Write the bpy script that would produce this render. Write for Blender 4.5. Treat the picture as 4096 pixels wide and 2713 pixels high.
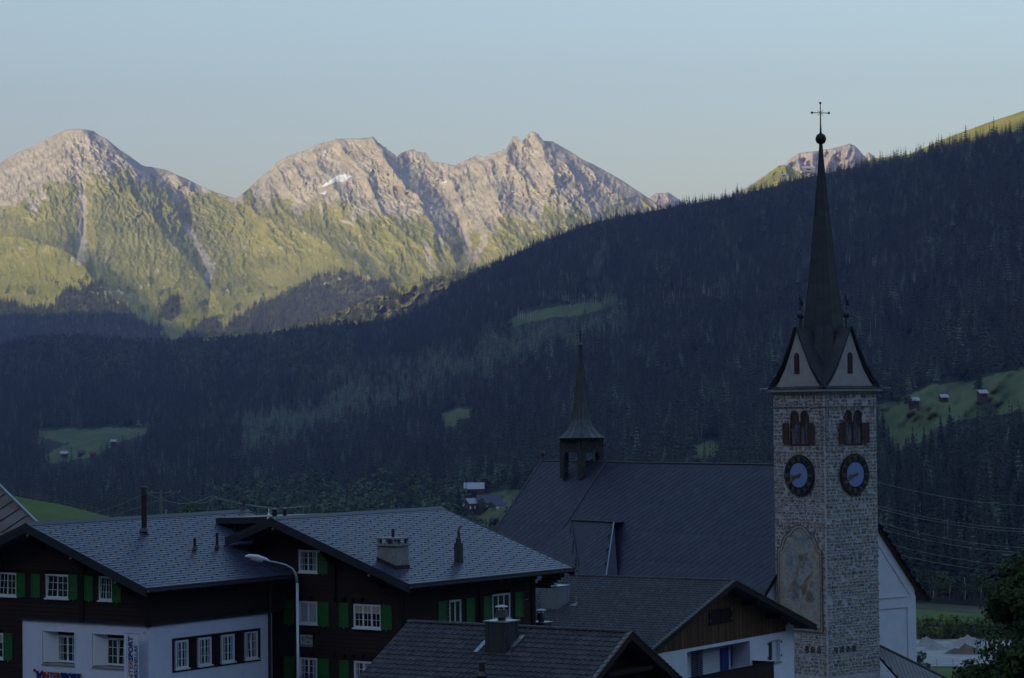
import bpy, bmesh, math, random
import numpy as np
from mathutils import Vector, Matrix, Quaternion
random.seed(7); RS = np.random.RandomState(7)
R = math.radians
SC = bpy.context.scene
for _o in list(bpy.data.objects): bpy.data.objects.remove(_o)
COL = SC.collection
# ------------------------------------------------------------------ camera (eye at the origin, looking along +Y)
FPX = 10000.0                       # focal length in photo pixels (photo is 4096 x 2713)
PITCH = math.atan(284/FPX); ROLL = 0.0108
_F = Vector((0, math.cos(PITCH), math.sin(PITCH))); _R0 = Vector((1,0,0)); _U0 = Vector((0,-math.sin(PITCH), math.cos(PITCH)))
CR = _R0*math.cos(ROLL) - _U0*math.sin(ROLL); CU = _R0*math.sin(ROLL) + _U0*math.cos(ROLL)
cam = bpy.data.cameras.new('camera'); camo = bpy.data.objects.new('camera', cam); COL.objects.link(camo)
cam.sensor_width = 36; cam.lens = FPX/4096*36; cam.clip_start = 1; cam.clip_end = 60000
camo.matrix_world = Matrix(((CR.x,CU.x,-_F.x,0),(CR.y,CU.y,-_F.y,0),(CR.z,CU.z,-_F.z,0),(0,0,0,1)))
SC.camera = camo
# ------------------------------------------------------------------ light: low evening sun from the left, village in mountain shade
SUN_EL, SUN_AZ = R(13.0), R(-145.0)        # azimuth measured from +Y (view direction) clockwise
SUN_DIR = Vector((math.sin(SUN_AZ)*math.cos(SUN_EL), math.cos(SUN_AZ)*math.cos(SUN_EL), math.sin(SUN_EL)))
w = bpy.data.worlds.new('World'); SC.world = w; w.use_nodes = True
nt = w.node_tree; nt.nodes.clear()
sky = nt.nodes.new('ShaderNodeTexSky'); sky.sky_type = 'NISHITA'; sky.sun_disc = False
sky.sun_elevation = SUN_EL; sky.sun_rotation = SUN_AZ; sky.altitude = 1400; sky.air_density = 1.9; sky.dust_density = 6.0; sky.ozone_density = 3.4
bg = nt.nodes.new('ShaderNodeBackground'); bg.inputs[1].default_value = 0.148
wo = nt.nodes.new('ShaderNodeOutputWorld')
nt.links.new(sky.outputs[0], bg.inputs[0]); nt.links.new(bg.outputs[0], wo.inputs[0])
sl = bpy.data.lights.new('sun', 'SUN'); sl.energy = 4.7; sl.angle = R(0.5); sl.color = (1.0, 0.83, 0.55)
so = bpy.data.objects.new('sun', sl); COL.objects.link(so); so.rotation_mode = 'QUATERNION'
so.rotation_quaternion = SUN_DIR.to_track_quat('Z', 'Y')
SC.view_settings.view_transform = 'Standard'; SC.view_settings.look = 'None'; SC.view_settings.exposure = 0.92; SC.view_settings.gamma = 1.0
try: SC.view_settings.use_curve_mapping = False
except Exception: pass
SC.cycles.max_bounces = 5; SC.cycles.diffuse_bounces = 2; SC.cycles.glossy_bounces = 2; SC.cycles.transmission_bounces = 4
SC.cycles.transparent_max_bounces = 6; SC.cycles.volume_bounces = 0; SC.cycles.use_denoising = True
SC.cycles.caustics_reflective = False; SC.cycles.caustics_refractive = False
# ------------------------------------------------------------------ pixel -> ray helpers
def ray(px, py):
    return (_F + CR*((px-2048)/FPX) - CU*((py-1356.5)/FPX)).normalized()
def at(px, py, D):
    """point on the ray at horizontal distance D"""
    d = ray(px, py); return d*(D/math.hypot(d.x, d.y))
def rays_np(px, py):
    px = np.asarray(px, float); py = np.asarray(py, float)
    a = (px-2048)/FPX; b = -(py-1356.5)/FPX
    return [_F[i] + CR[i]*a + CU[i]*b for i in range(3)]
def at_np(px, py, D):
    x,y,z = rays_np(px,py); h = np.hypot(x,y); return np.stack([x/h*D, y/h*D, z/h*D], -1)
# ------------------------------------------------------------------ object helpers
def tag(o, label=None, cat=None, group=None, kind=None):
    if label: o['label'] = label
    if cat: o['category'] = cat
    if group: o['group'] = group
    if kind: o['kind'] = kind
    return o
def empty(name, loc=(0,0,0), label=None, cat=None, group=None):
    o = bpy.data.objects.new(name, None); COL.objects.link(o); o.location = loc; o.empty_display_size = .3
    return tag(o, label, cat, group)
def link(name, me, parent=None, mat=None, M=None):
    if mat is not None and not me.materials:
        for m in (mat if isinstance(mat, (list, tuple)) else [mat]): me.materials.append(m)
    o = bpy.data.objects.new(name, me); COL.objects.link(o)
    if parent is not None: o.parent = parent
    if M is not None: o.matrix_local = M
    return o
class MB:
    """collects boxes, tubes and faces; build() links them as one mesh object"""
    def __init__(s, M=None): s.v=[]; s.f=[]; s.mi=[]; s.M = M
    def add(s, vs, fs, mi=0):
        n = len(s.v); s.v += [tuple(v) for v in vs]; s.f += [tuple(i+n for i in f) for f in fs]; s.mi += [mi]*len(fs); return s
    def hexa(s, p, mi=0):        # 8 points: bottom 4 (ccw) then top 4
        return s.add(p, [(3,2,1,0),(4,5,6,7),(0,1,5,4),(1,2,6,5),(2,3,7,6),(3,0,4,7)], mi)
    def box(s, x0,x1,y0,y1,z0,z1, mi=0):
        return s.hexa([(x0,y0,z0),(x1,y0,z0),(x1,y1,z0),(x0,y1,z0),(x0,y0,z1),(x1,y0,z1),(x1,y1,z1),(x0,y1,z1)], mi)
    def beam(s, a, b, w, h, up=(0,0,1), mi=0):   # bar from a to b
        a=Vector(a); b=Vector(b); d=(b-a).normalized(); up=Vector(up)
        x=d.cross(up); x = x.normalized() if x.length>1e-6 else Vector((1,0,0)); u=x.cross(d)
        x*=w/2; u*=h/2
        return s.hexa([a-x-u,a+x-u,b+x-u,b-x-u,a-x+u,a+x+u,b+x+u,b-x+u], mi)
    def tube(s, pts, r, n=8, mi=0, cap=True):
        pts=[Vector(p) for p in pts]; rs = r if isinstance(r,(list,tuple)) else [r]*len(pts)
        ring=[]; base=len(s.v); ref=None
        for i,p in enumerate(pts):
            d=(pts[min(i+1,len(pts)-1)]-pts[max(i-1,0)]).normalized()
            if ref is None: ref = Vector((1,0,0)) if abs(d.x)<.9 else Vector((0,1,0))
            x=(ref-d*ref.dot(d)).normalized(); y=d.cross(x); ref=x
            for k in range(n):
                a=2*math.pi*k/n; s.v.append(tuple(p+(x*math.cos(a)+y*math.sin(a))*rs[i]))
        for i in range(len(pts)-1):
            for k in range(n):
                a=base+i*n+k; b=base+i*n+(k+1)%n; s.f.append((a,b,b+n,a+n)); s.mi.append(mi)
        if cap:
            s.f.append(tuple(base+k for k in range(n))[::-1]); s.mi.append(mi)
            s.f.append(tuple(base+(len(pts)-1)*n+k for k in range(n))); s.mi.append(mi)
        return s
    def lathe(s, prof, n=12, c=(0,0,0), mi=0):
        return s.tube([(c[0],c[1],c[2]+z) for r,z in prof],[max(r,1e-3) for r,z in prof],n,mi)
    def prism(s, poly, a, b, mi=0):     # poly list of Vector, extruded by vector from a to b
        n=len(poly); a=Vector(a); b=Vector(b)
        vs=[Vector(p)+a for p in poly]+[Vector(p)+b for p in poly]
        return s.add(vs,[tuple(range(n))[::-1],tuple(range(n,2*n))]+[(i,(i+1)%n,n+(i+1)%n,n+i) for i in range(n)],mi)
    def mesh(s, name, mats=None, smooth=False):
        me=bpy.data.meshes.new(name)
        vs = [tuple(s.M@Vector(v)) for v in s.v] if s.M is not None else s.v
        me.from_pydata(vs,[],s.f)
        if mats is not None:
            for m in (mats if isinstance(mats,(list,tuple)) else [mats]): me.materials.append(m)
            if len(me.materials)>1: me.polygons.foreach_set('material_index', s.mi)
        bm=bmesh.new(); bm.from_mesh(me); bmesh.ops.recalc_face_normals(bm, faces=bm.faces); bm.to_mesh(me); bm.free()
        if smooth: me.polygons.foreach_set('use_smooth',[True]*len(me.polygons))
        me.update(); return me
    def build(s, name, mats, parent=None, smooth=False, M=None, **kw):
        o=link(name, s.mesh(name, mats, smooth), parent, None, M)
        return tag(o, kw.get('label'), kw.get('cat'), kw.get('group'), kw.get('kind'))
def grid_mesh(name, P, attrs=None, smooth=True, mask=None):
    """P: (n,m,3) array -> quad grid mesh"""
    n,m = P.shape[:2]; me=bpy.data.meshes.new(name)
    idx=np.arange(n*m).reshape(n,m)
    q=np.stack([idx[:-1,:-1],idx[:-1,1:],idx[1:,1:],idx[1:,:-1]],-1)
    if mask is not None: q=q[mask]
    q=q.reshape(-1,4)
    me.vertices.add(n*m); me.vertices.foreach_set('co', P.reshape(-1).astype(np.float32))
    me.loops.add(q.size); me.loops.foreach_set('vertex_index', q.reshape(-1).astype(np.int32))
    me.polygons.add(len(q)); me.polygons.foreach_set('loop_start', np.arange(0,q.size,4,dtype=np.int32)); 
    me.update(calc_edges=True)
    me.polygons.foreach_set('use_smooth',[smooth]*len(q))
    for k,a in (attrs or {}).items():
        a=np.asarray(a,np.float32); at_=me.attributes.new(k,'FLOAT','POINT'); at_.data.foreach_set('value', a.reshape(-1))
    me.update(); return me
# ------------------------------------------------------------------ numpy noise
_perm = np.random.RandomState(3).permutation(4096)
def _g(ix,iy): return _perm[(_perm[ix&4095]+iy)&4095]
def perlin(x,y):
    xi=np.floor(x).astype(int); yi=np.floor(y).astype(int); xf=x-xi; yf=y-yi
    u=xf*xf*xf*(xf*(xf*6-15)+10); v=yf*yf*yf*(yf*(yf*6-15)+10)
    def g(ix,iy,dx,dy):
        a=_g(ix,iy)*(2*math.pi/4096); return np.cos(a)*dx+np.sin(a)*dy
    n00=g(xi,yi,xf,yf); n10=g(xi+1,yi,xf-1,yf); n01=g(xi,yi+1,xf,yf-1); n11=g(xi+1,yi+1,xf-1,yf-1)
    return ((n00*(1-u)+n10*u)*(1-v)+(n01*(1-u)+n11*u)*v)*1.5
def fbm(x,y,o=5,g=.5,l=2.03):
    s=0;a=1;t=0
    for i in range(o): s=s+a*perlin(x+i*17.3,y-i*9.1); t+=a; a*=g; x=x*l; y=y*l
    return s/t
def ridged(x,y,o=5,g=.5,l=2.07):
    s=0;a=1;t=0
    for i in range(o):
        n=1-np.abs(perlin(x+i*13.7,y+i*5.3))*1.6; s=s+a*n*np.clip(n,0,1); t+=a; a*=g; x=x*l; y=y*l
    return s/t
def interp(pts, x):
    p=sorted(pts); return np.interp(x,[a for a,b in p],[b for a,b in p])
def inpoly(poly,x,y):
    ins=np.zeros(np.shape(x),bool); n=len(poly)
    for i in range(n):
        x0,y0=poly[i]; x1,y1=poly[(i+1)%n]
        if y0==y1: continue
        ins ^= ((y0>y)!=(y1>y)) & (x < (x1-x0)*(y-y0)/(y1-y0)+x0)
    return ins
def polydist(pl,x,y):
    """distance to polyline, signed (+ on the right-hand side when walking it, image axes) and arclength 0..1"""
    best=np.full(np.shape(x),1e9); sg=np.zeros(np.shape(x)); par=np.zeros(np.shape(x))
    L=[0]
    for i in range(len(pl)-1): L.append(L[-1]+math.dist(pl[i],pl[i+1]))
    for i in range(len(pl)-1):
        x0,y0=pl[i]; x1,y1=pl[i+1]; dx=x1-x0; dy=y1-y0; l2=dx*dx+dy*dy
        t=np.clip(((x-x0)*dx+(y-y0)*dy)/l2,0,1); ex=x-(x0+t*dx); ey=y-(y0+t*dy); d=np.hypot(ex,ey)
        m=d<best; best=np.where(m,d,best); sg=np.where(m,np.sign(dx*ey-dy*ex),sg); par=np.where(m,(L[i]+t*math.sqrt(l2))/L[-1],par)
    return best,sg,par
# ------------------------------------------------------------------ materials
def mat(name, col=(.5,.5,.5), rough=.8, metal=0.0, spec=.3, var=0.0, vscale=3.0, bump=0.0, bscale=20.0, stretch=(1,1,1), col2=None, objrand=0.0, coord='Object', bdist=.02):
    m=bpy.data.materials.new(name); m.use_nodes=True; N=m.node_tree.nodes; L=m.node_tree.links
    b=N['Principled BSDF']; b.inputs['Base Color'].default_value=(*col,1); b.inputs['Roughness'].default_value=rough
    b.inputs['Metallic'].default_value=metal; b.inputs['Specular IOR Level'].default_value=spec
    out=None
    if var or bump or col2:
        tc=N.new('ShaderNodeTexCoord'); mp=N.new('ShaderNodeMapping'); mp.inputs['Scale'].default_value=stretch
        L.new(tc.outputs[coord],mp.inputs[0])
    if var or col2:
        n=N.new('ShaderNodeTexNoise'); n.inputs['Scale'].default_value=vscale; n.inputs['Detail'].default_value=6; n.inputs['Roughness'].default_value=.65
        L.new(mp.outputs[0],n.inputs[0])
        r=N.new('ShaderNodeValToRGB'); r.color_ramp.elements[0].position=.32; r.color_ramp.elements[1].position=.68
        c2=col2 or tuple(min(1,c*(1+var)) for c in col); c1=tuple(c*(1-var) for c in col)
        r.color_ramp.elements[0].color=(*c1,1); r.color_ramp.elements[1].color=(*c2,1)
        L.new(n.outputs[0],r.inputs[0]); out=r.outputs[0]
    if objrand:
        oi=N.new('ShaderNodeObjectInfo'); mr=N.new('ShaderNodeMapRange'); mr.inputs[3].default_value=1-objrand; mr.inputs[4].default_value=1+objrand
        L.new(oi.outputs['Random'],mr.inputs[0])
        hs=N.new('ShaderNodeHueSaturation'); L.new(mr.outputs[0],hs.inputs['Value'])
        if out: L.new(out,hs.inputs['Color'])
        else: hs.inputs['Color'].default_value=(*col,1)
        out=hs.outputs[0]
    if out: L.new(out,b.inputs['Base Color'])
    if bump:
        n2=N.new('ShaderNodeTexNoise'); n2.inputs['Scale'].default_value=bscale; n2.inputs['Detail'].default_value=5
        L.new(mp.outputs[0],n2.inputs[0]); bp=N.new('ShaderNodeBump'); bp.inputs['Strength'].default_value=bump; bp.inputs['Distance'].default_value=bdist
        L.new(n2.outputs[0],bp.inputs['Height']); L.new(bp.outputs[0],b.inputs['Normal'])
    return m
K=4096/2367.0
def sc(pts): return [(a*K,b*K) for a,b in pts]
# ================================================================== skylines (photo coordinates of ground crests)
SK_A = sc([(-250,850),(-120,808),(0,800),(50,787),(110,777),(180,780),(290,790),(400,792),(480,788),(560,782),(640,770),(730,756),(870,748),(940,728),(1000,697),(1060,652),(1120,625),(1200,583),(1270,553),(1370,515),(1460,498),(1560,478),(1660,462),(1760,440),(1850,414),(1930,396),(1980,386),(2020,366),(2060,362),(2105,356),(2180,322),(2280,285),(2367,256),(2500,215),(2700,150)])
SK_M = sc([(-300,470),(-150,430),(-60,400),(0,378),(30,358),(70,340),(100,325),(150,301),(185,297),(215,303),(250,325),(290,355),(330,383),(342,385),(380,392),(420,408),(460,428),(500,446),(545,458),(560,448),(600,413),(640,375),(665,361),(690,354),(730,336),(780,322),(850,320),(862,316),(875,330),(900,350),(918,362),(925,355),(940,350),(955,345),(965,352),(985,355),(1000,375),(1020,377),(1050,383),(1070,375),(1100,360),(1115,365),(1150,352),(1170,345),(1185,318),(1195,315),(1205,328),(1213,320),(1228,305),(1245,310),(1255,325),(1275,327),(1310,345),(1350,370),(1400,395),(1450,425),(1500,458),(1560,500),(1700,560)])
SK_B = sc([(380,800),(480,776),(600,768),(690,752),(750,735),(830,700),(900,668),(990,645),(1060,630),(1150,605),(1230,575),(1330,535),(1500,520)])
SK_E = sc([(1640,470),(1730,432),(1760,410),(1800,386),(1815,380),(1830,365),(1850,353),(1880,350),(1930,342),(1965,332),(1985,345),(2000,362),(2008,352),(2020,362),(2060,400),(2150,430)])
SK_F = sc([(1450,475),(1490,461),(1500,458),(1520,446),(1535,447),(1545,444),(1560,455),(1600,480)])
MEAD = {  # meadow clearings on the wooded side of the valley
 'left': sc([(72,990),(110,997),(160,990),(180,996),(240,990),(342,990),(345,1000),(280,1022),(250,1035),(225,1055),(160,1064),(120,1072),(88,1062),(120,1045),(158,1024),(100,1012),(75,998)]),
 'mid': sc([(1016,958),(1060,946),(1096,945),(1090,962),(1062,968),(1050,986),(1030,985),(1020,970)]),
 'glade': sc([(1160,757),(1200,728),(1260,712),(1330,703),(1385,698),(1400,712),(1340,730),(1270,735),(1200,752)]),
 'right': sc([(2028,940),(2090,918),(2150,890),(2250,880),(2300,865),(2367,850),(2500,840),(2500,955),(2367,948),(2290,962),(2240,968),(2160,990),(2130,1025),(2090,1042),(2055,1035),(2030,975)]),
 'cut': sc([(1572,1050),(1610,1030),(1645,1018),(1664,1022),(1660,1050),(1640,1062),(1600,1060)]),
 'strip': sc([(1690,1012),(1740,998),(1786,985),(1786,993),(1740,1008),(1700,1020)]),
 'farm': sc([(1040,1156),(1100,1148),(1150,1135),(1200,1130),(1200,1160),(1192,1185),(1180,1200),(1120,1205),(1092,1192),(1075,1175)]),
 'low': sc([(885,1160),(920,1155),(958,1156),(950,1170),(900,1172)]),
 'lane': sc([(1345,700),(1360,640),(1372,590),(1390,545),(1402,540),(1400,590),(1390,640),(1392,690),(1375,700)]),
 'lane2': sc([(1540,570),(1560,555),(1580,575),(1578,600),(1566,640),(1555,620)]),
 'alp': sc([(1725,437),(1800,425),(1840,405),(1900,398),(1960,385),(2030,375),(2100,366),(2180,345),(2280,322),(2367,305),(2700,250),(2700,100),(1960,300),(1700,380)]),
 'strip2': sc([(1480,705),(1560,688),(1600,668),(1625,672),(1590,695),(1520,712)]),
}
YB = 2390.0
def A_D(px,py,noise=True):
    """horizontal distance of the wooded slope for a line of sight"""
    ys=interp(SK_A,px); t=np.clip((YB-py)/(YB-ys),0,1)
    Ds=interp([(-500,4700),(0,4500),(1500,4000),(2700,3500),(3400,3200),(4096,3000),(4700,2900)],px)
    Db=interp([(-500,1250),(0,1200),(1500,1050),(2400,900),(3500,840),(4096,800),(4700,800)],px)
    D=Db+(Ds-Db)*(0.62*t+0.38*t**2)
    if noise:
        # broad spurs and hollows running down the slope towards the lower left
        u=px*.0011+ (py)*.0009; v=py*.0006-px*.0002
        m=np.clip(t*6,0,1)*np.clip((1-t)*8,0,1)
        D=D-(ridged(u*2.2,v*1.3,4)-.55)*130*m*(.4+t)
        D=D-fbm(px*.006,py*.006,4)*85*m
    return D
def build_A():
    n_x,n_y=520,230
    px=np.linspace(-700,4900,n_x)[None,:].repeat(n_y,0)
    ys=interp(SK_A,px); t=np.linspace(0,1,n_y)[:,None]
    py=YB+(ys-YB)*t
    D=A_D(px,py); P=at_np(px,py,D)
    # beyond the crest the ground falls away again
    back=[]
    for k,(dd,dz) in enumerate([(60,-3),(200,-25),(500,-110),(1100,-330),(1800,-600)]):
        q=P[-1].copy(); h=np.hypot(q[:,0],q[:,1]); s=(h+dd)/h; q[:,0]*=s; q[:,1]*=s; q[:,2]+=dz; back.append(q)
    front=P[0].copy(); h=np.hypot(front[:,0],front[:,1]); s=(h-60)/h; front[:,0]*=s; front[:,1]*=s; front[:,2]-=25
    m=np.zeros(px.shape)
    for k,pl in MEAD.items(): m=np.maximum(m,{'lane':.42,'lane2':.3,'strip2':.45}.get(k,1.)*inpoly(pl,px+fbm(px*.02,py*.02,2)*12,py+fbm(px*.02+9,py*.02,2)*8))
    PP=np.concatenate([front[None],P]+[b[None] for b in back],0)
    mm=np.concatenate([m[:1],m]+[m[-1:]]*5,0)
    return PP,mm
# ------------------------------------------------------------------ far mountains
SPURS = [ # polyline (2367 px), toward-camera amplitude (m), width left / right (px 2367), falloff
 ([(188,296),(215,345),(265,405),(300,445),(345,500),(400,565),(450,620),(505,700),(540,760)], 320, 130, 90),
 ([(-80,560),(0,540),(70,552),(140,572),(195,615),(240,672),(300,712),(350,752),(400,800)], 380, 120, 48),
 ([(185,296),(120,400),(60,470),(0,520)], 120, 80, 80),
 ([(250,325),(300,390),(350,440),(410,500),(450,560)],150,30,45),
 ([(342,384),(380,420),(440,470)],-170,24,34),
 ([(400,400),(470,470),(520,500)],120,50,30),
 ([(862,316),(885,365),(930,420),(985,500),(1030,570),(1060,640)], 300, 150, 55),
 ([(730,400),(800,455),(880,520),(950,590),(1000,640)],130,60,34),
 ([(560,450),(600,500),(680,520),(760,560),(830,610),(880,660)], 260, 90, 50),
 ([(900,640),(820,640),(760,625),(690,650),(620,700),(560,770)], 160, 60, 60),
 ([(1190,314),(1170,380),(1150,450),(1120,520)],170,60,60),
 ([(1230,304),(1262,360),(1290,430),(1330,500)],240,60,45),
 ([(1255,326),(1320,400),(1380,460)],120,40,40),
 ([(1120,360),(1130,420),(1160,500)],90,40,34),
 # gullies and hollows
 ([(186,420),(192,480),(188,540),(180,600)],-170,40,40),
 ([(440,470),(430,530),(465,590),(485,640),(480,700),(470,770)],-190,60,70),
 ([(1030,400),(1040,470),(1075,540),(1095,600)],-260,75,60),
 ([(940,380),(990,430),(1030,460)],-90,40,40),
 ([(640,480),(560,520),(520,560)],-80,60,60),
 ([(780,390),(745,440),(690,470)],-110,50,40),
]
def M_D(px,py):
    ys=interp(SK_M,px); x=px/K; y=py/K
    yb=1430.0; t=np.clip((yb-py)/(yb-ys),0,1)
    gx=np.arange(-1200,3600,20.); gy=interp(SK_M,gx); kk=np.exp(-(np.arange(-30,31)/11.)**2); kk/=kk.sum(); gs=np.convolve(np.pad(gy,30,mode='edge'),kk,'valid')
    ysm=np.interp(px,gx,gs); ts=np.clip((yb-py)/(yb-ysm),0,1.35)
    D=6400+2300*(0.85*ts+0.15*ts*ts)
    D=D+ interp([(-500,450),(0,400),(320,250),(945,60),(1500,-150),(2100,-300),(2600,-300)],px)*np.clip(t,0,1)
    wx=fbm(x*.012,y*.012,3)*14; wy=fbm(x*.012+50,y*.012+7,3)*14
    for pl,A,wl,wr in SPURS:
        d,sg,par=polydist(pl,x+wx,y+wy); wd=np.where(sg>0,wl,wr)
        D=D-.40*A*np.clip(1-d/wd,0,1)**1.35*np.minimum(1,(1-par)*3+.35)
    e=np.clip((ys*0+1-t)*14,0,1)      # keep the crest itself quiet
    # ribs slanting down to the right, finer rock relief higher up
    bx=fbm(x*.007+3,y*.007,4); by=fbm(x*.007+40,y*.007+11,4); amp_=.45+1.1*np.clip(fbm(x*.006+80,y*.008,3)+.35,0,1)
    u=(x*.9-y*.62)+bx*30+fbm(x*.03,y*.03,3)*7; v=(x*.5+y*.85)+by*26
    rock=np.clip((t-.30)*2.2,0.15,1)
    r1=ridged(u*.012,v*.0055,4)*amp_; r2=ridged(u*.045+4,v*.024,4)*amp_; r3=fbm(x*.10,y*.10,4)
    right=np.clip((x-500)/200,0,1)
    D=D-((r1-.5)*120*(.35+.65*right)*(.10+.90*rock)+(r2-.5)*26*rock+(r3)*24*rock)*np.clip(e+.25,0,1)
    vf=ridged((x+bx*24)*.020,(y+by*20)*.010,3)          # fall-line gullies of the left peak
    D=D-(vf-.5)*17*(1-right)
    return D,t,r2,r3
def build_M():
    n_x,n_y=1180,330
    px=np.linspace(-500,2950,n_x)[None,:].repeat(n_y,0)
    ys=interp(SK_M,px)+fbm(px*.02,px*0+3,4)*4; t=np.linspace(0,1,n_y)[:,None]
    x0=px/K; jag=np.clip((x0-650)/60,0,1)*np.clip((1300-x0)/60,0,1)
    ys=ys+jag*np.abs(perlin(px*.045,px*0))*(-7)+jag*perlin(px*.11,px*0)*4
    py=1430+(ys-1430)*t
    D,tt,r2,r3=M_D(px,py); D=np.clip(D,4700,12000)
    # make the relief a real surface: distance must not fall back too hard between neighbours
    P=at_np(px,py,D)
    back=[]
    for dd,dz in [(80,-60),(300,-260),(900,-800),(1800,-1300)]:
        q=P[-1].copy(); h=np.hypot(q[:,0],q[:,1]); s=(h+dd)/h; q[:,0]*=s; q[:,1]*=s; q[:,2]+=dz; back.append(q)
    x=px/K; y=py/K
    z=P[...,2]
    # cover masks: rock 0..1, green 0..1
    nz=fbm(x*.02,y*.02,5); nf=fbm(x*.075,y*.06,5); str_=ridged((x*.9-y*.62)*.045,(x*.5+y*.85)*.012,4)
    lim=interp([(-300,540),(0,500),(80,455),(190,415),(300,400),(400,440),(545,462),(700,480),(780,500),(900,515),(1050,545),(1200,520),(1300,490),(1500,470)],x)
    rock=np.clip((lim-y)/70+.5+nz*1.3+(str_-.5)*1.1*np.clip((x-560)/200,.3,1),0,1)
    out=np.clip((nf-.16)*5,0,1)*np.clip((y-470)/60,0,1)*np.clip((740-y)/60,0,1)*np.clip((ridged(x*.02,y*.014,3)-.42)*5,0,1)
    rock=np.maximum(rock,out)
    for pl,wd in [([(186,400),(192,470),(190,540),(186,600)],9),([(430,520),(465,580),(488,620),(480,650)],7),([(1040,440),(1070,520),(1085,590)],9),([(1110,500),(1120,560),(1095,600)],7),([(980,560),(1000,620)],6)]:
        d,_,_=polydist(pl,x+nf*8,y); rock=np.maximum(rock,np.clip(1.6-d/wd,0,1))
    snow=np.zeros(px.shape)
    for pl in [[(742,432),(765,415),(780,405),(800,402),(812,408),(800,418),(775,422),(755,430)],[(738,447),(752,443),(750,450)],[(1020,428),(1032,416),(1034,420)],[(992,482),(1000,478),(998,484)]]:
        snow=np.maximum(snow,inpoly(pl,x+nf*6,y+nz*5))
    sp=fbm(x*.22,y*.22,3); cl=fbm(x*.018+30,y*.022,4); spk=np.clip((sp-.30)*6,0,1)*np.clip((cl-.02)*5,0,1)*np.clip((y-430)/60,0,1)*np.clip((700-y)/60,0,1)
    rock=np.maximum(rock,spk*.95)
    scrub=np.clip((fbm(x*.05+7,y*.035,5)-.12)*5,0,1)*np.clip((y-560)/110,0,1)*.9
    forest=np.zeros(px.shape)
    for pl in FORM: forest=np.maximum(forest,inpoly(pl,x+nf*30,y+nz*22))
    PP=np.concatenate([P]+[b[None] for b in back],0); ex=lambda a:np.concatenate([a]+[a[-1:]]*4,0)
    return PP,dict(rock=ex(rock),snow=ex(snow),forest=ex(forest),scrub=ex(scrub)),(px,py,forest)
FORM=[[(-300,690),(0,700),(60,708),(110,712),(130,690),(165,672),(205,668),(250,690),(300,722),(350,752),(400,790),(-300,820)],
      [(370,700),(390,685),(420,690),(415,720),(395,740),(372,735)],
      [(400,800),(440,760),(490,740),(520,760),(540,745),(600,705),(640,690),(690,665),(735,640),(790,628),(850,650),(905,645),(905,700),(700,800)],
      [(170,640),(200,655),(230,660),(260,700),(200,690)]]
def attr_mix_mat(name, base, layers, bump=.0, bscale=1, bdist=1., rough=.95, nscale=.02, nvar=.35):
    """base colour then (attribute, colour, noise scale, variance) layers mixed over it"""
    m=bpy.data.materials.new(name); m.use_nodes=True; N=m.node_tree.nodes; L=m.node_tree.links; b=N['Principled BSDF']
    b.inputs['Roughness'].default_value=rough; b.inputs['Specular IOR Level'].default_value=.1
    tc=N.new('ShaderNodeTexCoord')
    def coln(c1,c2,s):
        n=N.new('ShaderNodeTexNoise'); n.inputs['Scale'].default_value=s; n.inputs['Detail'].default_value=8; n.inputs['Roughness'].default_value=.7
        L.new(tc.outputs['Object'],n.inputs[0]); r=N.new('ShaderNodeValToRGB'); r.color_ramp.elements[0].position=.36; r.color_ramp.elements[1].position=.64
        r.color_ramp.elements[0].color=(*c1,1); r.color_ramp.elements[1].color=(*c2,1); L.new(n.outputs[0],r.inputs[0]); return r.outputs[0]
    out=coln(base[0],base[1],base[2])
    for an,c1,c2,s,soft in layers:
        a=N.new('ShaderNodeAttribute'); a.attribute_name=an
        n=N.new('ShaderNodeTexNoise'); n.inputs['Scale'].default_value=s*2.2; n.inputs['Detail'].default_value=7; n.inputs['Roughness'].default_value=.75
        L.new(tc.outputs['Object'],n.inputs[0])
        ad=N.new('ShaderNodeMath'); ad.operation='MULTIPLY_ADD'; ad.inputs[1].default_value=soft; L.new(n.outputs[0],ad.inputs[0]); L.new(a.outputs['Fac'],ad.inputs[2])
        mr=N.new('ShaderNodeMapRange'); mr.inputs[1].default_value=.42+soft*.5; mr.inputs[2].default_value=.58+soft*.5; L.new(ad.outputs[0],mr.inputs[0])
        mx=N.new('ShaderNodeMix'); mx.data_type='RGBA'; L.new(mr.outputs[0],mx.inputs[0]); L.new(out,mx.inputs[6]); L.new(coln(c1,c2,s),mx.inputs[7]); out=mx.outputs[2]
    L.new(out,b.inputs['Base Color'])
    if bump:
        n2=N.new('ShaderNodeTexNoise'); n2.inputs['Scale'].default_value=bscale; n2.inputs['Detail'].default_value=9; n2.inputs['Roughness'].default_value=.65
        L.new(tc.outputs['Object'],n2.inputs[0]); bp=N.new('ShaderNodeBump'); bp.inputs['Strength'].default_value=bump; bp.inputs['Distance'].default_value=bdist
        L.new(n2.outputs[0],bp.inputs['Height']); L.new(bp.outputs[0],b.inputs['Normal'])
    return m
G1,G2=(.045,.085,.018),(.10,.125,.035)
m_hill=attr_mix_mat('hillside_ground',((.016,.022,.016),(.032,.040,.028),.02),[('meadow',(.055,.095,.035),(.115,.135,.055),.012,.05),('alp_sun',(.17,.175,.035),(.27,.25,.07),.03,.25)],bump=.6,bscale=.05,bdist=3)  # last layer puts sunlight on the high grass in as brighter colour
m_mtn=attr_mix_mat('mountain_ground',((.165,.175,.032),(.285,.265,.075),.006),
   [('scrub',(.075,.095,.022),(.13,.14,.035),.02,.35),('forest',(.06,.075,.025),(.11,.115,.04),.02,.2),('rock',(.25,.226,.150),(.45,.41,.30),.012,.55),('snow',(.62,.64,.68),(.75,.76,.78),.05,.0)],bump=.5,bscale=.03,bdist=9)
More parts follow.
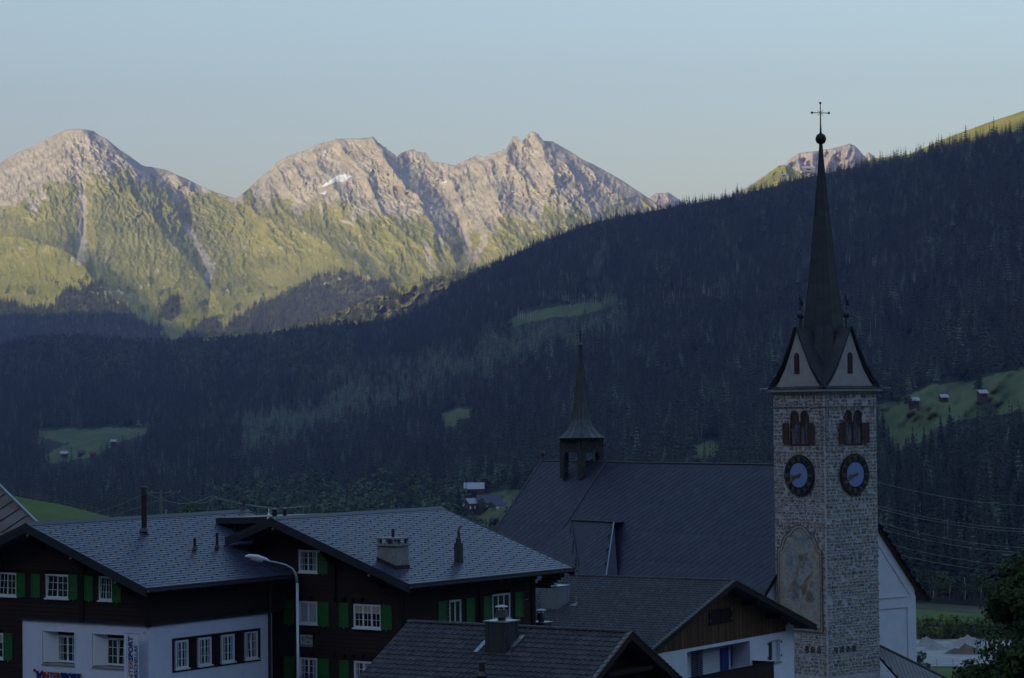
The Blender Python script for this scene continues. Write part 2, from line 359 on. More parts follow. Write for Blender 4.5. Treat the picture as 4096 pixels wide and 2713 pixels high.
m_grass=mat('grass_ground',(.055,.10,.022),.95,spec=.1,col2=(.11,.15,.045),vscale=.05,bump=.5,bscale=2,bdist=.2)
m_far=mat('far_rock',(.30,.262,.18),.95,spec=.1,col2=(.46,.40,.28),vscale=.01,bump=.8,bscale=.02,bdist=25)
ZMIN=-72.0
def project(P):
    d=np.stack([P@np.array(CR),P@np.array(CU),P@np.array(_F)],-1); return 2048+FPX*d[:,0]/d[:,2],1356.5-FPX*d[:,1]/d[:,2],d[:,2]
# ---- valley ground (one sheet out to the horizon)
def ground_z(x,y):
    x=np.asarray(x,float); y=np.asarray(y,float); d=np.hypot(x,y)
    z=np.interp(d,[0,60,120,200,330,500,800,1100,20000],[-15,-19.5,-24,-34,-46,-52,-64,-66,-66])
    z=np.where(y<0,np.interp(d,[0,100,1500,20000],[-15,-12,-5,-5]),z)
    return z+fbm(x*.01,y*.01,3)*1.2*np.clip((d-150)/400,0,1)
ang=np.radians(np.concatenate([np.linspace(-180,-20,41),np.linspace(-19,19,115),np.linspace(20,180,41)]))
rad=np.concatenate([np.linspace(0,60,5),np.geomspace(70,1500,150),np.geomspace(1700,14500,12)])
AA,RR=np.meshgrid(ang,rad); GX=np.sin(AA)*RR; GY=np.cos(AA)*RR
GP=np.stack([GX,GY,np.where(GY<0,-66+ (ground_z(GX,GY)+66)*np.clip(1-RR/5000,0,1),ground_z(GX,GY))],-1)
g=link('ground',grid_mesh('ground',GP),None,m_grass); tag(g,'green valley floor meadow stretching to the mountains','ground',kind='structure')
_aa,_rr=np.meshgrid(np.linspace(-math.pi,math.pi,73),np.linspace(8,178,40)); _x=np.sin(_aa)*_rr; _y=np.cos(_aa)*_rr
_gz=np.where(_y<0,-66+(ground_z(_x,_y)+66)*np.clip(1-_rr/5000,0,1),ground_z(_x,_y))
tag(link('bounce_paving',grid_mesh('bounce_paving',np.stack([_x,_y,_gz+.25],-1)),None,mat('grey_paving',(.14,.14,.15),.9,var=.3,vscale=.2,bump=.3,bscale=3)),'unseen grey paving added around the houses for neutral bounce light','street',kind='structure')  # grey sheet added so less green light bounces up from the grass
# ---- wooded hillside
PA,mA=build_A(); PA[...,2]=np.maximum(PA[...,2],ZMIN)
_ax,_ay,_=project(PA.reshape(-1,3))
alp_sun_mask=inpoly(MEAD['alp'],_ax,_ay+6).reshape(mA.shape).astype(float)
hs=link('hillside',grid_mesh('hillside',PA,{'meadow':mA,'alp_sun':alp_sun_mask}),None,m_hill); tag(hs,'dark wooded mountainside with small meadow clearings','hillside',kind='structure')
# ---- sunlit range
PM,aM,(mpx,mpy,mfor)=build_M(); PM[...,2]=np.maximum(PM[...,2],ZMIN)
mt=link('mountain_range',grid_mesh('mountain_range',PM,aM),None,m_mtn); tag(mt,'sunlit rocky mountain range with green lower slopes','mountains',kind='structure')
def simple_ridge(name,sk,D0,D1,yb,mats,label,n=260,rows=60,amp=90,attrs=None,x0=None,x1=None):
    xs=np.linspace(x0 if x0 is not None else sk[0][0],x1 if x1 is not None else sk[-1][0],n)[None,:].repeat(rows,0); ys=interp(sk,xs)+fbm(xs*.03,xs*0,3)*5
    t=np.linspace(0,1,rows)[:,None]; y=yb+(ys-yb)*t
    D=D1+(D0-D1)*t-(ridged(xs*.012+y*.008,y*.012-xs*.006,5)-.5)*amp*np.clip((1-t)*9+.15,0,1)
    P=at_np(xs,y,D); bk=[]
    for dd,dz in [(60,-25),(400,-260),(1100,-900)]:
        q=P[-1].copy(); h=np.hypot(q[:,0],q[:,1]); s_=(h+dd)/h; q[:,0]*=s_; q[:,1]*=s_; q[:,2]+=dz; bk.append(q)
    P=np.concatenate([P]+[b[None] for b in bk],0); P[...,2]=np.maximum(P[...,2],ZMIN)
    at2={k:np.full(P.shape[:2],v) for k,v in (attrs or {}).items()}
    o=link(name,grid_mesh(name,P,at2),None,mats); tag(o,label,'mountain',kind='structure'); return xs,y,D
simple_ridge('far_mountain',SK_E,9500,7600,1000,m_far,'pale pink sunlit rock summit behind the church spire',amp=420)
simple_ridge('far_mountain',SK_F,11500,9800,1000,m_far,'tiny far rock summit right of the pass',amp=200)
simple_ridge('green_shoulder',sc([(1650,480),(1700,458),(1735,430),(1770,407),(1800,383),(1815,382),(1840,395),(1870,410),(1960,430)]),5200,4300,900,m_mtn,'sunlit grassy shoulder below the far summit',amp=150,attrs={'rock':.22,'forest':0,'snow':0,'scrub':0})
bx_,by_,bD=simple_ridge('foothill',SK_B,5400,4700,1480,m_mtn,'sunlit wooded foothill at the mouth of the side valley',n=500,rows=110,amp=160,attrs={'rock':.12,'forest':.3,'snow':0,'scrub':.5})
# ---- unseen flanks around the village, built to keep it in shade
def flank(name,line,width,label):
    pts=[Vector(p) for p in line]; n=160; rows=24
    cum=[0]
    for i in range(len(pts)-1): cum.append(cum[-1]+(pts[i+1]-pts[i]).length)
    s=np.linspace(0,cum[-1],n); X=np.interp(s,cum,[p.x for p in pts]); Y=np.interp(s,cum,[p.y for p in pts]); H=np.interp(s,cum,[p.z for p in pts])
    tx=np.gradient(X); ty=np.gradient(Y); l=np.hypot(tx,ty); nx,ny=ty/l,-tx/l
    H=H+fbm(s*.004,s*0,3)*12
    u=np.linspace(-1,1,2*rows+1)[:,None]; z=np.maximum(ZMIN,-66+(H[None]+66)*(1-np.abs(u))**1.08+fbm(X[None]*.002+u*3,Y[None]*.002+u*2,4)*60*(1-np.abs(u))*np.abs(u)*3)
    P=np.stack([X[None]+nx[None]*u*width,Y[None]+ny[None]*u*width,z],-1)
    o=link(name,grid_mesh(name,P,{'meadow':np.full(P.shape[:2],.3),'alp_sun':np.zeros(P.shape[:2])}),None,m_hill); tag(o,label,'mountain',kind='structure')
# crest height of the left flank follows from where its shadow ends on the slopes in view
_tp=[(4096,532,2950),(3640,618,3060),(3450,640,3150),(2700,735,3500),(2000,960,3850),(0,1185,6750),(450,1225,6700),(800,1310,6500),(1300,1320,4700)]
_ln=[]
for _x,_y,_D in _tp:
    _p=at(_x,_y,_D); _k=(-2900-_p.x)/SUN_DIR.x; _ln.append((-2900,_p.y+SUN_DIR.y*_k,_p.z+SUN_DIR.z*_k))
_ln.sort(key=lambda p:p[1]); print('crest',[tuple(round(v) for v in p) for p in _ln])
flank('shade_flank',[(-2600,-8000,1300),(-2800,-4000,1400),(-2900,_ln[0][1]-900,_ln[0][2]+200)]+_ln+[(-2900,_ln[-1][1]+1200,_ln[-1][2]-320),(-2900,_ln[-1][1]+2600,-60)],1450,'high mountain flank left of the village')
flank('shade_flank',[(-1900,-900,650),(-1800,-1250,1050),(-1550,-1850,1500),(-950,-2500,1750),(300,-2900,1650),(1800,-3000,1400)],1250,'unseen mountain spur added behind the village to hide the sun glow')  # added spur, screens the village from the glow around the sun
flank('shade_flank',[(-1500,-7500,1300),(1500,-6000,1300),(4500,-4000,1500),(5200,-500,1500),(4600,2500,1100),(4000,4500,900)],2400,'unseen mountain flank added behind the viewpoint to cut sky light')  # added out of view to lower the sky light on the village
# unseen slope behind the viewpoint, added and sized to block sky light
_xs=np.linspace(-2300,3600,90)[None,:].repeat(40,0); _t=np.linspace(0,1,40)[:,None]; _ys=-25-1500*_t-np.abs(_xs)*.12
_P=np.stack([_xs,_ys+_xs*0,-14+520*_t**.92+fbm(_xs*.003,_ys*.003,4)*70*_t],-1); _P=np.concatenate([_P[:1]+np.array([0,12,-25]),_P,_P[-1:]+np.array([0,-900,-60]),_P[-1:]+np.array([0,-1800,-540])],0); _P[...,2]=np.maximum(_P[...,2],ZMIN)
tag(link('shade_flank',grid_mesh('shade_flank',_P,{'meadow':np.full(_P.shape[:2],.3),'alp_sun':np.zeros(_P.shape[:2])}),None,m_hill),'unseen slope added behind the viewpoint to block sky light','mountain',kind='structure')
# ---- hill meadow behind the first house
hk=sc([(-160,1095),(-60,1120),(20,1143),(60,1152),(150,1168),(220,1186),(260,1196),(330,1215),(420,1250)])
xs=np.linspace(hk[0][0]-200,hk[-1][0],90)[None,:].repeat(30,0); ys=interp(hk,xs); t=np.linspace(0,1,30)[:,None]
y=2300+(ys-2300)*t; P=at_np(xs,y,260+90*t); P=np.concatenate([P[:1]+np.array([0,0,-14]),P,P[-1:]+np.array([0,25,-8]),P[-1:]+np.array([0,80,-40])],0); P[...,2]=np.maximum(P[...,2],-70)
o=link('meadow_hill',grid_mesh('meadow_hill',P),None,m_grass); tag(o,'green grassy knoll behind the left chalet roof','meadow',kind='structure')
# ================================================================== trees
def leafmat(name,c1,c2,val=.35):
    m=mat(name,c1,.8,spec=.15,objrand=val)
    N=m.node_tree.nodes; L=m.node_tree.links; hs=[n for n in N if n.type=='HUE_SAT'][0]
    oi=[n for n in N if n.type=='OBJECT_INFO'][0]; mx=N.new('ShaderNodeMix'); mx.data_type='RGBA'
    mm=N.new('ShaderNodeMath'); mm.operation='MULTIPLY'; mm.inputs[1].default_value=7.31; fr=N.new('ShaderNodeMath'); fr.operation='FRACT'
    L.new(oi.outputs['Random'],mm.inputs[0]); L.new(mm.outputs[0],fr.inputs[0]); L.new(fr.outputs[0],mx.inputs[0])
    mx.inputs[6].default_value=(*c1,1); mx.inputs[7].default_value=(*c2,1); L.new(mx.outputs[2],hs.inputs['Color']); return m
m_bark=mat('bark',(.10,.075,.055),.9,var=.3,vscale=4); m_pale=mat('pale_trunk',(.42,.38,.33),.9,var=.2,vscale=2)
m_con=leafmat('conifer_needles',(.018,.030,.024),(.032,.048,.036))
m_dec=leafmat('broadleaf_leaves',(.050,.082,.042),(.082,.12,.060))
m_larch=leafmat('young_larch_needles',(.095,.145,.105),(.15,.21,.14))
def conifer_mesh(name,h,r,rows,per,seed,leaf,droop=.35):
    rd=random.Random(seed); b=MB(); b.tube([(0,0,0),(0,0,h*.5),(0,0,h*.97)],[h*.014,h*.009,h*.002],5,1,False)
    for i in range(rows):
        t=(i+.5)/rows; z=h*(.10+.88*t); rr=r*(1-t)**.85*(.8+.4*rd.random())+r*.04
        for k in range(per):
            if rd.random()<.08: continue
            a=2*math.pi*(k+rd.random()*.8)/per+i*1.3; l=rr*(.65+.5*rd.random()); wd=(.30+.25*rd.random())*l+.12*r
            d=Vector((math.cos(a),math.sin(a),0)); s_=Vector((-d.y,d.x,0)); zz=z+rd.uniform(-.02,.02)*h
            tip=d*l+Vector((0,0,zz-l*droop)); mid=d*l*.6+Vector((0,0,zz-l*droop*.25)); c=Vector((0,0,zz+l*.14))
            b.add([c,mid+s_*wd*.6-Vector((0,0,l*.2)),tip,mid-s_*wd*.6-Vector((0,0,l*.2)),mid+Vector((0,0,l*.06))],[(0,1,4),(1,2,4),(2,3,4),(3,0,4)],0)
    b.tube([(0,0,h*.9),(0,0,h)],[r*.07,r*.01],4,0,False)
    return b.mesh(name,[leaf,m_bark])
def broad_mesh(name,h,r,n,seed,leaf,ls=.5):
    rd=random.Random(seed); b=MB(); b.tube([(0,0,0),(0,0,h*.5)],[h*.025,h*.015],5,1,False)
    cl=[(Vector((rd.gauss(0,.42)*r,rd.gauss(0,.42)*r,h*(.42+.45*rd.random()))),r*(.35+.25*rd.random())) for _ in range(9)]
    for i in range(n):
        c,cr=cl[i%9]; v=Vector((rd.gauss(0,1),rd.gauss(0,1),rd.gauss(0,1))).normalized()*cr*(.75+.3*rd.random()); p=c+v
        nrm=(v.normalized()+Vector((rd.gauss(0,.4),rd.gauss(0,.4),rd.gauss(0,.4)+.3))).normalized(); x=nrm.orthogonal().normalized(); x.rotate(Quaternion(nrm,rd.random()*6)); y=nrm.cross(x); s_=ls*(.6+.8*rd.random())
        b.add([p-x*s_,p-y*s_*.7,p+x*s_,p+y*s_*.7+nrm*s_*.3],[(0,1,2,3)],0)
    return b.mesh(name,[leaf,m_bark])
def trunk_mesh(h):
    b=MB(); b.tube([(0,0,0),(0,0,h)],[.16,.07],5,0); return b.mesh('trunk',m_pale)
FAR_CON=[conifer_mesh('conifer',17,2.9+.4*k,9,6,k,m_con) for k in range(3)]
FAR_DEC=[broad_mesh('broadleaf',11,4.2,150,k+9,m_dec,.95) for k in range(2)]
FAR_LAR=[conifer_mesh('larch',13,2.8,8,6,k+20,m_larch,.1) for k in range(2)]
m_con2=leafmat('pale_spruce_needles',(.034,.050,.042),(.055,.075,.060)); PALE_CON=[conifer_mesh('pale_spruce',15,3.0+.4*k,8,6,k+80,m_con2) for k in range(2)]
NEAR_CON=[conifer_mesh('conifer_near',18,2.9+.35*k,22,9,k+40,m_con) for k in range(3)]
def scatter(name,protos,P,scl,label,cat,idx=None):
    """one object of kind stuff: geometry nodes put a copy of one of the trees on every point"""
    n=len(P); me=bpy.data.meshes.new(name); me.vertices.add(n); me.vertices.foreach_set('co',np.asarray(P,np.float32).reshape(-1))
    rs=RS
    for k,a in (('scl',scl),('rot',rs.uniform(0,6.28,n))):
        x=me.attributes.new(k,'FLOAT','POINT'); x.data.foreach_set('value',np.asarray(a,np.float32))
    ii=me.attributes.new('idx','INT','POINT'); ii.data.foreach_set('value',(rs.randint(0,len(protos),n) if idx is None else idx).astype(np.int32))
    o=link(name,me)
    coll=bpy.data.collections.new(name+'_kinds')
    for j,p in enumerate(protos):
        q=bpy.data.objects.new('%s_kind_%d'%(name,j),p); coll.objects.link(q)
    ng=bpy.data.node_groups.new(name+'_scatter','GeometryNodeTree'); ng.interface.new_socket('Geometry',in_out='INPUT',socket_type='NodeSocketGeometry'); ng.interface.new_socket('Geometry',in_out='OUTPUT',socket_type='NodeSocketGeometry')
    N=ng.nodes; L=ng.links; gi=N.new('NodeGroupInput'); go=N.new('NodeGroupOutput'); ip=N.new('GeometryNodeInstanceOnPoints'); ci=N.new('GeometryNodeCollectionInfo')
    ci.inputs[0].default_value=coll; ci.inputs[1].default_value=True; ci.inputs[2].default_value=True; ip.inputs['Pick Instance'].default_value=True
    def at_(nm,t='FLOAT'):
        a=N.new('GeometryNodeInputNamedAttribute'); a.data_type=t; a.inputs[0].default_value=nm; return a.outputs[0]
    cx=N.new('ShaderNodeCombineXYZ'); L.new(at_('rot'),cx.inputs[2]); L.new(cx.outputs[0],ip.inputs['Rotation']); L.new(at_('scl'),ip.inputs['Scale']); L.new(at_('idx','INT'),ip.inputs['Instance Index'])
    L.new(gi.outputs[0],ip.inputs['Points']); L.new(ci.outputs[0],ip.inputs['Instance']); L.new(ip.outputs[0],go.inputs[0])
    md=o.modifiers.new('scatter','NODES'); md.node_group=ng
    return tag(o,label,cat,kind='stuff')
# points on the wooded slope: sampled over true ground area
def sample_grid(P,dens,attr=None):
    """random points on a grid surface (n,m,3) with density per square metre given per cell (array) -> pts, fractional grid coords"""
    a=P[:-1,:-1]; bq=P[:-1,1:]; c=P[1:,:-1]; ar=np.linalg.norm(np.cross(bq-a,c-a),axis=-1)
    w_=(ar*dens).ravel(); n=int(w_.sum()); i=RS.choice(len(w_),n,p=w_/w_.sum()); r_,c_=np.divmod(i,P.shape[1]-1)
    u=RS.rand(n)[:,None]; v=RS.rand(n)[:,None]
    p=P[r_,c_]*(1-u)*(1-v)+P[r_,c_+1]*u*(1-v)+P[r_+1,c_]*(1-u)*v+P[r_+1,c_+1]*u*v
    return p,r_+v[:,0],c_+u[:,0]
def project(P):
    d=np.stack([P@np.array(CR),P@np.array(CU),P@np.array(_F)],-1); return 2048+FPX*d[:,0]/d[:,2],1356.5-FPX*d[:,1]/d[:,2],d[:,2]
Pc=(PA[:-1,:-1]); cx_,cy_,cz_=project(Pc.reshape(-1,3)); cx_=cx_.reshape(Pc.shape[:2]); cy_=cy_.reshape(Pc.shape[:2])
nA=fbm(cx_*.004,cy_*.004,4)
inm=mA[:-1,:-1]
dens=1/52.*(1+.5*nA)*(1-inm); dens=dens*np.where((cx_<-350)|(cx_>4500),.15,1)
dens[0]=0
# open patches near the tree line
P0,r0,c0=sample_grid(PA[:231],dens[:230])
px0,py0,_=project(P0)
meadows=np.zeros(len(P0),bool)
_d0=np.hypot(P0[:,0],P0[:,1]); _hp=15e4/_d0
for k,pl in MEAD.items():
    if k in('lane','lane2','strip2','strip'): meadows|=inpoly(pl,px0,py0)&(np.random.RandomState(2).rand(len(px0))<.72); continue
    meadows|=inpoly(pl,px0,py0+8)
    if k!='alp': meadows|=inpoly(pl,px0,py0-.55*_hp)|inpoly(pl,px0,py0-.9*_hp)
P0=P0[~meadows]; px0=px0[~meadows]; py0=py0[~meadows]
nn=fbm(px0*.006,py0*.006,4); x2=px0/K; y2=py0/K
band=np.clip(1-np.abs((y2-(1010-(x2-600)*.34))+nn*60)/75,0,1)*(x2>560)*(x2<1450)*(y2>700)
lefth=np.clip((900-y2)/60,0,1)*(x2<820)*np.clip((y2-765)/20,0,1)
low=np.clip((y2-1120)/50,0,1)*(x2>500)*(x2<1210)
pl_=np.clip(band*.95+lefth*.5*(.5+nn*1.2)+.10+nn*.38,0,.9); pd_=np.clip(low*.75+lefth*.3,0,.9)
rr=RS.rand(len(P0)); isd=rr<pd_; isl=(~isd)&(RS.rand(len(P0))<pl_)
kind=np.where(isd,3+RS.randint(0,2,len(P0)),np.where(isl,5+RS.randint(0,2,len(P0)),RS.randint(0,3,len(P0))))
n3=fbm(px0*.011+5,py0*.016,4); pal=(kind<3)&(RS.rand(len(P0))<np.clip(.12+n3*1.6,.02,.8)); kind=np.where(pal,7+RS.randint(0,2,len(P0)),kind)
dist=np.hypot(P0[:,0],P0[:,1]); 
scl=(RS.normal(1,.26,len(P0)).clip(.45,1.65))*(1+.35*n3)*np.interp(dist,[900,1600,3000,4700],[.95,1.0,.85,.9])*np.where(py0<interp(SK_A,px0)+25,.75,1)
# single countable trees: the largest in view
fr=(px0>3500)&(px0<4120)&(py0<2390)&(py0>1500); fr|=(px0>1800)&(px0<2080)&(py0>2000)
size=scl/dist*fr*(py0<2420); order=np.argsort(-size)[:290]
keep=np.ones(len(P0),bool); keep[order]=False
scatter('forest',FAR_CON+FAR_DEC+FAR_LAR+PALE_CON,P0[keep],scl[keep],'dense dark conifer forest covering the whole mountainside','forest',kind[keep])
for i in order:
    pr=NEAR_CON[int(kind[i])%3] if kind[i]<3 else (FAR_DEC[0] if kind[i]<5 else (FAR_LAR[0] if kind[i]<7 else PALE_CON[0])); con=kind[i]!=3 and kind[i]!=4
    o=link('conifer_tree' if con else 'broadleaf_tree',pr); o.location=Vector(P0[i]); o.rotation_euler=(0,0,RS.rand()*6.28); s_=float(scl[i]); o.scale=(s_,s_,s_*float(RS.uniform(.9,1.15)))
    if con: tag(o,'dark conifer in the dense woods right of the church tower','conifer','conifers in the near woods right of the tower')
    else: tag(o,'rounded broadleaf tree in the woods right of the church tower','tree','broadleaf trees in the near woods right of the tower')
# pale bare trunks along the upper edges of the clearings
TR=[]
for (x0,x1,y0,y1,n) in [(1140,1240,720,748,26),(1240,1400,690,712,34),(1590,1640,665,690,14),(1000,1140,745,760,8),(1940,2080,610,622,16),(1740,1800,690,700,10),(1480,1580,690,706,10),(1700,1720,620,640,4),(1180,1700,640,720,26),(1050,1900,640,700,10),(1600,1620,990,1010,4),(1900,2300,560,800,12),(2040,2200,1100,1400,8)]:
    for _ in range(n):
        t=random.random(); x=(x0+(x1-x0)*t)*K; y=(y0+(y1-y0)*t if abs(y1-y0)<40 and x1-x0<200 else random.uniform(y0,y1))*K
        x+=random.uniform(-4,4); D=float(A_D(np.array([x]),np.array([y]))[0]); TR.append(at(x,y-random.uniform(0,8),D-22))
TR=np.array([tuple(v) for v in TR]); scatter('bare_trunks',[trunk_mesh(10),trunk_mesh(14)],TR,RS.uniform(.6,1.15,len(TR)),'thin pale bare trunks at the edges of the forest clearings','tree trunks')
# woods on the sunlit range
cp=PM[:-1,:-1]; ff=aM['forest'][:-1,:-1]; P1,r1,c1=sample_grid(PM[:331],(ff*1/90.)[:330]); 
BP=at_np(bx_,by_,bD); xx=bx_/K; yy=by_/K; nb=fbm(xx*.03,yy*.05,4)
P2,_,_=sample_grid(BP,np.clip(.5+nb*3.0,0,1)[:-1,:-1]/75.*((xx>640)[:-1,:-1]))
m_lit=leafmat('lit_conifer_needles',(.05,.062,.030),(.085,.095,.042)); LIT_CON=[conifer_mesh('lit_conifer',17,2.9+.4*k,9,6,k+60,m_lit) for k in range(3)]  # paler needles: sunlight on the far woods is put into the colour
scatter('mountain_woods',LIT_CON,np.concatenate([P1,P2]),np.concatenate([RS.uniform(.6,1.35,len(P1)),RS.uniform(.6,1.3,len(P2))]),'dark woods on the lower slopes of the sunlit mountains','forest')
print('trees',len(P0),len(P1),len(P2))
# ---- haze
hz=MB().box(-15500,15500,-15500,15500,ZMIN-3,2050); hm=bpy.data.materials.new('haze_air'); hm.use_nodes=True; N=hm.node_tree.nodes; N.clear()
pv=N.new('ShaderNodeVolumePrincipled'); pv.inputs['Color'].default_value=(.44,.47,1,1); pv.inputs['Density'].default_value=6.3e-5; pv.inputs['Anisotropy'].default_value=.2
mo=N.new('ShaderNodeOutputMaterial'); hm.node_tree.links.new(pv.outputs[0],mo.inputs['Volume'])
hz.build('haze',hm,label='thin blue evening haze filling the valley',cat='haze',kind='stuff')
# ================================================================== building kit
def tint_mat(name, cols, rough=.7, spec=.3, noise=.25, nscale=6, bump=.3, bscale=25, bdist=.02, metal=0):
    """colour picked per piece (vertex attribute 'tint' for joined pieces, object random for single ones)"""
    m=bpy.data.materials.new(name); m.use_nodes=True; N=m.node_tree.nodes; L=m.node_tree.links; b=N['Principled BSDF']
    b.inputs['Roughness'].default_value=rough; b.inputs['Specular IOR Level'].default_value=spec; b.inputs['Metallic'].default_value=metal
    at_=N.new('ShaderNodeAttribute'); at_.attribute_name='tint'; oi=N.new('ShaderNodeObjectInfo')
    ad=N.new('ShaderNodeMath'); ad.operation='ADD'; L.new(at_.outputs['Fac'],ad.inputs[0]); L.new(oi.outputs['Random'],ad.inputs[1])
    fr=N.new('ShaderNodeMath'); fr.operation='FRACT'; L.new(ad.outputs[0],fr.inputs[0])
    r=N.new('ShaderNodeValToRGB'); e=r.color_ramp.elements
    while len(e)<len(cols): e.new(.5)
    for i,c in enumerate(cols): e[i].position=i/(len(cols)-1) if len(cols)>1 else 0; e[i].color=(*c,1)
    L.new(fr.outputs[0],r.inputs[0]); tc=N.new('ShaderNodeTexCoord')
    n=N.new('ShaderNodeTexNoise'); n.inputs['Scale'].default_value=nscale; n.inputs['Detail'].default_value=6; n.inputs['Roughness'].default_value=.7; L.new(tc.outputs['Object'],n.inputs[0])
    mr=N.new('ShaderNodeMapRange'); mr.inputs[1].default_value=.3; mr.inputs[2].default_value=.7; mr.inputs[3].default_value=1-noise; mr.inputs[4].default_value=1+noise; L.new(n.outputs[0],mr.inputs[0])
    hs=N.new('ShaderNodeHueSaturation'); L.new(r.outputs[0],hs.inputs['Color']); L.new(mr.outputs[0],hs.inputs['Value']); L.new(hs.outputs[0],b.inputs['Base Color'])
    if bump:
        n2=N.new('ShaderNodeTexNoise'); n2.inputs['Scale'].default_value=bscale; n2.inputs['Detail'].default_value=6; L.new(tc.outputs['Object'],n2.inputs[0])
        bp=N.new('ShaderNodeBump'); bp.inputs['Strength'].default_value=bump; bp.inputs['Distance'].default_value=bdist; L.new(n2.outputs[0],bp.inputs['Height']); L.new(bp.outputs[0],b.inputs['Normal'])
    return m
M_wood=tint_mat('dark_weathered_timber',[(.018,.009,.007),(.030,.015,.011),(.024,.012,.009)],.75,.25,.35,9)
M_woodb=mat('dark_timber_beam',(.016,.010,.009),.8,spec=.2,var=.3,vscale=6)
M_brown=tint_mat('brown_vertical_board',[(.055,.027,.013),(.13,.064,.026),(.08,.040,.018),(.19,.10,.042)],.7,.25,.35,5)
M_fascia=mat('anthracite_fascia_metal',(.035,.037,.045),.45,metal=.3,spec=.5)
M_slate=tint_mat('grey_fibre_slate',[(.032,.034,.066),(.052,.055,.096),(.041,.044,.080),(.061,.064,.105)],.42,.5,.12,4,.15,30,.01)
M_slate_d=tint_mat('dark_church_slate',[(.014,.015,.034),(.025,.026,.056),(.019,.020,.043),(.032,.033,.064)],.5,.45,.25,2,.3,20,.015)
M_tile=tint_mat('dark_concrete_tile',[(.034,.030,.036),(.056,.048,.056),(.044,.040,.047),(.075,.066,.074)],.65,.4,.35,5,.5,40,.02)
M_under=mat('roof_underlay',(.02,.02,.022),.9)
M_white=mat('white_plaster',(.75,.74,.84),.9,spec=.2,var=.07,vscale=.9,bump=.25,bscale=60,bdist=.01)
M_greyplaster=mat('grey_white_plaster',(.68,.68,.80),.9,spec=.2,var=.06,vscale=1.2,bump=.25,bscale=70,bdist=.01)
M_frame=mat('white_window_frame',(.72,.74,.77),.45,spec=.4)
M_shutter=mat('green_shutter_paint',(.012,.115,.022),.55,spec=.4,var=.12,vscale=3)
M_shutter_red=mat('oxblood_shutter_paint',(.075,.032,.030),.7,spec=.3,var=.2,vscale=5)
M_glass=mat('dark_window_glass',(.012,.016,.022),.06,spec=.8)
M_curtain=mat('pale_curtain',(.36,.37,.40),.9)
M_cream=mat('cream_blind',(.42,.38,.26),.9)
M_blue=mat('royal_blue_paint',(.03,.06,.33),.5)
M_metal=mat('galvanised_metal',(.34,.36,.40),.42,metal=.55,spec=.5,var=.12,vscale=3)
M_metald=mat('dark_sheet_metal',(.065,.06,.065),.5,metal=.4,spec=.5,var=.25,vscale=4)
M_pipe=mat('brown_flue_metal',(.055,.038,.038),.5,metal=.4,var=.25,vscale=3)
M_conc=mat('weathered_concrete',(.26,.26,.25),.9,var=.3,vscale=5,bump=.4,bscale=30)
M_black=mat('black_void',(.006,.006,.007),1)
class Frame:
    """building frame: local x recedes right, local y recedes left, z is world height"""
    def __init__(s,q,D,az,zb):
        s.O=at(q[0],q[1],D); a=math.radians(az); s.ex=Vector((math.sin(a),math.cos(a),0)); s.ey=Vector((-math.cos(a),math.sin(a),0)); s.zb=zb
        s.rot=math.atan2(s.ex.y,s.ex.x); s.T=Matrix.Translation((0,0,-zb)); s.Oh=Vector((s.O.x,s.O.y,0))
    def root(s,name,label,cat,group=None):
        e=empty(name,(s.O.x,s.O.y,s.zb),label,cat,group); e.rotation_euler=(0,0,s.rot); return e
    def hx(s,q,x0=0):
        d=ray(*q); P=d*((x0+s.Oh.dot(s.ex))/d.dot(s.ex)); return (P-s.Oh).dot(s.ey),P.z
    def hy(s,q,y0=0):
        d=ray(*q); P=d*((y0+s.Oh.dot(s.ey))/d.dot(s.ey)); return (P-s.Oh).dot(s.ex),P.z
    def hp(s,q,p0,n):
        """hit of a photo ray with the local plane through p0 with normal n -> local point"""
        d=ray(*q); dl=Vector((d.dot(s.ex),d.dot(s.ey),d.z)); o=Vector((-s.Oh.dot(s.ex),-s.Oh.dot(s.ey),0)); n=Vector(n)
        return o+dl*((Vector(p0)-o).dot(n)/dl.dot(n))
    def at_d(s,q,D):
        P=at(q[0],q[1],D); v=P-s.Oh; return Vector((v.dot(s.ex),v.dot(s.ey),P.z))
    def mb(s): return MB(s.T)
    def wall(s,side,off=0.0):
        """MB whose coordinates are (u along the wall, outward, z)"""
        if side=='x': W=Matrix(((0,-1,0,off),(1,0,0,0),(0,0,1,-s.zb),(0,0,0,1)))
        else: W=Matrix(((1,0,0,0),(0,-1,0,off),(0,0,1,-s.zb),(0,0,0,1)))
        return MB(W)
def pieces(name,tmpl,mats_,parent,mat_,rank=None,most=300,stuff=None,T=None,label=None):
    """lay copies of a template piece: the first `most` by rank as objects sharing one mesh, the rest joined as stuff"""
    verts,faces=tmpl; n=len(mats_)
    if not n: return
    order=sorted(range(n),key=lambda i:-(rank[i] if rank else 0)) if rank else list(range(n))
    me=bpy.data.meshes.new(name); me.from_pydata(verts,[],faces); me.materials.append(mat_); me.update()
    T=T or Matrix()
    for i in order[:most]:
        o=bpy.data.objects.new(name,me); COL.objects.link(o); o.parent=parent; o.matrix_local=T@mats_[i]
        if label: o['label']=label
    rest=order[most:]
    if rest:
        V=np.array(verts); V4=np.concatenate([V,np.ones((len(V),1))],1); A=np.array([np.array(T@mats_[i]) for i in rest])
        P=np.einsum('nij,kj->nki',A,V4)[...,:3].reshape(-1,3); F=[tuple(v+k*len(V) for v in f) for k in range(len(rest)) for f in faces]
        m2=bpy.data.meshes.new(stuff or name+'_field'); m2.from_pydata(P.tolist(),[],F); m2.materials.append(mat_)
        a=m2.attributes.new('tint','FLOAT','POINT'); a.data.foreach_set('value',np.repeat(np.random.RandomState(n).rand(len(rest)),len(V)).astype(np.float32)); m2.update()
        o=link(stuff or name+'_field',m2,parent); o['kind']='stuff'
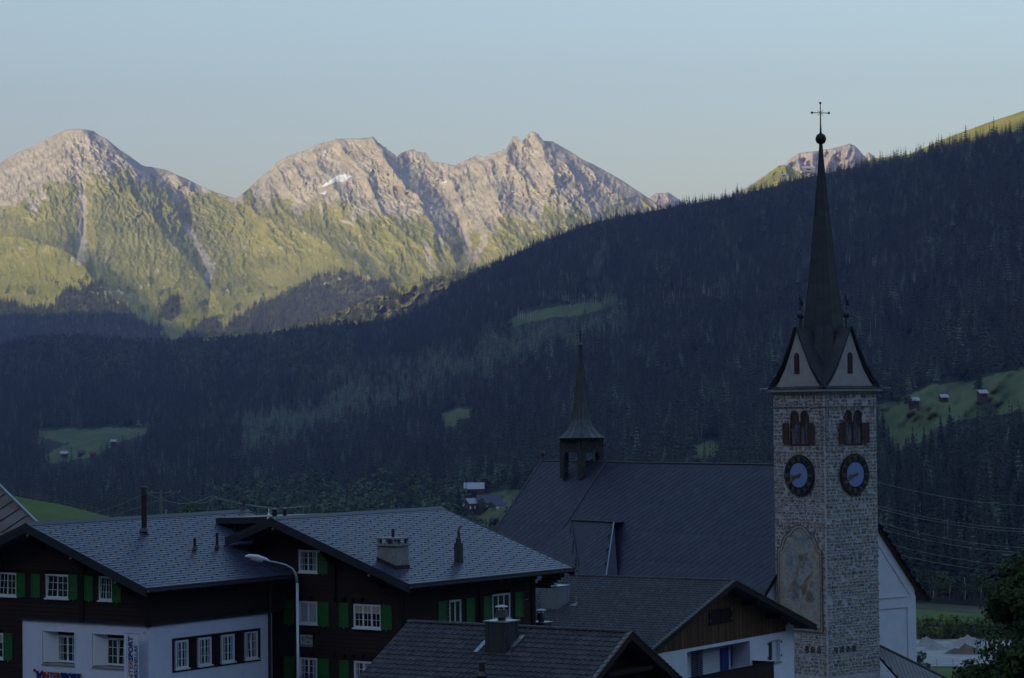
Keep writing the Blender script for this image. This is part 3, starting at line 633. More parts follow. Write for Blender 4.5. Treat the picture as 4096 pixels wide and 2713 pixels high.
def slate_tmpl(w,l,th=.012,cut=.25):
    """slate: x across, y up the slope, butt edge lifted; lower right corner cut"""
    c=cut*w
    top=[(-w/2,0),(w/2-c,-.0),(w/2,l*.22),(w/2,l),(-w/2,l)]
    def zz(y): return .019*(1-y/l)+.004
    v=[(x*.985,y,zz(y)) for x,y in top]+[(x*.985,y,zz(y)-th) for x,y in top]
    return v,[(0,1,2,3,4),(0,5,6,1),(1,6,7,2),(4,9,5,0),(2,7,8,3)]
def diamond_tmpl(a,th=.012):
    h=a*.7071*.975
    v=[(0,-h,.026),(h,0,.016),(0,h,.006),(-h,0,.016)]; v+=[(x,y,z-th) for x,y,z in v]
    return v,[(0,1,2,3),(0,4,5,1),(3,7,4,0)]
def pan_tmpl(w,l,th=.015):
    """interlocking tile: a high roll on one side and a flat pan"""
    xs=[-.5,-.36,-.22,-.06,.5]; hs=[.0,.045,.045,.004,.0]
    v=[(x*w*1.0,0,h+.045) for x,h in zip(xs,hs)]+[(x*w*1.0,l,h+.006) for x,h in zip(xs,hs)]+[(x*w*1.0,0,h+.045-th-.02) for x,h in zip(xs,hs)]
    f=[(i,i+1,i+6,i+5) for i in range(4)]+[(i+10,i+11,i+1,i) for i in range(4)]
    return v,f
def slope_frame(p0,ux,up):
    """matrix whose x runs along the eave, y up the slope, z out of it"""
    ux=Vector(ux).normalized(); up=Vector(up).normalized(); n=ux.cross(up).normalized()
    return Matrix(((ux.x,up.x,n.x,p0[0]),(ux.y,up.y,n.y,p0[1]),(ux.z,up.z,n.z,p0[2]),(0,0,0,1)))
def lay(S,W_,L_,pw,pl,stagger=.5,inside=None,jit=.006,seed=1):
    rd=random.Random(seed); out=[]; rank=[]; rows=int(L_/pl)+1
    for r in range(rows):
        x=-pw*(stagger if r%2 else 0)
        while x<W_+pw*.5:
            cx=x+pw/2; cy=r*pl
            if (pw*.49<=cx<=W_-pw*.49 or not stagger) and 0<=cx<=W_ and cy<=L_-pl*.3 and (inside is None or inside(cx,cy)):
                out.append(S@Matrix.Translation((cx+rd.uniform(-jit,jit),cy,rd.uniform(0,.004)))@Matrix.Rotation(rd.gauss(0,.004),4,'Z')); rank.append(-r-(.001*x))
            x+=pw
    return out,rank
def lay_diamond(S,W_,L_,a,inside=None,seed=1):
    rd=random.Random(seed); out=[]; rank=[]; d=a*1.4142
    r=0; y=0
    while y<L_:
        x=(d/2 if r%2 else 0)
        while x<W_:
            if inside is None or inside(x,y): out.append(S@Matrix.Translation((x,y,rd.uniform(0,.006)))@Matrix.Rotation(rd.gauss(0,.012),4,'Z')); rank.append(rd.random()-y*.02)
            x+=d
        y+=d/2; r+=1
    return out,rank
def boards(fr,side,u0,u1,z0,z1,holes,parent,mat_,h=.21,off=0.0,thick=.06,name='plank',clip=None):
    """horizontal planks round the openings; clip(u)->top height for gables"""
    z=z0; rd=random.Random(int((u1+z1)*77))
    while z<z1-.02:
        zt=min(z+h,z1); segs=[(u0,u1)]
        for (a,b,c,d) in holes:
            if c<zt-.01 and d>z+.01:
                ns=[]
                for s0,s1 in segs:
                    if b<=s0 or a>=s1: ns.append((s0,s1)); continue
                    if a>s0: ns.append((s0,a))
                    if b<s1: ns.append((b,s1))
                segs=ns
        for s0,s1 in segs:
            if s1-s0<.03: continue
            pr=rd.uniform(0,.012)
            if clip:
                n=[]; us=np.linspace(s0,s1,41); ok=[u for u in us if clip(u)>z+.03]
                if not ok: continue
                a,b=min(ok),max(ok); a2=[u for u in us if clip(u)>zt]
                ta,tb=(min(a2),max(a2)) if a2 else ((a+b)/2-.01,(a+b)/2+.01)
                w=fr.wall(side,off); w.hexa([(a,0,z+.008),(b,0,z+.008),(b,thick+pr,z+.008),(a,thick+pr,z+.008),(ta,0,zt-.008),(tb,0,zt-.008),(tb,thick+pr-.02,zt-.008),(ta,thick+pr-.02,zt-.008)])
            else:
                w=fr.wall(side,off); w.hexa([(s0,0,z+.008),(s1,0,z+.008),(s1,thick+pr,z+.008),(s0,thick+pr,z+.008),(s0,0,zt-.008),(s1,0,zt-.008),(s1,thick+pr-.022,zt-.008),(s0,thick+pr-.022,zt-.008)])
            w.build(name,mat_,parent)
        z+=h
def wall_holes(w,u0,u1,z0,z1,holes,t,mi=0):
    """solid wall of thickness t (outer face at n=0) with rectangular holes"""
    us=sorted({u0,u1,*[h for a in holes for h in a[:2] if u0<h<u1]}); zs=sorted({z0,z1,*[h for a in holes for h in a[2:] if z0<h<z1]})
    for i in range(len(us)-1):
        run=None
        for j in range(len(zs)-1):
            cu=(us[i]+us[i+1])/2; cz=(zs[j]+zs[j+1])/2
            hole=any(a<cu<b and c<cz<d for a,b,c,d in holes)
            if not hole:
                w.add([(us[i],0,zs[j]),(us[i+1],0,zs[j]),(us[i+1],0,zs[j+1]),(us[i],0,zs[j+1])],[(0,1,2,3)],mi)
    for a,b,c,d in holes:
        w.add([(a,0,c),(b,0,c),(b,0,d),(a,0,d),(a,-t,c),(b,-t,c),(b,-t,d),(a,-t,d)],[(0,4,5,1),(1,5,6,2),(2,6,7,3),(3,7,4,0)],mi)
    return w
def window(fr,side,u0,u1,z0,z1,parent,wings=2,rows=3,cols=2,off=0.0,dep=-.04,curtain=None,tilt=(),sill=True,big=None,label=None,flip=False):
    """casement window: frame, sashes with glazing bars, panes, sill"""
    f=.055; w=fr.wall(side,off)
    for a,b,c,d in ((u0,u1,z0,z0+f),(u0,u1,z1-f,z1),(u0,u0+f,z0+f,z1-f),(u1-f,u1,z0+f,z1-f)): w.box(a,b,dep-.05,dep+.06,c,d)
    win=w.build('window',M_frame,parent,label=label)
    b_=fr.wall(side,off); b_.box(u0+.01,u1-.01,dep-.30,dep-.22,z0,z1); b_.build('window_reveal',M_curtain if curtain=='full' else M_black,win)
    ws=(u1-u0-2*f)/wings; 
    for k in range(wings):
        a=u0+f+k*ws; b=a+ws; kk=k in tilt; s=fr.wall(side,off); g=fr.wall(side,off); t=.045; y0,y1=dep-.01,dep+.045
        za,zb=z0+f,z1-f
        lean=(lambda z:-.10*(z-za)/(zb-za)) if kk else (lambda z:0)
        def bar(p,q,r,s2,ya=y0,yb=y1):
            s.hexa([(p,ya+lean(r),r),(q,ya+lean(r),r),(q,yb+lean(r),r),(p,yb+lean(r),r),(p,ya+lean(s2),s2),(q,ya+lean(s2),s2),(q,yb+lean(s2),s2),(p,yb+lean(s2),s2)])
        bar(a,b,za,za+t); bar(a,b,zb-t,zb); bar(a,a+t,za+t,zb-t); bar(b-t,b,za+t,zb-t)
        c_=cols if not big else (big[k])
        for i in range(1,c_): u=a+ (b-a)*i/c_; bar(u-.011,u+.011,za+t,zb-t,y0+.01,y1-.008)
        for j in range(1,rows): z=za+(zb-za)*j/rows; bar(a+t,b-t,z-.011,z+.011,y0+.011,y1-.009)
        s.build('sash',M_frame,win)
        g.hexa([(a+t,dep-.005+lean(za),za+t),(b-t,dep-.005+lean(za),za+t),(b-t,dep+.006+lean(za),za+t),(a+t,dep+.006+lean(za),za+t),(a+t,dep-.005+lean(zb),zb-t),(b-t,dep-.005+lean(zb),zb-t),(b-t,dep+.006+lean(zb),zb-t),(a+t,dep+.006+lean(zb),zb-t)])
        g.build('pane',M_curtain if curtain in('full',) else M_glass,win)
        if curtain in ('side','lace','blind'):
            c=fr.wall(side,off); mm=M_curtain if curtain!='blind' else M_cream
            if curtain=='blind': c.box(a+t,b-t,dep+.007,dep+.012,zb-(zb-za)*.38,zb-t)
            else:
                u_=a+t if k==0 else b-t-.16*(b-a)*1.6; n=4
                for i in range(n): c.box(u_+i*.06*(b-a)*1.6,u_+(i*.06+.045)*(b-a)*1.6,dep+.007,dep+.011+.004*(i%2),za+t,zb-t)
            c.build('curtain',mm,win)
    if sill:
        s=fr.wall(side,off); s.box(u0-.06,u1+.06,dep-.02,dep+.14,z0-.07,z0-.003); s.build('sill',M_frame,win)
    return win
def shutter(fr,side,u0,u1,z0,z1,parent,off=0.0,dep=.065,mat_=None,panels=3,louvre=False):
    mat_=mat_ or M_shutter; w=fr.wall(side,off); r=.07; w.box(u0,u0+r,dep,dep+.045,z0,z1); w.box(u1-r,u1,dep,dep+.045,z0,z1)
    zs=np.linspace(z0,z1,panels+1)
    for i,z in enumerate(zs): a=z if i==0 else z-.045; w.box(u0+r,u1-r,dep,dep+.043,min(a,z1-.09),min(a,z1-.09)+.09)
    o=w.build('shutter',mat_,parent)
    n=9 if not louvre else 12; p=fr.wall(side,off)
    for k in range(n):
        a=z0+.09+(z1-z0-.18)*k/n; b=z0+.09+(z1-z0-.18)*(k+1)/n; p.hexa([(u0+r,dep+.005,a),(u1-r,dep+.005,a),(u1-r,dep+.03,a),(u0+r,dep+.03,a),(u0+r,dep+.003,b),(u1-r,dep+.003,b),(u1-r,dep+.012,b),(u0+r,dep+.012,b)])
    p.build('slat_panel',mat_,o); h=fr.wall(side,off); um=(u0+u1)/2; h.box(um-.02,um+.02,dep,dep+.05,z0-.07,z0-.004); h.build('shutter_stay',M_metal,o)
    return o
def text(name,s,fr,side,u,z,size,mat_,parent,off=0.0,dep=.02,ext=.012,rot=0,bold=0.0,align='LEFT',flip=None):
    cu=bpy.data.curves.new(name,'FONT'); cu.body=s; cu.size=size; cu.extrude=ext; cu.offset=bold; cu.align_x=align; cu.resolution_u=3
    me=None; o=bpy.data.objects.new(name,cu); COL.objects.link(o); dg=bpy.context.evaluated_depsgraph_get(); me=bpy.data.meshes.new_from_object(o.evaluated_get(dg)); bpy.data.objects.remove(o); bpy.data.curves.remove(cu)
    me.materials.clear(); me.materials.append(mat_)
    # text x must run to the viewer's right: -y on the gable side, +x on the long side
    if side=='x': B=Matrix(((0,0,-1,off-dep),(-1,0,0,u),(0,1,0,z-fr.zb),(0,0,0,1)))
    else: B=Matrix(((1,0,0,u),(0,0,-1,off-dep),(0,1,0,z-fr.zb),(0,0,0,1)))
    o=link(name,me,parent); o.matrix_local=B@Matrix.Rotation(rot,4,'Z'); return o
def flue(fr,x,y,z0,z1,r,parent,name='flue_pipe',mat_=None,cap=True,ring=True):
    b=fr.mb(); b.tube([(x,y,z0),(x,y,z1)],r,10); o=b.build(name,mat_ or M_pipe,parent,smooth=False)
    if ring: c=fr.mb(); c.lathe([(r*1.9,z0+.16),(r*1.25,z0+.34)],10,(x,y,0)); c.build('flue_collar',M_metald,o)
    if cap: 
        c=fr.mb()
        for k in range(4): c.lathe([(r*1.15,z1-.42+k*.1),(r*1.3,z1-.38+k*.1),(r*1.15,z1-.35+k*.1)],10,(x,y,0))
        c.lathe([(r*1.35,z1),(r*1.3,z1+.05),(.02,z1+.07)],10,(x,y,0)); c.build('flue_cap',M_metald,o)
    return o
z1_=lambda x,y:(x/1.9287,1900+y/1.9287)
z2_=lambda x,y:(850+x/1.57867,1900+y/1.57867)
z3_=lambda x,y:(1350+x/1.21436,2200+y/1.21436)
def chalet_roof(fr,root,xa,xb,yr,zr,ye,ze,yl,zl,pw,pl,gm,dots=True,inside=None,seed=1):
    """slate roof with ridge along local x: right slope (visible) from eave ye,ze to ridge yr,zr; left slope to yl,zl"""
    th=.22; up=Vector((0,yr-ye,zr-ze)); Ls=up.length; rf=fr.mb()
    rf.hexa([(xa,ye,ze-th),(xb,ye,ze-th),(xb,yr,zr-th),(xa,yr,zr-th),(xa,ye,ze),(xb,ye,ze),(xb,yr,zr),(xa,yr,zr)])
    rf.hexa([(xa,yr,zr-th),(xb,yr,zr-th),(xb,yl,zl-th),(xa,yl,zl-th),(xa,yr,zr-.004),(xb,yr,zr-.004),(xb,yl,zl),(xa,yl,zl)])
    roof=rf.build('roof',M_slate,root)
    S=slope_frame((xa,ye,ze),(1,0,0),up); ms,rk=lay(S,xb-xa,Ls-.12,pw,pl,.5,inside,seed=seed)
    pieces('slate',slate_tmpl(pw,pl*1.18),ms,roof,gm,rk,300,'slate_field',fr.T)
    if dots:
        hk=[m for i,m in enumerate(ms) if (int(i*7919)%2==0)]; t=[(-.018,-.04,.02),(.018,-.04,.02),(.018,.03,.02),(-.018,.03,.02),(-.018,-.04,.085),(.018,-.04,.085),(.018,.0,.06),(-.018,.0,.06)]
        # snow hooks in a regular diagonal pattern
        hk=[]; r=0; y=pl*2
        while y<Ls-.5:
            x=.5+(pw*(r%2))
            while x<xb-xa-.3:
                if inside is None or inside(x,y): hk.append(S@Matrix.Translation((x,y,0)))
                x+=pw*2
            y+=pl*1; r+=1
        b=fr.mb()
        for m_ in hk: b.hexa([tuple(m_@Vector((a*1.7,c*1.0,e*.7))) for a,c,e in t])
        o=b.build('snow_hooks',M_fascia,roof); o['kind']='stuff'
    S2=slope_frame((xb,yl,zl),(-1,0,0),(0,yr-yl,zr-zl)); b=fr.mb(); L2=Vector((0,yr-yl,zr-zl)).length; n=int(L2/pl)
    for k in range(n):
        b.hexa([tuple(S2@Vector(p)) for p in ((0,k*pl,.001),(xb-xa,k*pl,.001),(xb-xa,(k+1)*pl,.001),(0,(k+1)*pl,.001),(0,k*pl,.03),(xb-xa,k*pl,.03),(xb-xa,(k+1)*pl,.006),(0,(k+1)*pl,.006))])
    b.build('slate_course',gm,roof)
    b=fr.mb(); b.prism([(0,yr-.30,zr-.30*(zr-ze)/(yr-ye)+.035),(0,yr,zr+.09),(0,yr+.26,zr-.26*(zr-zl)/(yl-yr)+.035),(0,yr,zr+.005)],(xa-.03,0,0),(xb+.03,0,0)); b.build('ridge_cap',M_fascia,roof)
    for nm,x0 in (('verge_board',xa),('verge_board',xb)):
        s_=-1 if x0==xa else 1
        b=fr.mb()
        for (y0,z0,y1,z1_b) in ((ye-.02,ze,yr,zr),(yl+.02,zl,yr,zr)):
            b.prism([(0,y0,z0+.04),(0,y1,z1_b+.04),(0,y1,z1_b-.20),(0,y0,z0-.20)],(x0+s_*.002,0,0),(x0+s_*.05,0,0))
            b.prism([(0,y0,z0-.205),(0,y1,z1_b-.205),(0,y1,z1_b-.42),(0,y0,z0-.42)],(x0+.002-s_*.04,0,0),(x0+s_*.035,0,0))
        b.build(nm,M_fascia,roof)
    b=fr.mb(); b.box(xa,xb,ye-.05,ye-.004,ze-.24,ze+.0); b.build('eave_fascia',M_fascia,roof)
    g=fr.mb(); R_=.085; yy=ye-.15; zz=ze-.12
    prof=[(math.cos(a)*R_,math.sin(a)*R_) for a in np.linspace(math.pi,2*math.pi,7)]; pr2=[(c*.88,s*.88) for c,s in prof[::-1]]
    g.prism([(0,yy+c,zz+s) for c,s in prof+pr2],(xa-.02,0,0),(xb+.12,0,0)); g.build('gutter',M_metald,roof)
    n=int((xb-xa)/.85)
    for k in range(n+1):
        x=xa+.12+k*(xb-xa-.24)/n; q=fr.mb(); s_=(zr-ze)/(yr-ye); q.hexa([(x-.06,ye+.02,ze-th-.2),(x+.06,ye+.02,ze-th-.2),(x+.06,ye+1.5,ze-th-.2+1.5*s_),(x-.06,ye+1.5,ze-th-.2+1.5*s_),(x-.06,ye+.02,ze-th-.003),(x+.06,ye+.02,ze-th-.003),(x+.06,ye+1.5,ze-th-.003+1.5*s_),(x-.06,ye+1.5,ze-th-.003+1.5*s_)]); q.build('rafter_tail',M_woodb,roof)
    return roof,S,Ls
def purlins(fr,root,xa,ys,zf):
    for y in ys:
        z=zf(y)-.45; q=fr.mb(); q.box(xa+.12,.0,y-.1,y+.1,z-.22,z); o=q.build('purlin_end',M_woodb,root)
        q=fr.mb()
        for k in range(3): q.box(xa+.45+k*.25,-.05,y-.085,y+.085,z-.42-k*.2,z-.225-k*.2)
        q.build('bracket',M_woodb,o)
        q=fr.mb(); q.lathe([(.001,-.03),(.06,-.02),(.08,0)],6,(0,0,0)); q.v=[(xa+.10+v[2]*1.0,y+v[0],z-.11+v[1]) for v in q.v]; q.build('carved_rosette',M_conc,o)
# ------------------------------------------------------------------ first chalet, left (timber over white shop floor)
F1=Frame(z1_(1145,1165),125,34,-19.5); A=F1.root('chalet','large dark timber chalet over a white shop storey, leftmost house','house')
XA,XB,YR,ZR,YE,ZE=-1.3,16.0,7.06,-5.5,-1.03,-8.49; PT=(ZR-ZE)/(YR-YE); YL=15.2; ZL=ZR-PT*(YL-YR)
zt1=lambda y:ZR-PT*abs(y-YR)-.22
G1h=[(8.98,10.34,-9.29,-8.09),(5.33,6.92,-9.29,-8.09),(2.34,3.25,-9.29,-8.09),(9.93,11.6,-12.53,-11.22)]
boards(F1,'x',0,14.1,-10.42,zt1(7.06),G1h,A,M_wood,clip=zt1)
boards(F1,'x',8.65,14.1,-14.4,-10.42,G1h,A,M_wood)
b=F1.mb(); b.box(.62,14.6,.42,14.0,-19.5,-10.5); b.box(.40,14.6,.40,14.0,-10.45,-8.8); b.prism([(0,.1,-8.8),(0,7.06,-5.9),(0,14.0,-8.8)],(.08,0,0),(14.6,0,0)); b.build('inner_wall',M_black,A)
boards(F1,'y',0,14.8,-10.45,-8.55,[],A,M_wood)
HN=[(4.98,7.22,-12.68,-10.98),(1.55,3.78,-12.68,-10.98)]
w=F1.wall('x',0.0); wall_holes(w,.0,8.65,-19.4,-10.43,HN,.42); wg=w.build('plaster_wall',M_greyplaster,A)
HS=[(1.72,8.55,-12.92,-11.22)]
w=F1.wall('y',0.0); wall_holes(w,.0,9.2,-19.4,-10.46,HS,.14); w.build('plaster_wall',M_greyplaster,A)
for (a,b_,c,d),(p,q) in zip(HN,((5.02,6.5),(1.6,3.08))):
    # splayed white reveal, frame board round it
    r=F1.wall('x',0.0); e=.07
    for s in ((a-e,b_+e,d,d+e),(a-e,a,c,d),(b_,b_+e,c,d)): r.box(s[0],s[1],.002,.03,s[2],s[3])
    rv=r.build('window_surround',M_frame,A)
    r=F1.wall('x',0.0); r.hexa([(a+.01,-.40,c+.05),(b_-.01,-.40,c+.05),(b_+.03,.06,c-.02),(a-.03,.06,c-.02),(a+.01,-.40,c+.09),(b_-.01,-.40,c+.09),(b_+.03,.06,c+.02),(a-.03,.06,c+.02)]); r.build('sill',M_conc,rv)
    r=F1.wall('x',0.0); r.hexa([(q+.02,-.40,c+.1),(b_-.004,-.40,c+.1),(b_-.004,-.02,c+.1),(b_-.12,-.02,c+.1),(q+.02,-.40,d-.02),(b_-.004,-.40,d-.02),(b_-.004,-.02,d-.02),(b_-.12,-.02,d-.02)]); r.build('splayed_reveal',M_frame,rv)
    window(F1,'x',p,q,c+.13,d-.2,A,2,3,2,dep=-.34,curtain='side' if a>4 else None,sill=False,tilt=(0,) if a<4 else ())
w=F1.wall('y',0.0); w.box(1.72,8.55,-.135,-.09,-12.92,-11.22); w.build('timber_panel',M_wood,A)
for s in ((1.72,8.55,-12.92,-12.82),(1.72,8.55,-11.32,-11.22),(1.72,1.86,-12.82,-11.32),(8.41,8.55,-12.82,-11.32)):
    w=F1.wall('y',0.0); w.box(s[0],s[1],-.085,.03,s[2],s[3]); w.build('timber_trim',M_wood,A)
for k,(a,b_) in enumerate(((1.95,2.92),(3.68,4.68),(5.48,6.48),(7.36,8.34))):
    window(F1,'y',a,b_,-12.76,-11.36,A,2,3,2,dep=-.03,curtain='side' if k in(0,2) else 'lace',tilt=(0,) if k==3 else ())
for (a,b_,c,d),cu,tl in zip(G1h,(None,None,None,'blind'),((1,),(1,),(1,),())):
    window(F1,'x',a,b_,c,d,A,2,3,2,curtain=cu,tilt=tl,dep=.0)
for s in ((8.33,8.97,-9.30,-8.09),(7.29,7.91,-9.30,-8.09),(4.67,5.32,-9.32,-8.08),(3.63,4.23,-9.33,-8.09),(1.73,2.33,-9.35,-8.11),(9.28,9.92,-12.58,-11.2),(10.35,10.97,-9.30,-8.09)): shutter(F1,'x',s[0],s[1],s[2],s[3],A)
for y in (4.38,): 
    w=F1.wall('x',0.0); w.box(y-.13,y+.13,.065,.16,-10.43,-7.4); w.build('post',M_woodb,A)
w=F1.wall('x',0.0); w.box(-.2,.1,.0,.17,-10.5,-8.75); w.build('corner_post',M_woodb,A)
w=F1.wall('x',0.0); w.box(0,8.7,.0,.11,-10.46,-10.36); w.build('ledge',M_fascia,A)
w=F1.wall('y',0.0); w.box(-.1,9.2,.0,.11,-10.49,-10.40); w.build('ledge',M_fascia,A)
b=F1.mb(); b.tube([(9.25,-.12,-8.9),(9.25,-.12,-19.4)],.06,8); b.build('downpipe',M_metald,A); b=F1.mb(); b.box(9.32,9.40,-.1,0,-19.4,-10.5); b.build('edge_trim',M_frame,A)
roof1,S1,L1=chalet_roof(F1,A,XA,XB,YR,ZR,YE,ZE,YL,ZL,.62,.262,M_slate,seed=3)
purlins(F1,A,XA,[1.1,4.1,7.06,10.1],lambda y:ZR-PT*abs(y-YR))
N1=Vector((0,-PT,1)).normalized()
def on1(q): return F1.hp(q,(0,YR,ZR),(0,-PT,1))
for q0,q1,r,tall in ((z1_(1113,445),z1_(1113,100),.145,True),(z1_(1503,585),z1_(1503,487),.075,False),(z1_(1675,575),z1_(1675,447),.075,False)):
    p=on1(q0); top=F1.hx(q1,p.x)[1]; flue(F1,p.x,p.y,p.z-.1,top,r,A,cap=tall)
p=on1(z1_(1905,272)); flue(F1,p.x-.2,YR+.1,ZR-.05,ZR+.55,.07,A,cap=False)
# dormer on the far end of the slope
p=on1(z1_(1665,375)); dz=.30
b=F1.mb(); b.hexa([(p.x,p.y,p.z-.02),(15.6,p.y,p.z-.02),(15.6,p.y-4.6,p.z+.10),(p.x,p.y-4.6,p.z+.10),(p.x,p.y,p.z+dz),(15.6,p.y,p.z+dz),(15.6,p.y-4.6,p.z+dz+.16),(p.x,p.y-4.6,p.z+dz+.16)]); dm=b.build('dormer_roof',M_fascia,A)
b=F1.mb(); b.prism([(0,p.y-.3,p.z),(0,p.y-4.2,p.z+.08),(0,p.y-4.2,p.z-PT*4.2)],(p.x+.4,0,0),(15.2,0,0)); b.build('dormer_wall',M_wood,dm)
for k in range(3): b=F1.mb(); b.box(p.x+.25,p.x+.38,p.y-1.2-k*1.1,p.y-1.08-k*1.1,p.z-PT*(1.2+k*1.1),p.z+.05); b.build('dormer_post',M_woodb,dm)
# shop lettering
M_red=mat('sign_red',(.35,.02,.025),.5); M_navy=mat('sign_navy',(.012,.02,.16),.5); M_signw=mat('sign_white',(.62,.66,.75),.5)
SG=empty('shop_sign',(0,0,0),'red and navy channel letters mounted low on the white shop wall','shop sign'); SG.matrix_world=Matrix.Translation((F1.O.x,F1.O.y,F1.zb))@Matrix.Rotation(F1.rot,4,'Z')
b=F1.wall('x',0.0); b.box(4.55,7.2,.03,.06,-13.36,-13.30); b.box(4.5,7.75,.03,.05,-13.33,-12.98) ; b.build('sign_rail',M_signw,SG)
zb_=-13.36
text('lettering','INTER',F1,'x',7.14,zb_,.46,M_red,SG,dep=.12,ext=.03,bold=.0)
text('lettering','SPORT',F1,'x',5.86,zb_,.46,M_navy,SG,dep=.12,ext=.03,bold=.018)
b=F1.wall('x',0.0); b.add([(7.55,.1,-13.02),(7.44,.1,-13.02),(7.36,.1,-13.22),(7.14,.1,-12.98),(7.14,.1,-13.10),(7.38,.1,-13.38),(7.50,.1,-13.36)],[(0,1,2,3,4,5,6)]); b.prism([(7.58,0,-13.02),(7.46,0,-13.02),(7.38,0,-13.2),(7.16,0,-12.98),(7.16,0,-13.1),(7.38,0,-13.40),(7.50,0,-13.38)],(0,.06,0),(0,.13,0)); b.v=b.v[7:]; b.f=[tuple(i-7 for i in f) for f in b.f[1:]]; b.mi=b.mi[1:]
b.build('emblem_stroke',M_navy,SG)
b=F1.wall('x',0.0); b.prism([(7.70+.075*math.cos(t),0,-13.0+.075*math.sin(t)) for t in np.linspace(0,2*math.pi,14)[:-1]],(0,.06,0),(0,.13,0)); b.build('emblem_dot',M_red,SG)
# hanging banner
BN=empty('banner',(0,0,0),'tall white vertical banner with red and blue lettering at the shop corner','banner'); BN.matrix_world=SG.matrix_world.copy()
ya,za=F1.hx(z1_(1068,1236),-.62); yb_,_=F1.hx(z1_(962,1236),-.62)
b=F1.wall('x',-.62); b.box(ya,yb_,-.02,.02,-17.5,za); b.build('banner_cloth',M_signw,BN)
b=F1.wall('x',-.62); b.box(yb_-.14,yb_,.021,.05,-17.5,za-.02); b.build('banner_hem',M_frame,BN)
b=F1.mb(); b.tube([(-.62,ya-.12,za+.06),(-.62,yb_+.05,za+.06)],.03,6); b.tube([(-.62,ya-.1,za+.06),(0,.2,za+.06)],.025,6); b.build('banner_arm',M_metal,BN)
b=F1.mb(); b.tube([(-.62,ya-.2,za+.0),(-.62,ya-.2,za+.12)],.07,8); b.build('banner_knob',M_frame,BN)
t_=za-.22
text('lettering','SPORT',F1,'x',ya+.36,t_-1.06,.40,M_navy,BN,off=-.62,dep=.035,ext=.006,rot=math.pi/2,bold=.012)
text('lettering','INTER',F1,'x',ya+.36,t_-2.12,.40,M_red,BN,off=-.62,dep=.035,ext=.006,rot=math.pi/2)
text('lettering','CURSCHELLAS',F1,'x',ya+.05,t_-2.28,.305,M_navy,BN,off=-.62,dep=.035,ext=.006,rot=math.pi/2,bold=.004)
b=F1.wall('x',-.62); b.prism([(ya+.42,0,t_-2.5),(ya+.62,0,t_-2.2),(ya+.52,0,t_-2.2),(ya+.34,0,t_-2.45)],(0,.021,0),(0,.04,0)); b.build('emblem_stroke',M_navy,BN)
# ------------------------------------------------------------------ second chalet
F2=Frame(z2_(1205,800),128,36,-21.5); B=F2.root('chalet','dark timber chalet with green shutters and grey slate roof, centre left','house')
XA,XB,YR,ZR,YE,ZE=-1.4,13.2,7.68,-5.54,-1.48,-8.7; PT2=(ZR-ZE)/(YR-YE); YL=10.9; ZL=ZR-PT2*(YL-YR)
zt2=lambda y:ZR-PT2*abs(y-YR)-.22
GH=[(5.66,6.97,-8.40,-7.24),(5.69,6.98,-11.10,-9.93),(1.43,3.25,-11.16,-9.94),(5.72,6.98,-14.06,-12.88),(1.44,3.26,-14.06,-12.88)]
SH=[(3.78,4.80,-11.16,-9.91),(7.56,9.18,-11.21,-9.85)]
boards(F2,'x',0,10.2,-16.4,zt2(7.68),GH,B,M_wood,clip=zt2)
boards(F2,'y',0,11.3,-16.4,-8.75,SH,B,M_wood)
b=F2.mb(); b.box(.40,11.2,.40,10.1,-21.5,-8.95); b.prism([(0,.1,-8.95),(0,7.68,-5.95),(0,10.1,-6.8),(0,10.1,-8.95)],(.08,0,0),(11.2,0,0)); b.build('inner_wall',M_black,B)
for (a,b_,c,d),(wi,ro,co,cu) in zip(GH,((2,3,2,'side'),(2,1,1,'full'),(3,3,2,'blind'),(2,3,2,'lace'),(3,3,2,'lace'))): window(F2,'x',a,b_,c,d,B,wi,ro,co,curtain=cu,dep=.0)
window(F2,'y',*SH[0],B,2,1,1,dep=.0); window(F2,'y',*SH[1],B,3,1,1,dep=.0)
for s in ((4.93,5.65,-8.46,-7.42),(7.31,8.02,-11.17,-9.9),(4.9,5.68,-11.18,-9.91),(3.57,4.2,-11.18,-9.91),(.68,1.42,-11.18,-9.91),(7.34,8.02,-14.02,-12.86),(4.92,5.71,-14.02,-12.88),(3.6,4.21,-14.0,-12.88),(.7,1.43,-14.0,-12.88)): shutter(F2,'x',*s,B)
for s in ((2.78,3.6,-11.08,-9.9),(5.2,5.94,-11.3,-9.9),(6.72,7.45,-11.16,-9.9),(9.57,10.32,-11.24,-9.87)): shutter(F2,'y',*s,B)
for y in (5.05-.3,8.6,1.2):
    pass
for zz in (-9.62,-12.55):
    for k in range(9):
        y=8.6-k*.62-(1.0 if k>4 else 0)
        if y<.4: break
        w=F2.wall('x',0.0); w.box(y-.07,y+.07,.065,.24,zz-.18,zz); w.build('beam_end',M_woodb,B)
w=F2.wall('x',0.0); w.box(4.36,4.56,.06,.22,-9.7,-7.1); w.build('post',M_woodb,B)
w=F2.wall('x',0.0); w.box(-.12,.12,.0,.18,-16.4,-8.9); w.build('corner_post',M_woodb,B)
w=F2.wall('y',0.0); w.box(11.1,11.4,-.1,.16,-16.4,-8.9); w.build('corner_post',M_woodb,B)
w=F2.wall('y',0.0); w.box(6.3,6.5,.06,.2,-16.4,-9.0); w.build('post',M_woodb,B)
roof2,S2_,L2_=chalet_roof(F2,B,XA,XB,YR,ZR,YE,ZE,YL,ZL,.62,.262,M_slate,seed=8)
purlins(F2,B,XA,[1.2,4.5,7.68],lambda y:ZR-PT2*abs(y-YR))
for k in range(5):
    x=11.45+k*.32; b=F2.mb(); z=-8.95-.13*(4-k); b.box(x,x+.22,-.9-.1,-.05,z-.26,z); b.build('stepped_bracket',M_woodb,B)
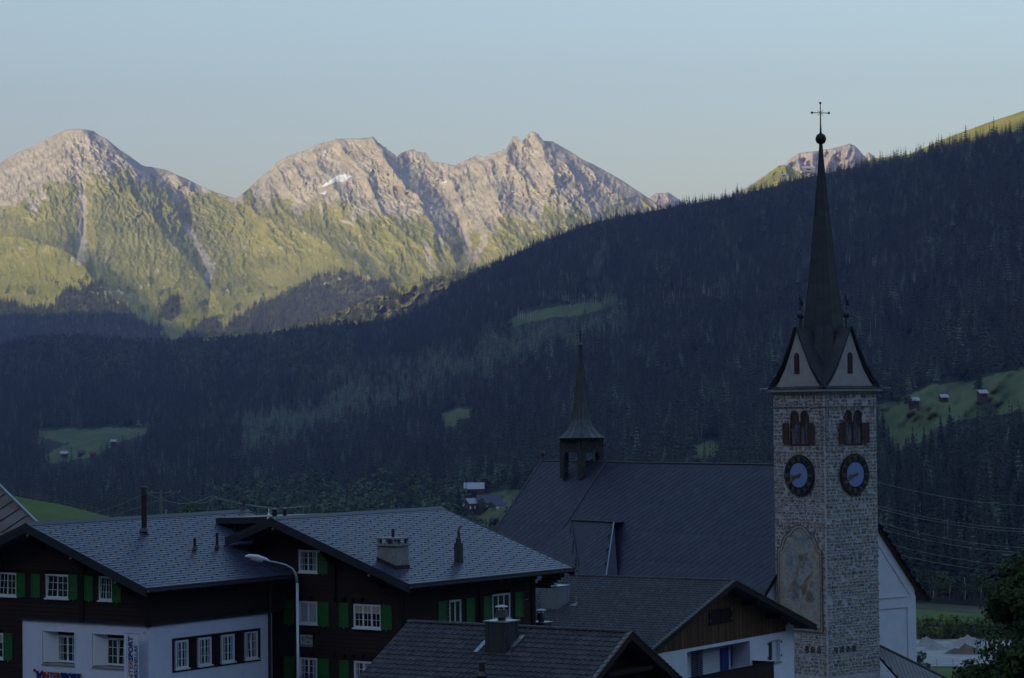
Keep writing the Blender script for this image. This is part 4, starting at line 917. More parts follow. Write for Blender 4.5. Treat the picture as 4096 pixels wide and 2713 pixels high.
def on2(q): return F2.hp(q,(0,YR,ZR),(0,-PT2,1))
# masonry chimney
p=on2(z2_(1195,592)); zt=F2.hx(z2_(1195,447),p.x)[1]; s=.52
ch=empty('chimney',(p.x,p.y,p.z-F2.zb)); ch.parent=B
def cpart(nm,m_,f): q=MB(Matrix.Translation((-p.x,-p.y,-p.z))); f(q); return q.build(nm,m_,ch)
cpart('chimney_stack',M_conc,lambda q:q.box(p.x-s,p.x+s,p.y-.05,p.y+1.15,p.z-.5,zt))
cpart('chimney_flashing',M_pipe,lambda q:q.hexa([(p.x-s-.04,p.y-.1,p.z-.15),(p.x+s+.04,p.y-.1,p.z-.15),(p.x+s+.04,p.y+1.2,p.z+.15),(p.x-s-.04,p.y+1.2,p.z+.15),(p.x-s-.04,p.y-.1,p.z+.17),(p.x+s+.04,p.y-.1,p.z+.17),(p.x+s+.04,p.y+1.2,p.z+.6),(p.x-s-.04,p.y+1.2,p.z+.6)]))
cpart('chimney_collar',M_conc,lambda q:q.box(p.x-s-.09,p.x+s+.09,p.y-.14,p.y+1.24,zt+.002,zt+.1))
for dx in (-s+.08,s-.08):
    for dy in (.03,.55,1.07): cpart('chimney_pier',M_conc,lambda q:q.box(p.x+dx-.08,p.x+dx+.08,p.y+dy-.08,p.y+dy+.08,zt+.102,zt+.34))
cpart('chimney_slab',M_conc,lambda q:q.box(p.x-s-.12,p.x+s+.12,p.y-.17,p.y+1.27,zt+.342,zt+.42))
q_=MB(Matrix.Translation((-p.x,-p.y,-p.z))); q_.tube([(p.x,p.y+.55,zt+.42),(p.x,p.y+.55,zt+.85)],.085,8); q_.build('chimney_pipe',M_pipe,ch)
# dark flue with twisted cowl
p=on2(z2_(1555,552)); zt=F2.hx(z2_(1555,430),p.x)[1]; b=F2.mb(); b.box(p.x-.17,p.x+.17,p.y-.17,p.y+.17,p.z-.3,zt); fl=b.build('metal_flue',M_metald,B)
b=F2.mb(); b.lathe([(.15,zt+.002),(.13,zt+.25)],8,(p.x,p.y,0)); b.tube([(p.x,p.y,zt+.25),(p.x+.05,p.y,zt+.45),(p.x-.02,p.y,zt+.62),(p.x+.16,p.y,zt+.86)],[.07,.09,.06,.08],6); b.box(p.x-.2,p.x-.06,p.y-.03,p.y+.03,zt+.16,zt+.22); b.build('cowl',M_metald,fl)
# fittings beyond the ridge
for q0,q1,r,m_ in ((z2_(392,275),z2_(392,217),.13,M_pipe),(z2_(457,272),z2_(457,214),.11,M_pipe)):
    y=8.3; x,zt=F2.hy(q1,y); b=F2.mb(); b.tube([(x,y,ZR-.7),(x,y,zt)],r,8); o=b.build('flue_pipe',m_,B); b=F2.mb(); b.tube([(x,y,zt),(x,y,zt+.04)],r*1.2,8); b.build('flue_cap',M_metal,o)
x,zt=F2.hy(z2_(355,212),8.1); b=F2.mb(); b.tube([(x,8.1,ZR-.25),(x,8.1,zt)],.03,6); b.lathe([(.1,ZR-.2),(.1,ZR+.02),(.05,ZR+.05),(.1,ZR+.12),(.04,ZR+.25)],8,(x,8.1,0)); b.build('mast',M_frame,B)
# honey sign
HSN=empty('honey_sign',(0,0,0),'small cream enamel sign for honey on the dark timber wall','sign'); HSN.matrix_world=Matrix.Translation((F2.O.x,F2.O.y,F2.zb))@Matrix.Rotation(F2.rot,4,'Z')
M_signc=mat('sign_cream',(.42,.43,.38),.6); M_ink=mat('sign_ink',(.02,.022,.025),.6)
b=F2.wall('x',0.0); b.box(6.04,6.86,.07,.09,-12.29,-11.68); b.build('sign_board',M_signc,HSN)
b=F2.wall('x',0.0); b.box(6.02,6.88,.06,.1,-11.679,-11.65); b.box(6.02,6.88,.06,.1,-12.32,-12.291); b.build('sign_frame',M_ink,HSN)
text('lettering','Honig',F2,'x',6.53,-11.88,.20,M_ink,HSN,dep=.095,ext=.004,bold=.004)
text('lettering','aus',F2,'x',6.42,-12.07,.15,M_ink,HSN,dep=.095,ext=.004,bold=.003)
text('lettering','eigener Imkerei',F2,'x',6.82,-12.25,.118,M_ink,HSN,dep=.095,ext=.004,bold=.002)
b=F2.wall('x',0.0)
for k,(rw) in enumerate((.07,.10,.115,.115,.10)): b.box(6.69-rw,6.69+rw,.091,.098,-11.77-.05*k-.042,-11.77-.05*k)
b.build('beehive_emblem',mat('sign_grey',(.2,.21,.19),.6),HSN)
# geranium box
FB=empty('flower_box',(0,0,0),'red geraniums in a window box low on the dark chalet','flower box'); FB.matrix_world=HSN.matrix_world.copy()
b=F2.wall('x',0.0); b.box(5.75,6.95,.16,.36,-14.12,-13.96); b.build('trough',M_woodb,FB)
b=F2.wall('x',0.0); rd=random.Random(4)
for k in range(90):
    u=rd.uniform(5.75,6.95); z=-13.96+rd.uniform(-.05,.2); n=.15+rd.uniform(0,.25); s=.035; b.add([(u-s,n,z),(u+s,n,z-s*.3),(u+s*.3,n+.02,z+s)],[(0,1,2)],0 if rd.random()<.5 else 1)
b.build('geraniums',[mat('red_petals',(.30,.015,.02),.7),mat('geranium_leaf',(.03,.07,.02),.8)],FB)
# ------------------------------------------------------------------ tiled roofs (ridge along local y)
def tiled_roof(fr,root,zr,p,xf,xbk,y0,y1,tw,tl,seed,most=300):
    rf=fr.mb(); th=.2
    rf.prism([(0,0,zr),(-xf,0,zr-p*xf),(-xf,0,zr-p*xf-th),(0,0,zr-th-.05),(xbk,0,zr-p*xbk-th),(xbk,0,zr-p*xbk)],(0,y0,0),(0,y1,0)); roof=rf.build('roof',M_under,root)
    up=Vector((xf,0,p*xf)); S=slope_frame((-xf,y1,zr-p*xf),(0,-1,0),up); ms,rk=lay(S,y1-y0,up.length-.1,tw,tl,0,None,.004,seed); pieces('roof_tile',pan_tmpl(tw,tl*1.1),ms,roof,M_tile,[r+ (0) for r in rk],most,'roof_tile_field',fr.T)
    S=slope_frame((xbk,y0,zr-p*xbk),(0,1,0),(-xbk,0,p*xbk)); ms,rk=lay(S,y1-y0,math.hypot(xbk,p*xbk)-.1,tw,tl,0,None,.004,seed+1)
    pieces('roof_tile',pan_tmpl(tw,tl*1.1),ms,roof,M_tile,rk,0,'roof_tile_field',fr.T)
    n=int((y1-y0)/.42)
    tm=[]; 
    for k in range(n): tm.append(Matrix.Translation((0,y0+(k+.5)*(y1-y0)/n,zr+.02)))
    aa=np.linspace(0,math.pi,6); v=[(math.cos(a)*.14,-.22,math.sin(a)*.11) for a in aa]+[(math.cos(a)*.12,.22,math.sin(a)*.09) for a in aa]; f=[(i,i+1,i+7,i+6) for i in range(5)]+[tuple(range(6))[::-1],tuple(range(6,12))]
    pieces('ridge_tile',(v,f),tm,roof,M_tile,None,300,None,fr.T)
    # stepped verge: barge board plus verge tiles
    for yy in (y0,y1):
        s_=-1 if yy==y0 else 1; b=fr.mb()
        for x1 in (-xf,xbk): b.prism([(0,0,zr+.0),(x1,0,zr-p*abs(x1)),(x1,0,zr-p*abs(x1)-.3),(0,0,zr-.3)],(0,yy+s_*.003,0),(0,yy+s_*.05,0))
        b.build('barge_board',M_wood if yy==y0 else M_woodb,roof)
        for x1 in (-xf,xbk):
            sg=1 if x1>0 else -1; L_=math.hypot(x1,p*x1); k=0; a=math.atan(p)
            while k*tl<L_-.2:
                d0=k*tl; d1=d0+tl*1.12; b=fr.mb(); pts=[(sg*d*math.cos(a),zr-d*math.sin(a)) for d in (d0,d1)]
                b.hexa([(pts[0][0],yy-s_*.10,pts[0][1]+.03),(pts[1][0],yy-s_*.10,pts[1][1]+.05),(pts[1][0],yy+s_*.075,pts[1][1]+.05),(pts[0][0],yy+s_*.075,pts[0][1]+.03),(pts[0][0],yy-s_*.10,pts[0][1]+.07),(pts[1][0],yy-s_*.10,pts[1][1]+.13),(pts[1][0],yy+s_*.075,pts[1][1]+.13),(pts[0][0],yy+s_*.075,pts[0][1]+.07)]); 
                if yy==y0: b.build('verge_tile',M_lich if sg<0 else M_tile,roof)
                k+=1
    return roof
M_lich=mat('lichened_tile',(.07,.062,.065),.8,col2=(.24,.25,.24),vscale=9,bump=.4,bscale=40)
def cowl_chimney(fr,parent,x,y,zbase,ztop,w,mat_,cowl=True,label=None,h2=.55):
    c=empty('chimney',(x,y,zbase-fr.zb)); c.parent=parent; 
    if label: c['label']=label
    T=Matrix.Translation((-x,-y,-zbase)); q=MB(T); q.box(x-w,x+w,y-w,y+w,zbase-1.2,ztop); q.build('chimney_casing',mat_,c)
    for k in (-.33,.33):
        q=MB(T); q.box(x+k*w*2-.012,x+k*w*2+.012,y-w-.02,y-w,zbase-.8,ztop); q.build('standing_seam',mat_,c); q=MB(T); q.box(x-w-.02,x-w,y+k*w*2-.012,y+k*w*2+.012,zbase-.8,ztop); q.build('standing_seam',mat_,c)
    q=MB(T); q.box(x-w-.06,x+w+.06,y-w-.06,y+w+.06,ztop+.002,ztop+.05); q.build('chimney_plate',M_metal,c)
    if cowl:
        q=MB(T); q.lathe([(.17,ztop+.05),(.17,ztop+.16),(.29,ztop+.18),(.22,ztop+h2*.9)],12,(x,y,0)); q.build('cowl_skirt',M_metald,c)
        q=MB(T); 
        for k in range(4): a=k*1.57+.4; q.box(x+.17*math.cos(a)-.015,x+.17*math.cos(a)+.015,y+.17*math.sin(a)-.015,y+.17*math.sin(a)+.015,ztop+h2*.9,ztop+h2*1.15)
        q.build('cowl_stay',M_metald,c)
        q=MB(T); q.lathe([(.29,ztop+h2*1.13),(.22,ztop+h2*1.2),(.02,ztop+h2*1.28)],12,(x,y,0)); q.build('cowl_hood',M_metal,c)
    else:
        q=MB(T); q.tube([(x,y,ztop+.05),(x,y,ztop+.5)],.13,10); q.build('chimney_pipe',M_conc,c)
    return c
# ---- nearest tiled roof, bottom centre
F3=Frame(z3_(1425,400),105,33,-22); Cc=F3.root('house','house with a near dark tiled roof cut by the bottom edge','house')
tiled_roof(F3,Cc,-9.35,.56,5.2,6.0,0,11.4,.30,.345,5)
b=F3.mb(); b.prism([(0,0,-9.9),(-4.9,0,-12.6),(-4.9,0,-22),(5.6,0,-22),(5.6,0,-13.0)],(0,1.0,0),(0,10.6,0)); b.build('wall',M_wood,Cc)
w=F3.wall('y',1.0); w.box(-3.0,-1.0,.002,.04,-14,-11.6); w.build('white_wall_panel',M_white,Cc)
window(F3,'y',-2.15,-1.35,-13.6,-11.75,Cc,1,2,1,off=1.0,dep=.08)
for z,x in ((-10.9,1.6),(-11.9,3.4)): b=F3.mb(); b.box(-x,x+.4,.1,1.0,z-.18,z); b.build('purlin_end',M_woodb,Cc)
def on3(q): return F3.hp(q,(0,0,-9.35),(-.56,0,1))
p=on3(z3_(765,508)); zt=F3.hx(z3_(765,352),p.x)[1]; cowl_chimney(F3,Cc,p.x+.55,p.y,p.z,zt,.52,M_metald,label='dark sheet metal chimney with a pale plate and round cowl')
p=on3(z3_(702,618)); zt=F3.hx(z3_(702,545),p.x)[1]; flue(F3,p.x,p.y,p.z-.1,zt,.13,Cc,cap=False)
for q in ((670,505),(850,480)):
    p=on3(z3_(*q)); b=F3.mb(); b.beam((p.x,p.y,p.z+.08),(p.x+.75,p.y-.05,p.z+.50),.22,.03); b.build('flashing',M_metal,Cc)
# ---- house behind it with the brown gable
F4=Frame(z3_(1930,162),150,33,-25); Dd=F4.root('house','white house with brown boarded gable and dark tiled roof before the tower','house')
tiled_roof(F4,Dd,-10.34,.325,10.6,10.84,0,12.2,.30,.345,11)
gz=lambda x:-10.34-.325*abs(x)-.3
b=F4.mb(); b.box(-9.8,10.0,2.7,11.6,-25,-14.2); b.prism([(-9.7,0,-14.2),(0,0,-11.0),(9.9,0,-14.2)],(0,1.3,0),(0,11.6,0)); b.build('inner_wall',M_white,Dd)
x=-9.9
while x<9.3:
    zt=min(gz(x+.07),gz(x)); 
    if zt>-14.05: w=F4.wall('y',1.3); w.box(x,x+.128,.0,.06+.012*random.random(),-14.08,zt); w.build('vertical_board',M_brown,Dd)
    x+=.14
H4=[(-3.75,4.15,-17.2,-14.28),(6.62,8.2,-15.88,-14.52),(-8.6,-5.96,-16.2,-14.72)]
w=F4.wall('y',1.22); wall_holes(w,-9.8,10.1,-25,-14.09,H4,1.3); w.build('plaster_wall',M_white,Dd)
w=F4.wall('y',1.22); w.box(9.05,10.1,-1.4,-.004,-14.2,-13.72); w.add([(9.3,0,-14.09),(10.1,0,-14.09),(10.1,0,-13.6),(9.3,0,-13.4)],[(0,1,2,3)]); w.build('plaster_return',M_white,Dd)
b=F4.mb(); b.box(10.1,10.12,1.22,11.5,-25,-13.8); b.build('side_wall',M_white,Dd)
def y4(q,y): return F4.hy(z3_(*q),y)
bk=2.5
b=F4.wall('y',bk+.02); b.box(-5.5,6,-.02,0,-17.2,-14.1); b.build('balcony_wall',M_white,Dd)
a,zt=y4((1718,490),bk); b2,zb2=y4((1772,600),bk)
w=F4.wall('y',bk); n=22
for k in range(n): z=-17+(zt+17)*k/n; w.box(a,b2,.02,.06,z,z+(zt+17)/n*.7)
w.build('louvred_shutter',mat('blue_grey_louvre',(.06,.08,.13),.6),Dd)
w=F4.wall('y',bk); w.box((a+b2)/2-.03,(a+b2)/2+.03,.02,.09,-17,zt); w.build('shutter_rail',M_metal,Dd)
a,zt=y4((1858,478),bk); m1,_=y4((1893,478),bk); m2,_=y4((1898,478),bk); b2,_=y4((1955,478),bk)
w=F4.wall('y',bk); w.box(a,m1,.02,.09,-17,zt); w.build('blue_door',M_blue,Dd)
w=F4.wall('y',bk); w.box(m1,m2+.06,.02,.12,-17,zt+.02); w.build('door_frame',M_frame,Dd)
w=F4.wall('y',bk); w.box(m2+.07,b2,.02,.07,-15.9,zt); w.build('blue_blind',mat('slate_blue_blind',(.045,.085,.26),.7),Dd)
w=F4.wall('y',bk); w.box(m2+.1,b2+.8,.02,.75,-17,-16.0); w.build('balcony_cabinet',M_white,Dd)
w=F4.wall('y',bk); w.box(m2+.05,b2+.86,.0,.8,-16.0,-15.93); w.build('cabinet_top',M_frame,Dd)
a,zt=y4((1700,605),-.2); b2,z2b=y4((2118,567),-.2)
zr_=(zt+z2b)/2
k=a
while k<b2-.05: w=F4.wall('y',-.2); w.box(k,min(k+.135,b2),-.02,.025,-18,zr_); w.build('railing_board',M_wood,Dd); k+=.145
w=F4.wall('y',-.2); w.box(a-.05,b2+.05,-.06,.07,zr_+.002,zr_+.06); w.build('handrail',M_woodb,Dd)
b=F4.mb(); b.box(b2-.05,b2,-.18,1.2,-18,zr_-.02); b.build('railing_return',M_wood,Dd)
b=F4.mb(); b.box(b2-.09,b2+.03,-.18,1.2,zr_-.018,zr_+.04); b.build('handrail',M_woodb,Dd)
b=F4.mb(); b.box(a,b2,-.15,2.5,-17.4,-17.2); b.build('balcony_slab',M_conc,Dd)
window(F4,'y',6.64,7.55,-15.86,-14.54,Dd,1,1,1,off=1.22,dep=-.22,curtain='side',sill=False)
w=F4.wall('y',1.22); w.box(7.56,8.19,-.3,-.26,-15.87,-14.53); w.build('window_reveal',M_white,Dd)
w=F4.wall('y',1.22); w.box(6.5,8.3,-.2,.1,-15.97,-15.885); w.build('sill',M_metal,Dd)
for u in (6.5,8.32):
    for z in (-15.6,-14.75): w=F4.wall('y',1.22); w.box(u-.02,u+.02,.0,.06,z,z+.14); w.build('hinge',M_metald,Dd)
w=F4.wall('y',1.22); w.box(-8.6,-7.0,-.3,-.24,-16.2,-14.72); w.build('window_pane',M_glass,Dd)
# shuttered hatch in the gable
w=F4.wall('y',1.3); w.box(-1.02,.40,.075,.12,-12.82,-12.05); w.build('hatch_shutter',M_woodb,Dd); w=F4.wall('y',1.3); w.box(.43,1.84,.075,.12,-12.82,-12.05); w.build('hatch_shutter',M_woodb,Dd)
w=F4.wall('y',1.3); w.box(-1.1,1.92,.07,.16,-12.93,-12.83); w.build('hatch_sill',M_woodb,Dd)
for u in (-.98,1.72):
    for z in (-12.75,-12.2): w=F4.wall('y',1.3); w.box(u,u+.1,.121,.14,z,z+.04); w.box(u,u+.03,.122,.142,z,z+.14); w.build('hinge',M_metal,Dd)
for x_ in (3.2,6.4): b=F4.mb(); z=gz(x_); b.box(x_-.12,x_+.12,.1,1.3,z-.35,z-.05); b.build('purlin_end',M_woodb,Dd)
b=F4.mb(); b.tube([(10.95,-.15,-13.98),(10.95,12.3,-13.98)],.075,8); b.build('gutter',M_metal,Dd)
def on4(q): return F4.hp(q,(0,0,-10.34),(-.325,0,1))
p=on4(z3_(1035,288)); zt=F4.hx(z3_(1035,178),p.x)[1]; cowl_chimney(F4,Dd,p.x+.55,p.y,p.z,zt,.62,M_metal,cowl=False,label='pale sheet metal chimney box with a short pipe')
p=on4(z3_(1158,270)); flue(F4,p.x,p.y,p.z-.05,p.z+.55,.05,Dd,cap=False,ring=False,mat_=M_metal)
p=on4(z3_(1143,276)); b=F4.mb(); b.add([(p.x,p.y+.25,p.z+.06),(p.x,p.y-.2,p.z+.06),(p.x+.3,p.y-.2,p.z+.3)],[(0,1,2)]); b.box(p.x,p.x+.1,p.y-.2,p.y+.2,p.z,p.z+.07); b.build('flashing',M_metal,Dd)
# low lean-to between the houses with the dark cowl chimney
Ee=F4.root('annex','low timber annex with cowled chimney squeezed between two chalets','annex')
p=F4.at_d(z3_(990,383),140); b=F4.mb(); b.box(p.x-2.5,p.x+2.0,p.y-.8,p.y+4.5,-25,p.z-.9); b.build('wall',M_brown,Ee); b=F4.mb(); b.hexa([(p.x-2.8,p.y-1.0,p.z-1.1),(p.x+2.3,p.y-1.0,p.z-1.1),(p.x+2.3,p.y+4.8,p.z-.75),(p.x-2.8,p.y+4.8,p.z-.75),(p.x-2.8,p.y-1.0,p.z-.95),(p.x+2.3,p.y-1.0,p.z-.95),(p.x+2.3,p.y+4.8,p.z-.6),(p.x-2.8,p.y+4.8,p.z-.6)]); b.build('roof',M_metald,Ee)
cowl_chimney(F4,Ee,p.x,p.y,p.z-.9,p.z+.35,.42,M_metald,h2=.6)
# ================================================================== church: tower, nave, belfry
g_=lambda x,y:(x*K,y*K)
FT=Frame(g_(1910,1300),190,51,-36.0)
M_mortar=mat('pale_lime_mortar',(.50,.475,.50),.95,var=.15,vscale=3,bump=.5,bscale=25)
M_stone=tint_mat('rubble_stone',[(.12,.13,.15),(.26,.265,.275),(.17,.18,.21),(.40,.38,.35),(.22,.16,.14),(.33,.31,.28),(.33,.20,.12),(.12,.13,.15),(.40,.38,.36)],.9,.2,.35,3,.6,14,.03)
M_quoin=tint_mat('quoin_stone',[(.26,.23,.22),(.34,.31,.28),(.24,.17,.14),(.30,.29,.28)],.9,.2,.3,3,.6,14,.03)
M_gable=mat('warm_render',(.40,.36,.36),.95,var=.14,vscale=1.2,bump=.3,bscale=40)
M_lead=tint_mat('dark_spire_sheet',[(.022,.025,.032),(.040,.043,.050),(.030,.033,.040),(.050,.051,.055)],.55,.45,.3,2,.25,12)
M_leadl=tint_mat('lighter_spire_sheet',[(.045,.052,.058),(.078,.087,.09),(.058,.066,.070)],.5,.5,.3,2,.25,12)
M_wire=mat('iron',(.02,.022,.028),.5,metal=.4)
M_gold=mat('gold_paint',(.22,.145,.03),.5,metal=.3,var=.2,vscale=9)
TW,TD=5.84,5.5   # tower plan: along x (right face) and y (left face)
T=FT.root('church_tower','tall square rubble stone church tower with clocks and slender dark spire','tower')
zc=1.15
b=FT.mb(); b.box(.06,TW-.06,.06,TD-.06,-36,-2.95); b.box(.06,TW-.06,.06,TD-.06,-.3,zc)
for x in (.06,TW-.61):
    for y in (.06,TD-.61): b.box(x,x+.55,y,y+.55,-2.95,-.3)
b.build('mortar_core',M_mortar,T)
# openings of the bell storey: (centre u, sign)
def prismface(side,poly,n0,n1):
    w=FT.wall(side,0.0); w.prism([(u,0,z) for u,z in poly],(0,n0,0),(0,n1,0)); return w
# features that interrupt the stonework, per face: list of (u0,u1,z0,z1)
CL=(2.60,-5.2,1.56); CRt=(3.12,-5.18,1.56)
fres=lambda u,z: (-16.9<z<-9.05) and (.42<u<5.1) and z < -9.05-((abs(u-2.75)/2.35)**2)*1.75
def stones(side,W,seed):
    rd=random.Random(seed); out=[]; z=-20.3
    _a,_b=np.meshgrid(np.arange(24)/4.,np.arange(100)/4.); pnz=fbm(_a*.9+seed*9,_b*.7,4)
    clk=CL if side=='x' else CRt; uc=2.62 if side=='x' else 3.15
    while z<zc-.35:
        big=1.25 if z>-3.6 else 1.0
        h=rd.choice([.17,.20,.23,.26,.31])*big; u=.05+rd.uniform(0,.1)
        while u<W-.05:
            q=(u<.5 or u>W-.55); w=rd.uniform(.24,.55)*big*(1.25 if rd.random()<.12 else 1)
            if q: w=rd.uniform(.35,.62)
            w=min(w,W-.03-u)
            if w<.1: break
            cu=u+w/2; czz=z+h/2; skip=False
            if (cu-clk[0])**2+(czz-clk[1])**2<(clk[2]-.08)**2: skip=True
            if side=='x' and fres(cu,czz): skip=True
            if abs(cu-uc)<1.12 and -2.95<czz<-.62: skip=True
            if abs(cu-uc)<.95 and -.62<=czz<-.25: skip=True
            if rd.random()<.018: skip=True        # putlog holes
            if float(pnz[min(len(pnz)-1,int((czz+21)*4)),min(23,int(cu*4))])>.36 and rd.random()<.5: skip=True
            if not skip:
                pr=rd.uniform(.0,.05); j=.034; rr=[rd.uniform(0,.06) for _ in range(8)]
                dzj=rd.uniform(-.03,.03); a,b_,c,d=u+j,u+w-j,z+j+dzj,z+h-j+dzj-(rd.uniform(0,.08) if rd.random()<.3 else 0); m=.03
                v=[(a+rr[0],.0,c+rr[1]),(b_-rr[2],.0,c+rr[3]),(b_-rr[4],.0,d-rr[5]),(a+rr[6],.0,d-rr[7]),(a+m+rr[0],.05+pr,c+m*.6+rr[1]*.5),(b_-m-rr[2],.05+pr,c+m*.6+rr[3]*.5),(b_-m-rr[4],.05+pr,d-m*.6-rr[5]*.5),(a+m+rr[6],.05+pr,d-m*.6-rr[7]*.5)]
                out.append((w*h,v,q,rd.random()))
            u+=w+(rd.uniform(.05,.2) if rd.random()<.12 else 0)
        z+=h
    return out
fc=[(4,5,6,7),(0,1,5,4),(1,2,6,5),(2,3,7,6),(3,0,4,7)]
for side,W,sd in (('x',TD,3),('y',TW,4)):
    st=sorted(stones(side,W,sd),key=lambda s:-s[0]); ring=FT.wall(side,.06)
    Wm=ring.M
    for a,v,q,t in st[:150]:
        me=bpy.data.meshes.new('stone'); me.from_pydata([tuple(Wm@Vector(p)) for p in v],[],fc); me.materials.append(M_quoin if q else M_stone); link('stone',me,T)
    V=[];Fc=[];mi=[];tn=[]
    for a,v,q,t in st[150:]:
        n=len(V); V+=[tuple(Wm@Vector(p)) for p in v]; Fc+=[tuple(i+n for i in f) for f in fc]; mi+=[1 if q else 0]*5; tn+=[t]*8
    me=bpy.data.meshes.new('stonework'); me.from_pydata(V,[],Fc); me.materials.append(M_stone); me.materials.append(M_quoin); me.polygons.foreach_set('material_index',mi); a=me.attributes.new('tint','FLOAT','POINT'); a.data.foreach_set('value',tn); me.update(); o=link('stonework',me,T); o['kind']='stuff'
# plaster skin on bell storey between openings (walls with real openings)
for side,W,uc in (('x',TD,2.62),('y',TW,3.15)):
    w=FT.wall(side,.05); wall_holes(w,.5,W-.5,-2.95,-.62,[(uc-1.02,uc+1.02,-2.93,-.63)],.3); w.build('mortar_face',M_mortar,T)
    w=FT.wall(side,.06); w.box(.06,uc-1.03,-.5,-.02,-2.95,-.3); w.box(uc+1.03,W-.06,-.5,-.02,-2.95,-.3)
    n=7
    for s in (-1,1):
        cx=uc+s*.53
        for k in range(n):      # spandrels round the two arches
            a0=math.pi*k/n; a1=math.pi*(k+1)/n; r=.44
            w.hexa([(cx+r*math.cos(a1),-.4,-.72+r*math.sin(a1)),(cx+r*math.cos(a0),-.4,-.72+r*math.sin(a0)),(cx+r*math.cos(a0),-.02,-.72+r*math.sin(a0)),(cx+r*math.cos(a1),-.02,-.72+r*math.sin(a1)),(cx+r*1.17*math.cos(a1),-.4,-.1),(cx+r*1.17*math.cos(a0),-.4,-.1),(cx+r*1.17*math.cos(a0),-.02,-.1),(cx+r*1.17*math.cos(a1),-.02,-.1)])
    w.box(uc-.09,uc+.09,-.4,-.02,-2.95,-.1); w.build('pier',M_mortar,T)
    # stone arches
    for s in (-1,1):
        cx=uc+s*.53; w=FT.wall(side,.06)
        for k in range(9):
            a0=math.pi*k/9+.03; a1=math.pi*(k+1)/9-.03; r0,r1=.46,.60
            w.hexa([(cx+r0*math.cos(a1),0,-.72+r0*math.sin(a1)),(cx+r0*math.cos(a0),0,-.72+r0*math.sin(a0)),(cx+r0*math.cos(a0),.05,-.72+r0*math.sin(a0)),(cx+r0*math.cos(a1),.05,-.72+r0*math.sin(a1)),(cx+r1*math.cos(a1),0,-.72+r1*math.sin(a1)),(cx+r1*math.cos(a0),0,-.72+r1*math.sin(a0)),(cx+r1*math.cos(a0),.05,-.72+r1*math.sin(a0)),(cx+r1*math.cos(a1),.05,-.72+r1*math.sin(a1))])
        w.build('arch_ring',M_gable,T)
        # louvred arch head
        w=FT.wall(side,.04); r=.44; arc=[(cx+r*math.cos(t),0,-.72+r*math.sin(t)) for t in np.linspace(0,math.pi,13)]
        inn=[(cx+(r-.07)*math.cos(t),0,-.72+(r-.07)*math.sin(t)) for t in np.linspace(math.pi,0,13)]; 
        for i in range(12): w.prism([arc[i],arc[i+1],inn[11-i],inn[12-i]],(0,-.06,0),(0,.02,0))
        w.box(cx-r,cx-r+.07,-.06,.02,-1.12,-.72); w.box(cx+r-.07,cx+r,-.06,.02,-1.12,-.72); lh=w.build('louvre_head',M_shutter_red,T)
        z=-1.08
        while z<-.36:
            hw=math.sqrt(max(.01,(r-.06)**2-max(0,z+.72)**2)); w=FT.wall(side,.04); w.hexa([(cx-hw,-.05,z+.05),(cx+hw,-.05,z+.05),(cx+hw,.015,z),(cx-hw,.015,z),(cx-hw,-.05,z+.07),(cx+hw,-.05,z+.07),(cx+hw,.015,z+.02),(cx-hw,.015,z+.02)]); w.build('slat',M_shutter_red,lh); z+=.088
    w=FT.wall(side,.04)
    for s in ((uc-1.0,uc+1.0,-1.26,-1.12),(uc-1.0,uc+1.0,-2.95,-2.80),(uc-1.0,uc-.90,-2.8,-1.26),(uc+.9,uc+1.0,-2.8,-1.26),(uc-.1,uc+.1,-2.8,-1.26)): w.box(s[0],s[1],-.08,.05,s[2],s[3])
    fr_=w.build('bell_window_frame',M_shutter_red,T)
    if side=='x': rng=((uc+1.0,uc+1.66,0),(uc-1.68,uc-1.0,0)); dz=(-2.78,-1.24)
    else: rng=((uc-1.66,uc-1.0,0),(uc+1.0,uc+1.62,0)); dz=(-2.85,-1.24)
    for a,b_,_ in rng: shutter(FT,side,a,b_,dz[0],dz[1],T,off=.0,dep=.12,mat_=M_shutter_red,panels=1,louvre=True)
    # things inside the bell chamber: column, far wall lit through
    w=FT.wall(side,.0); w.tube([(uc+(.42 if side=='x' else -.52),-.9,-2.9),(uc+(.42 if side=='x' else -.52),-.9,-.5)],.14,10); w.build('inner_column',M_conc,T)
b=FT.mb(); b.box(.3,TW-.3,.3,TD-.3,-3.1,-2.9); b.build('bell_floor',M_woodb,T)
b=FT.mb(); b.lathe([(.75,-2.4),(.6,-2.0),(.45,-1.5),(.3,-1.25),(.05,-1.2)],14,(TW/2,TD/2,0)); b.build('bell',M_pipe,T)
# string course and cornice
b=FT.mb(); b.box(-.07,TW+.07,-.07,TD+.07,-.02,.06); b.build('string_course',M_conc,T)
b=FT.mb(); b.box(-.12,TW+.12,-.12,TD+.12,zc-.16,zc); b.box(-.3,TW+.3,-.3,TD+.3,zc+.002,zc+.16); b.build('cornice',M_conc,T)
b=FT.mb(); b.tube([(TW+.3,-.25,zc+.26),(TW+1.15,-.35,zc+.22)],.06,6); b.build('waterspout',M_conc,T)
b=FT.mb(); b.tube([(-.3,TD+.2,zc+.26),(-.75,TD+.6,zc+.2)],.1,6); b.build('waterspout',M_conc,T)
for side,W in (('x',TD),('y',TW)):
    for u in (.5,.28+W*.5+.9,W-.4):
        w=FT.wall(side,.06); w.box(u-.012,u+.012,.05,.075,-.65,.35); w.build('iron_anchor',M_wire,T)
